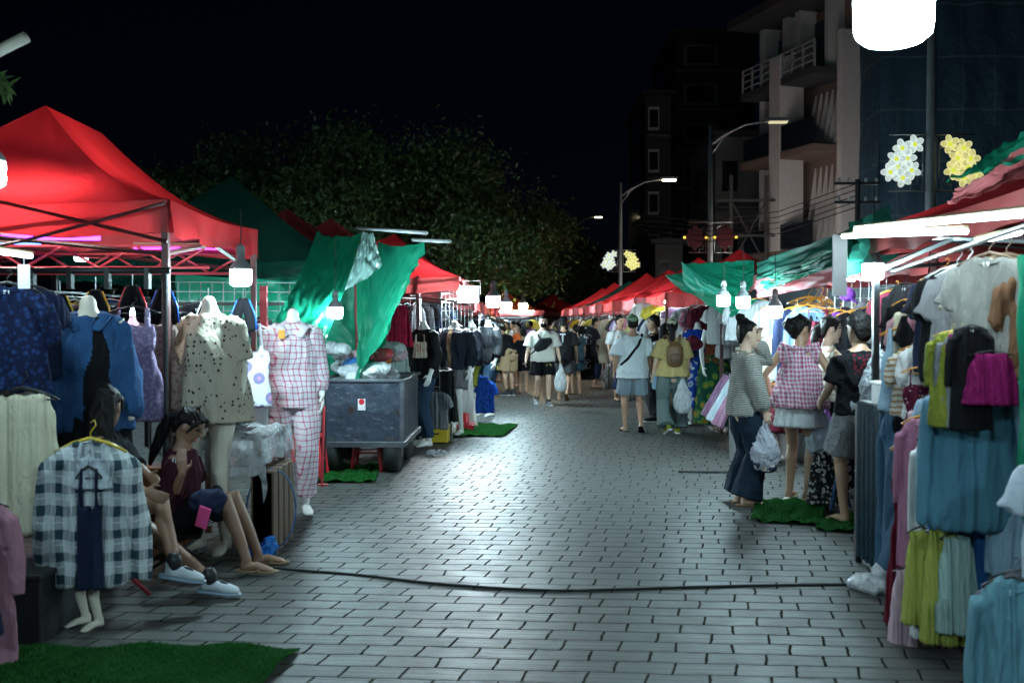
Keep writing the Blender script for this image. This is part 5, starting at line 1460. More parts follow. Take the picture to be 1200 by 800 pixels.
F.top(NVJ, 1.85, -.06, .035, name='jacket', neck=.49, mats=[NVJ, cloth('tan_cotton', CM['tan'])], matfn=openfront); F.legs(cm('grey'), .7, .02, .02)
B_ = Blob(); B_.chain([F.T(-.10, -.02, .50), F.T(0, -.085, .53), F.T(.10, -.02, .50), F.T(.06, .09, .44)], [.022, .03, .022, .012]); link('collar', B_.fuse('collar', .009, 1, mats=[NVJ]), None, F.root)
F = mannequin('white mannequin in a dark jacket and grey shorts before the blue clothes', 553, 500, 1.80, BK - R(70), fem=False); F.body(MANNW, head=False); F.top(NVJ, 1.7, -.06, .035, name='jacket'); F.legs(cm('olive'), .75, .02, .02)
F = mannequin('white mannequin in a black sports jacket with a white mark, last of the row', 572, 489, 1.82, BK - R(50), fem=False); F.body(MANNW, head=False); F.top(BLKJ, 1.75, -.08, .04, name='jacket'); F.legs(JE, .9, .02, .02)
m = MB(); m.tube([F.T(.02, .165, .33), F.T(.06, .17, .345), F.T(.10, .15, .37)], .006, 5); m.build('mark', WHITEP, F.root)
# loose clothing between the mannequins
hangpx('skirt', cloth('black_leather', (.012, .012, .013), rough=.3), 522, 425, 13.2, R(-40), 'black leather skirt on a low rail between the two front mannequins', .9, GJ)
hangpx('long', cloth('pinstripe', (.05, .055, .06), 'vstripe', (.20, .2, .2), 40), 518, 432, 13.6, R(-50), 'grey pinstripe long shirt behind the leather skirt', .95, GJ)
hangpx('tee', cm('grey'), 512, 452, 12.9, R(-30), 'grey folded cloth low beside the dark jeans', .75, GJ)
hangpx('pants', cm('white'), 548, 430, 14.6, R(-50), 'white trousers low behind the navy jacket mannequin', .62, GJ)
BLB = cloth('bright_blue_print', (.02, .10, .50), 'floral', (.01, .03, .2), 14, col3=(.1, .25, .7))
hangpx('pants', BLB, 565, 436, 15.8, R(-30), 'bright blue patterned shorts hung low in the mannequin row', .6, GJ); hangpx('tee', BLB, 569, 440, 16.2, R(-40), 'bright blue printed shirt behind the blue shorts', .8, GJ)
p_ = gnd(510, 520); bx = thing('toolbox', 'yellow plastic toolbox on the paving between mannequin feet', 'toolbox', (p_.x, p_.y + .15, 0), R(-5))
m = MB(); m.box((0, 0, .11), (.34, .22, .20)); m.build('body', YELLOWP, bx, bevel=.015); m = MB(); m.box((0, 0, .225), (.35, .23, .035)); lid = m.build('lid', plain('amber_plastic', (.5, .25, .02), .4), bx, bevel=.01); m = MB(); m.tube([(-.07, 0, .24), (-.07, 0, .27), (.07, 0, .27), (.07, 0, .24)], .009, 6); m.build('handle', BLACKM, lid); m = MB(); m.box((0, -.112, .13), (.12, .006, .02)); m.build('slot', BLACKM, bx)
p_ = gnd(546, 503); jk = thing('floor_jack', 'red metal jack standing at the edge of the grass mat', 'jack', (p_.x, p_.y, 0))
m = MB(); m.box((0, 0, .05), (.26, .4, .09)); m.build('base', REDP, jk, bevel=.02); m = MB(); m.tube([(0, 0, .1), (.01, .06, .55), (.02, .1, 1.05)], [.05, .03, .022], 8); m.build('handle', REDP, jk); m = MB(); m.tube([(-.05, 0, .12), (.05, 0, .42)], .035, 8); m.build('arm', REDP, jk)
m = MB(); m.lathe([(.05, -.13), (.05, .13)], n=14); m.build('wheel', RUBBER, jk, loc=(0, -.15, .05), rot=(0, R(90), 0))
B_ = Blob(); B_.ball((0, 0, .04), (.11, .06, .045)); B_.ball((.1, .02, .04), (.07, .05, .03))
tag(link('plastic_bag', B_.fuse('bag', .012, 1, ((.02, (35, 35, 35)),), 2, mats=[FILM]), None, None, gnd(510, 535)), 'crumpled clear plastic bag lying on the paving by the mannequin feet', 'bag')
# mesh grids
p_ = at(536, 470, 14.8); grid_panel((p_.x, p_.y, .9), .8, 1.25, R(60), 'white wire grid behind the navy jacket mannequin')
p_ = at(475, 420, 13.0); grid_panel((p_.x, p_.y, .5), .9, 1.3, R(0), 'wire grid behind the crimson shawl')
# lamps of the jacket stall
fl = at(549, 345, 14.6)
t_ = thing('flood_lamp', 'dazzling square LED floodlight at the end of the jacket stall', 'floodlight', fl, R(-12))
m = MB(); m.box((0, 0, 0), (.34, .05, .26)); m.build('housing', BLACKM, t_, bevel=.01); m = MB(); m.box((0, -.035, 0), (.30, .016, .22)); m.build('lens', glow('flood_lens', (.80, .95, 1), 330), t_); m = MB(); m.tube([(-.18, 0, 0), (-.18, 0, .2), (.18, 0, .2), (.18, 0, 0)], .01, 6); m.tube([(0, 0, .2), (-.6, 0, .28)], .012, 6); m.build('bracket', STEEL, t_)
fl2 = at(538, 352, 14.2); tube_lamp(fl2 + V3((-.2, -.1, 0)), fl2 + V3((.25, .1, .03)), 'short LED tube under the floodlight of the jacket stall', 200)
bulb(at(578, 352, 16.2), .22, 'larger cool bulb right of the floodlight', 230, cord=.5); bulb(at(593, 358, 19.5), .21, 'cool bulb between the large bulb and the warm one', 230, cord=.5); bulb(at(613, 358.5, 27), .24, 'warm yellow bulb farthest in the left row of bulbs', 70, (1, .72, .32), cord=.4)

# ------------------------------------------------------------------ far left tents and their clothes
GF_ = 'far market clothes on the left'
pal = ['black', 'white', 'navy', 'lilac', 'grey', 'cream', 'black', 'pink', 'charcoal', 'mint', 'maroon', 'yellow']
kk = ['tee', 'long', 'tee', 'blouse', 'tee', 'dress', 'tank', 'long']
names = ['first', 'second', 'third', 'fourth', 'fifth']
for j in range(4):
    y0 = 18.5 + j * 4.2; xf = -1.05 + .0 * j
    canopy(xf - 3.0, xf, y0, y0 + 3.2, 2.05, 2.75 + (.1 if j % 2 else 0), f'{"orange-red" if j % 2 == 0 else "red"} far tent, {names[j]} past the jacket stall on the left', ORANGEC if j % 2 == 0 else RED, RED2, .22, .3, None, 'tents of the market', brace=False)
    rail_row((xf + .12, y0 + .1, 1.75), (xf + .12, y0 + 3.2, 1.75), [(kk[(i * 3 + j) % 8], pal[(i * 5 + j * 3) % 12]) for i in range(9)], f'street rail of the {names[j]} far left tent', GF_, end_name='near end')
    tube_lamp((xf - .4, y0 + .4, 1.98), (xf - .4, y0 + 2.2, 1.98), f'LED tube under the {names[j]} far left tent', 80, .02)
# ------------------------------------------------------------------ right: the nearest stall (tubes, rails, clothes close to the lens)
GR = 'clothes of the nearest right stall'
def hpx(kind, col, px, py, y, rz, label, sc=1.0, grp=GR, **k):
    mat = cm(col) if isinstance(col, str) else col
    s3 = k.pop('s3', None)
    r_ = hang(kind, mat, at(px, py, y), rz, label, grp, sc=sc, **k)
    if s3: r_.scale = s3
    return r_
bulb(at(1047, 6, 1.75), .126, 'big LED bulb hanging close to the lens at the top right', 110, cord=.12)
tube_lamp(at(1003, 269, 5.8), at(1235, 247, 3.2), 'upper long LED tube along the front of the nearest right stall', 26, .012)
tube_lamp(at(988, 277, 6.0), at(1132, 271, 4.2), 'lower LED tube along the front of the nearest right stall', 26, .011)
tube_lamp(at(1145, 283, 4.8), at(1195, 272, 4.2), 'short LED tube at the right edge above the grey T-shirts', 16, .012)
m = MB(); p_ = at(984, 272, 6.1); m.box((0, 0, 0), (.085, .02, .37)); tag(m.build('hanging_board', plain('grey_board', (.36, .37, .38), .6), None, loc=at(984, 311, 6.1)), 'narrow white board hanging at the left end of the LED tubes', 'board')
m = MB(); p_ = at(1222, 250, 4.0); m.box((0, 0, 1.25), (.05, .05, 2.5)); tag(m.build('tent_post', GREYP, None, loc=(p_.x, p_.y, 0)), 'grey post at the right edge of the picture', 'post')
# beam of the stall under the tubes
ra, rb = at(1046, 318, 6.0), at(1180, 272, 4.3); rd = (rb - ra).normalized()
o_ = thing('clothes_rail', 'pale rail of the nearest right stall sloping up to the right', 'clothes rail', (ra.x, ra.y, 0))
m = MB(); q0 = V3((ra.x, ra.y, 0)); m.tube([ra - q0, rb + rd * 1.2 - q0], .014, 8); m.build('rail', STEEL, o_, True)
for q in (rb + rd * 1.2,):
    m = MB(); m.tube([V3((q.x, q.y, 0)) - q0, q - q0], .016, 8); m.build('upright', STEEL, o_, True)
GT = cloth('grey_beige_tee', (.20, .20, .185))
# top tier
hpx('long', 'charcoal', 1062, 322, 5.85, R(-58), 'charcoal striped top at the inner end of the pale rail', .62)
hpx('tee', cloth('black_print', CM['black'], 'print', (.4, .4, .42), .4), 1068, 340, 5.7, R(-53), 'black ruched top near the inner end of the pale rail', .62, hmat=ORANGEP)
hpx('sweater', 'cream', 1083, 338, 5.5, R(-62), 'cream and black sweater on an orange hanger', .70, hmat=ORANGEP)
hpx('tee', 'black', 1092, 345, 5.4, R(-56), 'black T-shirt beside the cream sweater on an orange hanger', .74, hmat=ORANGEP)
hpx('blouse', 'pink', 1104, 318, 5.3, R(-62), 'pale pink blouse peeping between dark tops', .62, hmat=ORANGEP)
hpx('tee', 'navy', 1108, 304, 5.1, R(-58), 'navy T-shirt behind the grey ones', .78, hmat=ORANGEP)
hpx('tee', 'black', 1122, 296, 4.95, R(-54), 'black T-shirt just behind the big grey T-shirt', .86, hmat=HANG_W)
hpx('tee', 'grey', 1134, 294, 4.85, R(-56), 'mid grey T-shirt behind the big grey-beige T-shirt', .86, hmat=HANG_W)
hpx('tee', GT, 1160, 281, 4.55, R(-56), 'big grey-beige T-shirt foremost on the pale rail', .82, hmat=WOOD)
hpx('tee', cloth('dull_cream', (.36, .34, .27)), 1180, 280, 4.7, R(-48), 'cream T-shirt behind the big grey-beige T-shirt', .95, hmat=WOOD)
hpx('blouse', 'brown', 1222, 296, 4.35, R(-53), 'brown blouse at the right edge of the picture', .7, hmat=WOOD)
# second tier
hpx('tank', cloth('pale_denim', (.26, .40, .52), 'denim', (.4, .5, .58)), 1058, 372, 5.6, R(-10), 'pale denim vest hung below the black ruched top', .62, hmat=ORANGEP, s3=(.62, .9, .72))
hpx('blouse', cloth('tan_stripe_knit', (.55, .5, .44), 'stripe', (.33, .21, .11), 17), 1078, 395, 5.45, R(-25), 'tan and white striped knit top below the cream sweater', .55, hmat=ORANGEP)
hpx('blouse', 'white', 1098, 385, 5.3, R(-25), 'white blouse with lace beside the striped knit', .62, hmat=ORANGEP)
hpx('dress', cloth('maroon_dots', (.09, .01, .03), 'dots', (.5, .35, .38), 26), 1082, 420, 5.2, R(-20), 'maroon dress with pale dots below the striped knit', .55, hmat=ORANGEP)
hpx('long', 'olive', 1116, 380, 4.5, R(-30), 'olive long shirt below the black T-shirts', .62, hmat=YELLOWP, s3=(.42, .8, .40))
hpx('long', 'grey', 1126, 380, 4.48, R(-24), 'grey long shirt next to the olive one', .60, hmat=YELLOWP, s3=(.40, .8, .40))
hpx('long', 'black', 1138, 372, 4.42, R(-15), 'black long dress behind the magenta skirt', .70, s3=(.36, .8, .43))
hpx('skirt', 'magenta', 1162, 405, 4.36, R(-12), 'magenta skirt below the big grey-beige T-shirt', .68, s3=(.46, .8, .30))
hpx('tee', 'magenta', 1134, 375, 4.45, R(-20), 'strip of magenta top beside the grey long shirt', .5, s3=(.30, .6, .40))
# third tier, nearer and larger
TEALK = cloth('teal_knit', (.09, .23, .31))
hpx('sweater', TEALK, 1134, 420, 4.62, R(-14), 'long teal knitted sweater in the foreground at the right', 1.02, s3=(.70, 1.0, 1.05))
hpx('long', cloth('pale_sky', (.30, .44, .55)), 1186, 440, 4.6, R(-25), 'pale sky blue long shirt right of the long teal sweater', .9, s3=(.45, .9, .80))
hpx('long', cloth('soft_grey', (.30, .31, .33)), 1176, 436, 4.75, R(-30), 'soft grey long shirt between the teal sweater and the sky blue shirt', .9, s3=(.42, .9, .78))
hpx('long', cloth('blush', (.58, .40, .42)), 1090, 452, 5.15, R(-45), 'blush pink long shirt half hidden behind the white long dress', .9, s3=(.42, .8, .66))
hpx('tee', cloth('powder_blue', (.34, .46, .58)), 1104, 448, 5.0, R(-45), 'powder blue T-shirt peeping out above the white long dress', .8, s3=(.5, .8, .6))
hpx('tee', cloth('warm_white', (.55, .54, .50)), 1142, 330, 5.0, R(-55), 'warm white T-shirt between the grey and the big T-shirt', .8)
hpx('blouse', cloth('dusty_rose', (.45, .25, .28)), 1076, 350, 5.6, R(-50), 'dusty rose blouse beside the black ruched top', .6, hmat=ORANGEP)
hpx('tank', cloth('grey_knit', (.25, .25, .26), 'stripe', (.4, .4, .4), 40), 1110, 352, 5.15, R(-50), 'grey striped camisole between navy and black T-shirts', .8)
hpx('skirt', cloth('blue_pleats', (.03, .14, .36)), 1146, 572, 4.74, R(-6), 'deep blue pleated skirt below the long teal sweater', .7, s3=(.50, .8, .64))
hpx('skirt', cloth('blue_pleats2', (.05, .20, .45)), 1102, 565, 4.78, R(-6), 'mid blue pleated skirt left of the deep blue one', .7, s3=(.28, .7, .55))
# long dresses on the street side, bottom rows
hpx('dress', cloth('wine_velvet', (.13, .008, .02)), 1063, 500, 5.2, R(-35), 'wine red long dress next to the jeans', .9, s3=(.42, .8, .90), hmat=ORANGEP)
hpx('long', cloth('mauve_pink', (.40, .17, .26)), 1080, 475, 5.05, R(-40), 'mauve pink long dress hung next to the wine red one', .9, s3=(.50, .9, .72), hmat=ORANGEP)
hpx('long', 'white', 1097, 490, 4.85, R(-35), 'white long dress left of the long teal sweater', .9, s3=(.46, .9, .82))
hpx('skirt', 'lime', 1080, 606, 4.8, R(-20), 'lime yellow skirt near the ground below the mauve dress', .6, s3=(.34, .8, .60))
hpx('skirt', 'lime', 1106, 600, 4.7, R(-10), 'second lime skirt hanging lowest beside the pale mint one', .6, s3=(.40, .8, .72))
hpx('skirt', cloth('pale_mint', (.36, .50, .46)), 1122, 612, 4.65, R(-10), 'pale mint skirt lowest beside the blue pleats', .6, s3=(.40, .8, .60))
hpx('skirt', cloth('pale_pink', (.60, .42, .48)), 1064, 655, 5.0, R(-20), 'pale pink skirt hem lowest by the mannequin feet', .6, s3=(.36, .8, .50))
hpx('skirt', 'white', 1092, 640, 4.85, R(-15), 'white lace skirt hem lowest between the lime skirts', .6, s3=(.38, .8, .52))
# right edge
hpx('tee', cloth('ice_white', (.60, .66, .74)), 1252, 505, 3.75, R(10), 'ice white shirt at the right edge in the foreground', .8)
hpx('sweater', cloth('aqua_fleece', (.14, .30, .36)), 1188, 655, 3.7, R(-30), 'aqua fleece in the bottom right corner', .62, s3=(.55, 1.2, .85))
hpx('long', cloth('grey_purple', (.14, .13, .17)), 1205, 650, 3.75, R(-10), 'grey-purple shirt at the bottom right corner', .7)
tarp([at(1186, 300, 4.15), at(1240, 290, 3.9), at(1240, 640, 3.9), at(1184, 600, 4.15)], 'green tarpaulin strip hanging at the right edge of the picture', GREEN, 10, 24, 0, .03, 31)
# jeans on display legs beside the white box
JN = cloth('blue_jeans', (.03, .08, .14), 'denim', (.10, .17, .24))
pj_ = gnd(1036, 690)
F = mannequin('white display legs in blue jeans at the corner of the nearest right stall', 1068, 0, 1.72, BK + R(50), fem=True, y=6.0, vox=.010)
F.body(MANNW, head=False, hands=False, neck=False); 
F.legs(JN, 1.9, .035, .05, waist=.16, name='jeans'); F.top(cloth('display_black', CM['black']), 0, -.05, .01, neck=.4)
hpx('pants', JN, 1050, 455, 6.15, R(20), 'blue jeans hung at the left corner of the nearest right stall', .85, s3=(.62, 1.1, 1.02))
hpx('pants', cloth('blue_jeans2', (.045, .10, .17), 'denim', (.15, .22, .30)), 1066, 458, 6.0, R(-10), 'second pair of blue jeans right of the corner pair', .85, s3=(.7, 1.1, 1.0))
b_ = at(1062, 455, 6.1); bx = thing('white_box', 'white foam box standing above the jeans', 'box', (b_.x, b_.y + .15, b_.z - .05))
m = MB(); m.box((0, 0, 0), (.24, .24, .12)); m.build('body', WHITEP, bx, bevel=.008); m = MB(); m.box((0, 0, .07), (.26, .26, .025)); m.build('lid', WHITEP, bx, bevel=.008)
tb_ = thing('display_table', 'black clothed counter carrying the white foam box', 'table', (b_.x + .15, b_.y + .25, 0)); zz = b_.z - .115
tb_.location.y += .12
m = MB(); m.box((0, 0, zz - .02), (.5, .4, .04)); m.build('tabletop', BLACKM, tb_)
m = MB(); m.grid(lambda u, v: (-.26 + .52 * u, -.21 - .01 * math.sin(u * 40) * v, (zz - .01) * (1 - v) + .05 * v), 40, 4); m.grid(lambda u, v: (-.26 - .01 * math.sin(u * 30) * v, -.21 + .42 * u, (zz - .01) * (1 - v) + .05 * v), 30, 4); m.build('table_skirt', cloth('dark_teal_cover', (.012, .03, .04)), tb_, True)
for sx in (-.24, .24):
    for sy in (-.22, .22):
        m = MB(); m.box((sx, sy, (zz - .04) / 2), (.04, .04, zz - .04)); m.build('leg', BLACKM, tb_)
# white plastic on the ground
B_ = Blob(); B_.ball((0, 0, .03), (.13, .16, .05)); B_.ball((.12, .05, .06), (.10, .10, .09))
tag(link('plastic_sheet', B_.fuse('sheet', .012, 1, ((.02, (28, 28, 28)),), 3, mats=[film('milky_plastic', (.6, .63, .65), .15)]), None, None, gnd(1020, 690)), 'crumpled milky plastic sheet on the paving at the cable end', 'plastic sheet')

# awnings over the nearest right stall
canopy(2.6, 5.6, 4.9, 7.6, 2.32, 3.1, 'red tent just beyond the LED tubes on the right', RED, RED2, .2, .4, None, 'tents of the market', pmat=STEEL)
tarp([at(1118, 242, 5.4), at(1250, 200, 4.6), at(1250, 178, 5.2), at(1128, 232, 6.0)], 'washed pink tent edge at the top right', PINKV, 20, 10, .02, .05, 41)
tarp([at(1118, 244, 5.5), at(1210, 200, 4.9), at(1215, 178, 4.7), at(1128, 228, 5.5)], 'faded red and white striped tent edge at the top right corner', PINKV, 24, 8, .0, .04, 42)
tarp([at(1112, 222, 5.3), at(1212, 196, 4.7), at(1216, 160, 4.9), at(1150, 202, 5.4)], 'green tarpaulin edge over the faded tent at the top right corner', GREEN, 20, 8, .0, .05, 43)

# ------------------------------------------------------------------ second right stall (hats, bags, white tops) behind the shoppers
G2 = 'goods of the hat stall'
bulb(at(1023, 316, 7.6), .155, 'bulb hanging between the white board and the near clothes', 150, cord=.4)
bulb(at(908, 364, 9.6), .14, 'bulb right above the woman in the pink check top', 200, cord=.35)
bulb(at(871, 353, 10.2), .14, 'bulb right of its neighbour above the woman with the hair bun', 200, cord=.35)
bulb(at(848, 351, 10.7), .14, 'bulb at the tip of the bright green awning', 220, cord=.2)
tube_lamp(at(958, 326, 10.5), at(1000, 328, 9.5), 'LED tube behind the orange hangers of the hat stall', 60, .013, (.8, .9, 1))
# backdrop: grey shelving + tarps so that the interior is closed
tarp([at(880, 318, 12.6), at(1085, 300, 11.0), at(1085, 560, 11.0), at(880, 500, 12.6)], 'dark back cloth of the hat stall', canvas('dark_backcloth', (.035, .04, .05), .2), 16, 12, 0, .03, 51)
tarp([at(795, 335, 19.5), at(890, 325, 16.5), at(890, 440, 16.5), at(795, 440, 19.5)], 'dusky back cloth behind the mannequin in the green dress', canvas('dusky_backcloth', (.10, .09, .10), .2), 16, 12, 0, .03, 52)
for px, py, y, kind, col, rz, sc, l in (
    (905, 352, 11.4, 'tee', 'dull white', 8, .72, 'white T-shirt hung under the bulb above the pink check top'),
    (888, 344, 11.9, 'tee', 'dull white', -10, .70, 'second white T-shirt hung deeper behind the bulbs'),
    (868, 346, 12.2, 'blouse', 'dull white', 5, .70, 'white blouse hung behind the woman with the hair bun'),
    (918, 396, 11.0, 'skirt', 'dull white', 0, .55, 'white skirt hung below the white T-shirt by the pink check top'),
    (932, 352, 10.2, 'long', 'navy', 10, .85, 'navy dress hung left of the orange hangers'),
    (946, 350, 9.9, 'long', 'denim blue', -5, .80, 'denim blue dress hung beside the orange hangers'),
    (958, 352, 9.7, 'dress', 'maroon', 5, .8, 'maroon dress hung under the orange hangers'),
    (972, 354, 9.9, 'tee', 'black', 5, .8, 'black T-shirt hung behind the two talking women'),
    (985, 356, 9.8, 'long', 'purple', 15, .85, 'purple dress hung behind the short-haired man'),
    (1000, 356, 9.6, 'tee', 'black', 0, .85, 'black T-shirt hung at the wire grid'),
    (1016, 352, 9.4, 'long', 'charcoal', 0, .85, 'charcoal shirt hung right of the wire grid'),
    (1036, 345, 8.8, 'long', 'charcoal', 10, .85, 'charcoal coat hung by the near bulb'),
    (1050, 330, 8.0, 'tee', 'maroon', 10, .8, 'dark plum top hung right of the near bulb'),
    (920, 440, 10.5, 'skirt', 'maroon', 0, .7, 'maroon skirt hung low beside the pink check top'),
    (905, 440, 11.0, 'skirt', 'brown', 0, .7, 'brown skirt hung low between the two women'),
    (1040, 400, 8.2, 'long', 'black', 0, .8, 'black long dress hung low beside the white plastic bag')):
    hpx(kind, col, px, py, y, R(rz), l, sc, G2, lo=True, hmat=ORANGEP)
for i, px in enumerate((948, 956, 963, 969)):
    o_ = link('hanger', HANGER, ORANGEP, None, at(px, 338 + 2 * (i % 2), 9.3), (0, 0, R(20 * i))); tag(o_, 'empty orange hanger on the hat stall rail', 'hanger', 'empty orange hangers')
p_ = at(1008, 395, 10.2); grid_panel((p_.x, p_.y, 1.15), .5, .9, R(-10), 'white wire grid with hats behind the short-haired man', (6, 9))
for i, (px, py, y, c) in enumerate(((990, 368, 10.1, 'black'), (1015, 360, 10.0, 'charcoal'), (1004, 382, 10.0, 'purple'), (1024, 378, 9.9, 'black'), (993, 345, 10.1, 'purple'), (1042, 372, 9.6, 'charcoal'))):
    B_ = Blob(); B_.ball((0, 0, 0), (.095, .085, .075)); B_.chain([(0, -.04, -.03), (0, -.13, -.05)], [(.08, .010), (.05, .008)])
    tag(link('hat', B_.fuse('hat', .010, 1, mats=[cm(c)]), None, None, at(px, py, y), (R(20), 0, R(15 * i))), f'{c} cap hung {ORD[i]} in the row of caps at the hat stall wire grid', 'cap', 'caps at the hat stall')
for i in range(6):
    m = MB(); m.lathe([(.001, 0), (.028, .004), (.034, .012), (.028, .02), (.001, .024)], n=14)
    o_ = m.build('white_pompom', WHITEP, None, True, loc=at(1012 + i * 6.0, 398, 8.45), rot=(R(90), 0, 0)); tag(o_, 'white round trinket in the row below the hats', 'trinket', 'white round trinkets')
# folding blue frame + floral stuff on the ground
p_ = gnd(985, 600)
fr = thing('folding_chair', 'folded blue metal chair leaning beside the man in patterned shorts', 'chair', (p_.x, p_.y + .1, 0), R(20))
bm_ = plain('blue_painted_steel', (.05, .12, .28), .4, .3)
for sx in (0, .30):
    m = MB(); m.tube([(sx - .12, -.08, .02), (sx + .10, .05, .62)], .016, 8); m.build('leg', bm_, fr, True)
    m = MB(); m.tube([(sx + .14, .0, .02), (sx - .02, .08, .55)], .014, 8); m.build('leg', bm_, fr, True)
m = MB(); m.box((.24, .06, .56), (.34, .03, .12), ry=R(-15)); m.build('backrest', bm_, fr, bevel=.01)
m = MB(); m.box((.18, .05, .34), (.32, .06, .34), ry=R(-15)); m.build('seat', cloth('black_white_floral', (.02, .02, .02), 'floral', (.5, .5, .48), 16, col3=(.3, .3, .28)), fr, bevel=.02)
hpx('skirt', cloth('bw_floral', (.03, .03, .03), 'floral', (.6, .6, .58), 18, col3=(.3, .3, .3)), 966, 520, 8.6, R(10), 'black and white floral skirt hung low behind the folded chair', .6, G2)
# white mannequin feet at the ground
for i, (px, py) in enumerate(((905, 542), (918, 540))):
    p_ = gnd(px, py)
    F = Fig('mannequin', f'bare white mannequin legs {"left" if i == 0 else "right"} of the pair behind the striped sweater woman', (p_.x, p_.y, .0), R(80), 1.72, True, cat='mannequin', group='dressed mannequins', vox=.012)
    F.body(MANNW, head=False, hands=False, neck=False); F.skirt(cm('maroon' if i == 0 else 'brown'), .35, .05); F.top(cm('black' if i else 'cream'), .5, -.05, .02)

# red and green awnings above the hat stall
t1 = at(788, 318, 14.0)
tarp([at(777, 322, 15.5), at(802, 318, 15.0), at(820, 345, 14.0), at(800, 342, 15.0)], 'small green flap left of the bright green awning', GREEN, 12, 12, .02, .02, 61)
tarp([at(797, 306, 12.6), at(884, 303, 12.2), at(882, 330, 11.9), at(866, 357, 11.5)], 'bright green awning lit from below in the right row', GREEN, 26, 20, .02, .03, 62)
tarp([at(797, 306, 12.5), at(825, 326, 12.2), at(858, 348, 11.5), at(800, 338, 12.4)], 'silvery green fold at the tip of the bright green awning', canvas('silver_green_tarp', (.05, .46, .32), .45, .03, .3, .2, bump=.18), 20, 16, .01, .03, 63)
tarp([at(800, 338, 13.0), at(850, 346, 12.0), at(886, 352, 11.6), at(852, 374, 12.2)], 'green awning underside hanging above the bulbs', GREEN, 20, 14, .03, .03, 64)
tarp([at(882, 306, 11.2), at(1000, 262, 7.6), at(1000, 300, 7.4), at(884, 328, 10.8)], 'dark green sloping awning left of the white board', DGREEN, 26, 14, .03, .04, 65)
tarp([at(884, 328, 10.7), at(975, 290, 8.0), at(985, 305, 7.8), at(892, 340, 10.4)], 'crumpled green tarpaulin over the red valance', GREEN, 26, 10, .02, .06, 66, freq=9)
tarp([at(882, 330, 10.9), at(985, 296, 8.0), at(985, 330, 8.0), at(884, 350, 10.9)], 'faded red valance with white patches above the orange hangers', PINKV, 26, 8, .0, .03, 67)
tarp([at(1000, 262, 7.4), at(1045, 240, 8.6), at(1060, 300, 8.4), at(985, 330, 7.6)], 'dark green canopy slope behind the white board', DGREEN, 16, 12, .02, .03, 68)
canopy(3.2, 6.4, 8.0, 11.0, 2.2, 2.75, 'red tent roof behind the dark green sloping awning', RED, RED2, .2, .3, None, 'tents of the market', brace=False)
canopy(2.75, 5.6, 11.4, 14.4, 2.2, 2.8, 'red tent behind the bright green awning', RED, RED2, .2, .3, None, 'tents of the market', brace=False)

# ------------------------------------------------------------------ dresses stall around the mannequin in the green dress
G3 = 'goods of the dress stall'
p_ = gnd(836, 503)
F = mannequin('white mannequin in a long green tropical dress behind the hair-bun woman', 838, 503, 1.80, BK + R(15), vox=.012)
F.body(MANNW, head=False)
GD = cloth('green_tropical', (.008, .06, .035), 'floral', (.10, .17, .03), 7, col3=(.50, .14, .02))
F.skirt(GD, .80, .12, folds=((.022, (20, 20, 3)),)); F.top(cloth('rust_tropical', (.22, .06, .03), 'floral', (.05, .15, .06), 14, col3=(.5, .2, .05)), 0, -.04, .012, straps=True)
F = mannequin('white mannequin in a bright blue dress left of the green dress', 817, 498, 1.78, BK - R(10), vox=.012)
F.body(MANNW, head=False); F.top(cloth('cobalt', (.01, .06, .42)), .3, -.05, .015); F.skirt(cloth('blue_white_floral', (.015, .07, .40), 'floral', (.55, .6, .65), 10, col3=(.1, .2, .5)), .62, .05)
F = mannequin('pale mannequin in a white shirt at the left end of the dress stall', 803, 492, 1.72, BK + R(5), vox=.013)
F.body(MANNW, head=False); F.top(cm('white'), .9, -.05, .03); F.legs(cm('navy'), 1.8, .03, .02)
for px, py, y, kind, col, l in ((862, 352, 14.2, 'tee', 'white', 'white T-shirt hung behind the green dress mannequin'), (792, 355, 17.5, 'tee', 'lilac', 'lilac T-shirt hung at the dress stall above the yellow shirt woman'), (803, 356, 17.0, 'tee', 'white', 'white T-shirt hung right of the lilac one'), (816, 352, 16.0, 'blouse', 'pink', 'pink floral blouse hung right of the white T-shirt'), (826, 352, 15.6, 'blouse', 'maroon', 'maroon blouse hung high at the dress stall'), (768, 352, 18.0, 'tee', 'yellow', 'pale yellow T-shirt hung above the backpack woman'), (755, 350, 18.4, 'tee', 'white', 'white T-shirt hung above the man in the green cap'), (780, 360, 17.8, 'long', 'brown', 'brown dress hung behind the cap of the backpack woman'), (844, 352, 14.5, 'tee', 'white', 'white T-shirt by the awning tip bulb')):
    hpx(kind, cloth('rose_floral', (.40, .2, .24), 'floral', (.2, .02, .06), 14) if col == 'pink' else col, px, py, y, R(rnd.uniform(-20, 20)), l, .85, G3, lo=True, hmat=HANG_W)
for i, (px, py, c, l) in enumerate(((812, 401, 'maroon', 'maroon wide hat on the shoulder of the blue dress'), (862, 402, 'maroon', 'maroon wide hat right of the green dress'), (806, 412, 'navy', 'navy cap left of the maroon hat'))):
    B_ = Blob(); B_.ball((0, 0, .03), (.095, .095, .08)); B_.ball((0, 0, -.02), (.17, .16, .014))
    tag(link('hat', B_.fuse('hat', .012, 1, mats=[cm(c)]), None, None, at(px, py, 14.8), (R(40), 0, 0)), l, 'hat', G3)
m = MB(); bm = at(835, 372, 14.2)
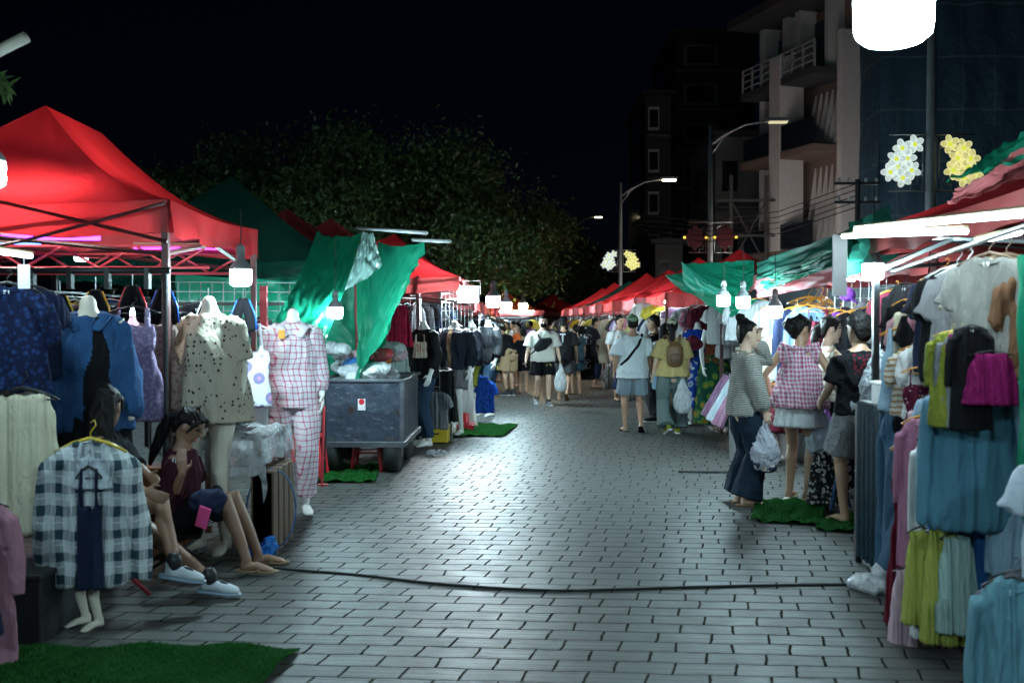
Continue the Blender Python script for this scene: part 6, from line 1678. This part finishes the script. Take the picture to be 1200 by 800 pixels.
# slanted rows of folded lengths (skirts fanned low)
for i, (c, l) in enumerate(((cloth('plum_check', (.22, .08, .17), 'check', (.45, .38, .45), 30), 'plum checked skirt fanned low beside the green dress'), (cloth('pale_check', (.55, .62, .66), 'check', (.35, .4, .5), 26), 'pale blue checked skirt fanned low in the middle'), (cloth('pink_check', (.28, .09, .18), 'check', (.5, .42, .46), 30), 'pink checked skirt fanned low nearest the street'))):
    r_ = hpx('skirt', c, 856 + i * 7, 432 + i * 4, 12.6 - i * .3, R(-60), l, .7, G3); r_.rotation_euler = (R(4), R(26), R(-10)); r_.scale = (.30, .7, .80)
hpx('skirt', 'black', 872, 445, 12.0, R(-30), 'black skirt low beside the fanned checked skirts', .8, G3)
p_ = at(905, 520, 11.4)
sh_ = thing('shelf_rack', 'low rack of brown and pink goods behind the striped sweater woman', 'rack', (p_.x, 11.6, 0))
for z_ in (.35, .62, .9): m = MB(); m.box((0, 0, z_), (.8, .4, .03)); m.build('shelf', WOOD, sh_)
for sx in (-.4, .4):
    m = MB(); m.box((sx, 0, .5), (.03, .38, 1.0)); m.build('side_panel', STEEL, sh_)
for i in range(8):
    m = MB(); m.box((0, 0, .05), (.16, .28, .10)); o_ = m.build('folded_cloth', cm(('pink', 'brown', 'cream', 'maroon')[i % 4]), None, bevel=.02, loc=(p_.x - .3 + .19 * (i % 4), 11.6, (.37, .64)[i // 4])); tag(o_, f'{("pink","brown","cream","maroon")[i % 4]} folded cloth on the {("lower","upper")[i // 4]} shelf of the low rack', 'folded cloth', 'folded cloth on the low rack')

rail_row((2.95, 14.4, 1.85), (3.3, 17.4, 1.85), [('tee', 'white'), ('blouse', 'lilac'), ('tee', 'black'), ('long', 'cream'), ('tee', 'pink'), ('tee', 'white'), ('long', 'maroon'), ('blouse', 'sky blue'), ('tee', 'grey')], 'upper rail of the dress stall', G3, end_name='near end')
rail_row((2.75, 15.8, 1.15), (3.1, 18.2, 1.15), [('skirt', 'navy'), ('skirt', 'white'), ('skirt', 'black'), ('skirt', 'mint'), ('skirt', 'red'), ('skirt', 'tan'), ('skirt', 'grey')], 'low rail of the dress stall', G3, end_name='near end')
for i, (x_, y_) in enumerate(((7.2, 27.0), (8.4, 31.0), (6.8, 34.5), (10.5, 29.0))):  # added hidden bulbs that light the finned facade from below
    bulb((x_, y_, 2.7), .34, f'added unseen bulb behind the right awnings below the finned building, {ORD[i]} of four', 110, (1.0, .93, .86), .5, 'added bulbs below the finned building')
# ------------------------------------------------------------------ far right tents
GFR = 'far market clothes on the right'
nm = ['first', 'second', 'third', 'fourth', 'fifth', 'sixth', 'seventh']
kk2 = ['tee', 'tee', 'long', 'blouse', 'tee', 'dress', 'tank', 'long', 'tee']
pal2 = ['white', 'black', 'cream', 'lilac', 'yellow', 'black', 'grey', 'pink', 'white', 'lime', 'navy', 'charcoal']
BT = cloth('black_tee_print', CM['black'], 'print', (.7, .7, .7), .38)
for j in range(7):
    y0 = 17.2 + j * 3.4; xf = 2.35 - j * .17
    dg = j == 4
    canopy(xf, xf + 3.1, y0, y0 + 3.0, 2.12, 2.95 + .08 * (j % 2), ('dark green' if dg else 'red') + f' far tent, {nm[j]} past the bright green awning', DGREEN if dg else RED, PINKV if j % 2 else RED2, .24, .3, None, 'tents of the market', brace=False, sag=.12)
    rail_row((xf - .08, y0 + .1, 1.78), (xf - .08, y0 + 3.1, 1.78), [(kk2[(i * 2 + j) % 9], pal2[(i * 5 + j * 7) % 12]) for i in range(10)], f'street rail of the {nm[j]} far right tent', GFR, end_name='near end')
    rail_row((xf + .3, y0 - .05, 1.75), (xf + 2.0, y0 - .05, 1.75), [(kk2[(i * 4 + j) % 9], pal2[(i * 7 + j * 5 + 2) % 12]) for i in range(5)], f'crosswise rail of the {nm[j]} far right tent', GFR, end_name='street end', rz=0)
    tube_lamp((xf + .28, y0 + .2, 2.0), (xf + .28, y0 + 2.6, 2.0), f'LED tube under the {nm[j]} far right tent', 75, .02)
    if j < 5:
        B_ = Blob(); B_.ball((0, 0, .3), (.35, .22, .28)); B_.chain([(-.2, 0, .1), (.2, 0, .1)], [.14, .14])
        tag(link('clothes_bag', B_.fuse('bag', .025, 1, ((.03, (14, 14, 14)),), j, mats=[film('grey_sack', (.35, .34, .33), .15, .35)]), None, None, (xf + .15, y0 + .4, 0)), f'grey sack of clothes on the ground by the {nm[j]} far right tent', 'sack', 'sacks by the far tents')
hang('tee', BT, at(686, 377, 22.5), R(0), 'black T-shirt with a white print facing the street at the far right', GFR, sc=1.05)
hang('tee', BT, at(686, 408, 22.6), R(0), 'second black printed shirt hung under the first at the far right', GFR, sc=.95)
# end of the street
tarp([(-3.5, 48, 0), (4.5, 50, 0), (4.5, 50, 2.4), (-3.5, 48, 2.4)], 'dim cloth wall closing the end of the market street', canvas('dim_end_cloth', (.12, .08, .08), .2), 12, 8, 0, .05, 71)
canopy(-2.6, .6, 40, 43, 2.1, 2.9, 'orange tent at the far end of the street', ORANGEC, RED2, .22, .3, None, 'tents of the market', brace=False)
canopy(-.4, 2.6, 44, 47, 2.1, 2.9, 'red tent closing the far end of the street', RED, RED2, .22, .3, None, 'tents of the market', brace=False)
tube_lamp((-1.8, 39.8, 2.05), (.2, 39.8, 2.05), 'LED tube under the orange tent at the far end', 60, .025)
rail_row((-2.2, 39.9, 1.8), (.3, 39.9, 1.8), [(kk2[i % 9], pal2[(i * 5) % 12]) for i in range(9)], 'rail of the far orange tent', GFR, end_name='left end', rz=0)
# ------------------------------------------------------------------ people in the street
def bag(p, size, mat, label, handle_to=None, name='plastic_bag', n=1, rz=0):
    """bag hanging from p"""
    t = thing(name, label, 'bag', p, rz)
    w, h = size; B_ = Blob()
    B_.chain([(0, 0, -.02), (0, 0, -h * .3), (0, 0, -h * .65), (0, 0, -h * .92)], [(w * .10, w * .09), (w * .28, w * .22), (w * .48, w * .36), (w * .42, w * .32)])
    link('sack', B_.fuse('sack', .008, 1, ((.016, (40, 40, 12)), (.008, (70, 70, 40))), n, mats=[mat]), None, t)
    m = MB(); m.tube([(-.02, 0, -.03), (-.015, 0, .03), (.015, 0, .03), (.02, 0, -.03)], .006, 6); m.build('handle', mat, t, True)
    return t
def gp(px, py): q = gnd(px, py); return (q.x, q.y, 0)
CLEAR = film('clear_bag', (.62, .63, .72), .3, .12)

# the woman in the striped sweater
P = Fig('person', 'woman with a hair bun in a striped sweater holding a clear bag', gp(872, 590), R(-82), 1.62, True, twist=R(-4), wr=((-.08, .145, 1.44), (.23, .12, .76)), eh=((-.5, .9, -1.0), (.6, -1, -.2)), hd=((.1, .05, 1), None), hy=R(-4), hp=R(-4), fd=(None, (.2, 1, 0)))
P.body(SKIN3, curl=.8); P.hair('bun')
P.top(cloth('cream_black_stripe', (.48, .45, .40), 'stripe', (.07, .08, .08), 62), 1.93, -.10, .02, .010, name='sweater', sl_r=1.12, neck=.48)
P.legs(cloth('flared_dark_jeans', (.008, .016, .03), 'denim', (.03, .06, .09)), 1.98, .022, .075, name='jeans')
for i in (0, 1):
    B_ = Blob(); e, w_ = P.el[i], P.wr[i]; B_.chain([e.lerp(w_, .82), e.lerp(w_, .97)], [.042, .036], (1, 0, 0), 12, False); link('cuff', B_.fuse('cuff', .009, 1, mats=[cm('cream')]), None, P.root)
P.shoes(cm('tan'), 'sandal')
B_ = Blob(); B_.chain([P.T(-.10, -.01, .48), P.T(0, -.075, .505), P.T(.10, -.01, .48), P.T(0, .085, .455), P.T(-.10, -.01, .48)], [.022] * 5); link('collar', B_.fuse('collar', .009, 1, mats=[cm('cream')]), None, P.root)
M_ = P.root.matrix_basis if False else Matrix.Translation(P.root.location) @ P.root.rotation_euler.to_matrix().to_4x4()
bp = M_ @ (P.wr[1] + V3((0, 0, -.10)))
bag(bp, (.26, .36), CLEAR, 'clear plastic bag of dark clothes held by the woman in the striped sweater', n=3)
B_ = Blob(); 
for q in range(5): B_.ball((.05 * math.cos(q * 1.3), .04 * math.sin(q * 1.3), -.27 - .025 * q), (.07, .055, .045))
tag(link('folded_clothes', B_.fuse('clothes', .012, 1, ((.012, (30, 30, 30)),), 5, mats=[cloth('bag_clothes', (.05, .05, .08), 'floral', (.55, .55, .6), 18)]), None, None, bp), 'dark and white clothes inside the clear bag', 'clothes')

# woman in the pink check top
P = Fig('person', 'woman in a frilled pink check top and white skirt seen from behind', gp(936, 584), R(-38), 1.66, True, wr=((-.30, .06, .90), (.33, .16, .90)), eh=((-1, -.6, -.3), (1, -.6, -.3)), hy=R(-28), fd=((-.1, 1, 0), (.3, 1, 0)))
P.body(SKIN2); P.hair('messy')
P.top(cloth('pink_gingham', (.42, .08, .17), 'gingham', (.66, .55, .60), 26), .16, -.07, .016, .085, name='blouse', sl_r=1.2, folds=((.018, (26, 26, 4)), (.006, (40, 40, 16))))
B_ = Blob()
for i in (0, 1):
    e = P.sh[i].lerp(P.el[i], .12); B_.chain([P.T((-.09, .09)[i], -.05, .48), P.sh[i] + V3((0, 0, .05)), e], [.022, .04, .03])
B_.chain([P.T(-.10, -.06, .47), P.T(0, -.10, .47), P.T(.10, -.06, .47)], [.025] * 3)
link('frill', B_.fuse('frill', .009, 1, ((.014, (60, 60, 60)),), 4, mats=[cloth('pink_gingham', (.42, .08, .17), 'gingham', (.66, .55, .60), 26)]), None, P.root)
P.skirt(cm('white'), .20, .05, name='skirt'); P.shoes(cm('cream'), 'sandal')
M_ = Matrix.Translation(P.root.location) @ P.root.rotation_euler.to_matrix().to_4x4()
bag(at(963, 482, 9.05), (.30, .38), film('white_blue_bag', (.60, .68, .75), .2), 'pale blue plastic bag hanging behind the white skirt', n=6)
bag(at(969, 478, 9.25), (.26, .34), film('purple_bag', (.35, .14, .5), .15), 'purple plastic bag behind the pale blue bag', n=8)

# woman in the plaid blouse
P = Fig('person', 'dark-haired woman in a cream plaid blouse and black trousers facing right', (at(970, 400, 9.45).x, 9.45, 0), R(-100), 1.66, True, wr=((-.05, .34, 1.02), (.12, .34, 1.02)), hy=R(0), vox=.010)
P.body(SKIN3); P.hair('pony'); P.top(cloth('cream_plaid', (.58, .53, .44), 'check', (.14, .10, .08), 15), .75, -.04, .022, .03, name='blouse', sl_r=1.3); P.legs(cm('black'), 1.9, .03, .05, name='trousers'); P.shoes(cm('black'), 'sandal')
# man in patterned shorts
P = Fig('person', 'short-haired man in a black T-shirt and grey patterned shorts seen from behind', gp(1006, 613), R(12), 1.67, False, w=.95, wr=((-.20, .24, .96), (.20, .12, .98)), eh=((-.4, -1, -.2), (.4, -1, -.2)), hy=R(10), an=((-.10, .04, .075), (.12, -.06, .075)), fd=((-.4, 1, 0), (.5, 1, 0)))
P.body(SKIN2); P.hair('curly'); 
P.top(cm('black'), .85, -.04, .018, .02, name='tee_shirt', sl_r=.98, mats=[cm('black'), cloth('dark_red_print', (.012, .011, .013), 'floral', (.15, .01, .02), 34, col3=(.10, .01, .015))], matfn=lambda c: ((np.abs(c[:, 0]) < .10) & (c[:, 1] < -.05) & (np.abs(c[:, 2] - 1.27) < .085)).astype(int))
P.legs(cloth('grey_lattice', (.26, .26, .27), 'dots', (.06, .06, .07), 42), .82, .028, .03, name='shorts'); P.shoes(cm('black'), 'sandal')
bag(at(1030, 405, 7.75), (.30, .50), film('white_bag', (.55, .56, .60), .12), 'white plastic bag hanging at the arm of the man in patterned shorts', n=11)

# couple holding hands
PY = gp(741, 506)
P = Fig('person', 'man in a pale green cap and white T-shirt walking away hand in hand', PY, R(4), 1.71, False, wr=(None, (.30, .06, .86)), an=((-.09, .10, .075), (.10, -.16, .13)), fd=(None, (.25, 1, -.6)), vox=.011)
P.body(SKIN2); P.hair('short'); P.cap(cloth('pale_green_cap', (.30, .46, .28))); P.top(cloth('pale_blue_white_tee', (.60, .66, .68)), .95, -.14, .035, .035, name='tee_shirt', sl_r=1.3); P.legs(cloth('grey_blue_shorts', (.24, .30, .34)), .85, .022, .025); P.shoes(cm('black'), 'sandal')
m = MB(); m.tube([P.T(.14, -.02, .50), P.T(.06, -.155, .34), P.T(-.10, -.175, .14), P.T(-.19, -.10, .05)], [(.02, .008)] * 4, 8); tag(m.build('bag_strap', cm('black'), None, True, loc=PY, rot=(0, 0, R(4))), 'black strap across the back of the white T-shirt', 'strap')
PY = gp(788, 508)
P = Fig('person', 'woman in a yellow shirt, cap and wide jeans walking away hand in hand', PY, R(2), 1.66, True, wr=((-.27, .06, .86), None), an=((-.09, -.14, .12), (.09, .08, .075)), fd=((-.2, 1, -.5), None), hy=R(-12), vox=.011)
P.body(SKIN3); P.hair('pony'); P.cap(cloth('cream_cap', (.50, .46, .34))); P.top(cloth('mustard_shirt', (.52, .40, .17)), .98, -.08, .03, .04, name='shirt', sl_r=1.35); P.legs(cloth('wide_green_jeans', (.12, .17, .17), 'denim', (.22, .25, .22)), 1.97, .025, .055, name='jeans'); P.shoes(cm('olive'), 'sneaker')
bk = thing('backpack', 'small brown backpack on the back of the woman in the yellow shirt', 'backpack', (PY[0], PY[1], 0), R(2))
BRB = plain('brown_leather', (.17, .09, .04), .5)
B_ = Blob(); B_.chain([(0, -.19, 1.02), (0, -.20, 1.12), (0, -.19, 1.25), (0, -.175, 1.30)], [(.11, .06), (.125, .075), (.115, .065), (.07, .04)]); link('body', B_.fuse('body', .010, 1, mats=[BRB]), None, bk)
B_ = Blob(); B_.chain([(0, -.265, 1.04), (0, -.27, 1.10), (0, -.262, 1.15)], [(.08, .02), (.09, .025), (.08, .018)]); link('front_pocket', B_.fuse('pocket', .009, 1, mats=[plain('dark_brown_leather', (.11, .055, .025), .5)]), None, bk)
for sg in (-1, 1):
    m = MB(); m.tube([(sg * .06, -.16, 1.30), (sg * .095, -.06, 1.425), (sg * .11, .06, 1.40), (sg * .12, .145, 1.24)], [(.02, .009)] * 4, 8); m.build('strap', BRB, bk, True)
m = MB(); m.tube([(-.03, -.17, 1.31), (0, -.18, 1.36), (.03, -.17, 1.31)], .008, 6); m.build('handle', BRB, bk, True)
bag(at(800, 445, 13.9), (.26, .42), film('white_red_bag', (.6, .62, .65), .25), 'white plastic bag in the right hand of the backpack woman', n=15)
# people beyond the couple
P = Fig('person', 'man with a dark face mask turned left behind the man in the green cap', (at(768, 400, 16.2).x, 16.2, 0), R(70), 1.72, False, vox=.014); P.body(SKIN2); P.hair('short'); P.top(cm('black'), .9, -.1, .03); P.legs(cm('charcoal'), 1.9, .03); P.shoes(cm('black'), 'sneaker')
P = Fig('person', 'woman in a white top with a dark shoulder strap, behind the couple', (at(775, 400, 15.6).x + .05, 15.6, 0), R(-20), 1.58, True, vox=.014); P.body(SKIN3); P.hair('long'); P.top(cm('white'), .5, -.05, .02); P.legs(cm('sky blue'), .7, .03, .02); P.shoes(cm('tan'), 'sandal')

# man walking towards the camera
PY = gp(636, 474)
P = Fig('person', 'man in a white T-shirt and black mask walking towards the camera', PY, BK + R(6), 1.73, False, w=1.08, an=((-.10, .12, .075), (.10, -.14, .12)), fd=(None, (.1, 1, -.5)), vox=.011, wr=((-.33, .10, .84), (.34, .04, .84)))
P.body(SKIN3); P.hair('short'); P.top(cloth('cream_white_tee', (.66, .64, .57)), .98, -.10, .04, .03, name='tee_shirt', sl_r=1.35)
P.legs(cm('black'), .80, .025, .03); P.shoes(plain('grey_sneaker', (.18, .19, .2), .6), 'sneaker', plain('sole_white', (.7, .7, .7), .5))
B_ = Blob(); B_.ball(P.Hd(0, .072, -.05), (.068, .045, .052), P.Hm); link('face_mask', B_.fuse('mask', .008, 1, mats=[cm('black')]), None, P.root)
m = MB(); m.lathe([(.001, 0), (.05, .002), (.052, .006), (.001, .008)], n=16); m.build('emblem', cloth('emblem_yellow', (.55, .45, .06), 'floral', (.05, .10, .3), 40), P.root, loc=P.hj[0] + V3((-.01, .155, -.17)), rot=(R(-90), 0, 0))
sb = thing('sling_bag', 'black sling bag across the chest of the man in the white T-shirt', 'bag', PY, BK + R(6))
B_ = Blob(); B_.chain([P.T(-.12, .165, .30), P.T(.02, .195, .24), P.T(.14, .17, .15)], [(.07, .045), (.125, .055), (.08, .045)], (0, 0, 1)); link('body', B_.fuse('body', .010, 1, mats=[cloth('bag_black', (.02, .02, .022))]), None, sb)
m = MB(); m.tube([P.T(.13, -.03, .51), P.T(.11, .12, .42), P.T(.03, .19, .28)], [(.02, .008)] * 3, 8); m.tube([P.T(.14, .17, .15), P.T(.23, .06, .04)], [(.018, .008)] * 2, 8); m.build('strap', cm('black'), sb, True)
bag(at(657, 428, 18.3), (.24, .45), film('white_carrier', (.62, .62, .62), .2), 'pale carrier bag in the hand of the man in the white T-shirt', n=21)
# others
P = Fig('person', 'person in a black T-shirt and cap walking away behind the white T-shirt man', gp(660, 469), R(-6), 1.72, False, w=1.05, an=((-.09, .1, .075), (.09, -.22, .16)), fd=(None, (.1, 1, -.9)), vox=.013); P.body(SKIN2); P.hair('short'); P.cap(cm('black')); P.top(cloth('black_back_print', CM['black']), .95, -.12, .04, .03, sl_r=1.3); P.legs(cm('charcoal'), .8, .04, .03); P.shoes(cm('brown'), 'sandal')
m = MB(); m.box((0, 0, .0), (.03, .004, .16)); m.box((0, 0, .09), (.12, .004, .03)); m.build('print', cloth('grey_print', (.35, .35, .36)), P.root, loc=P.T(0, -.175, .33))
P = Fig('person', 'person in a dark teal dress standing right of the black T-shirt walker', gp(675, 462), R(20), 1.55, True, vox=.014); P.body(SKIN2); P.hair('short'); P.top(cloth('dark_teal', (.02, .045, .06)), .6, -.1, .03); P.legs(cloth('dark_teal', (.02, .045, .06)), .7, .04, .03); P.shoes(cm('black'), 'sandal')
P = Fig('person', 'man in a white cap and khaki shorts bending over the left stall', gp(597, 463), R(40), 1.66, False, lean=.5, hy=R(10), wr=((-.15, .55, .95), (.2, .5, .95)), vox=.013); P.body(SKIN2); P.hair('short'); P.cap(cm('white')); P.top(cm('black'), .95, -.08, .03); P.legs(cm('tan'), .82, .04, .03); P.shoes(cm('charcoal'), 'sneaker')
P = Fig('person', 'person in an orange top half hidden behind the bending man', (at(607, 400, 25).x, 25, 0), R(120), 1.60, True, vox=.015); P.body(SKIN3); P.hair('short'); P.top(cloth('orange_top', (.6, .12, .03)), .9, -.1, .03); P.legs(cm('grey'), .8, .03); P.shoes(cm('black'), 'sandal')
P = Fig('person', 'short person in black standing right of the bending man', gp(613, 460), R(10), 1.45, False, w=.9, vox=.014); P.body(SKIN2); P.hair('short'); P.top(cm('black'), .8, -.12, .03); P.legs(cm('black'), .75, .03); P.shoes(cm('maroon'), 'sandal')
for i, (px, y, top, l) in enumerate(((585, 27, 'cream', 'person in a cream top far down the left row'), (602, 32, 'white', 'far person in white under the warm bulb'), (622, 36, 'lilac', 'far person in lilac in the middle of the street end'), (645, 33, 'charcoal', 'far person in charcoal behind the black T-shirt walker'), (697, 24.5, 'black', 'person in black browsing at the far right rail'), (726, 20.5, 'white', 'person in white at the rail left of the man in the green cap'))):
    P = Fig('person', l, (at(px, 400, y).x, y, 0), R(150 - 60 * i), 1.6 + .03 * i, i % 2 == 0, vox=.017); P.body(SKIN2, hands=True); P.hair('short'); P.top(cm(top), .9, -.1, .03); P.legs(cm('navy'), 1.6, .03); P.shoes(cm('black'), 'sandal')
bpy.data.scenes.remove(TS)
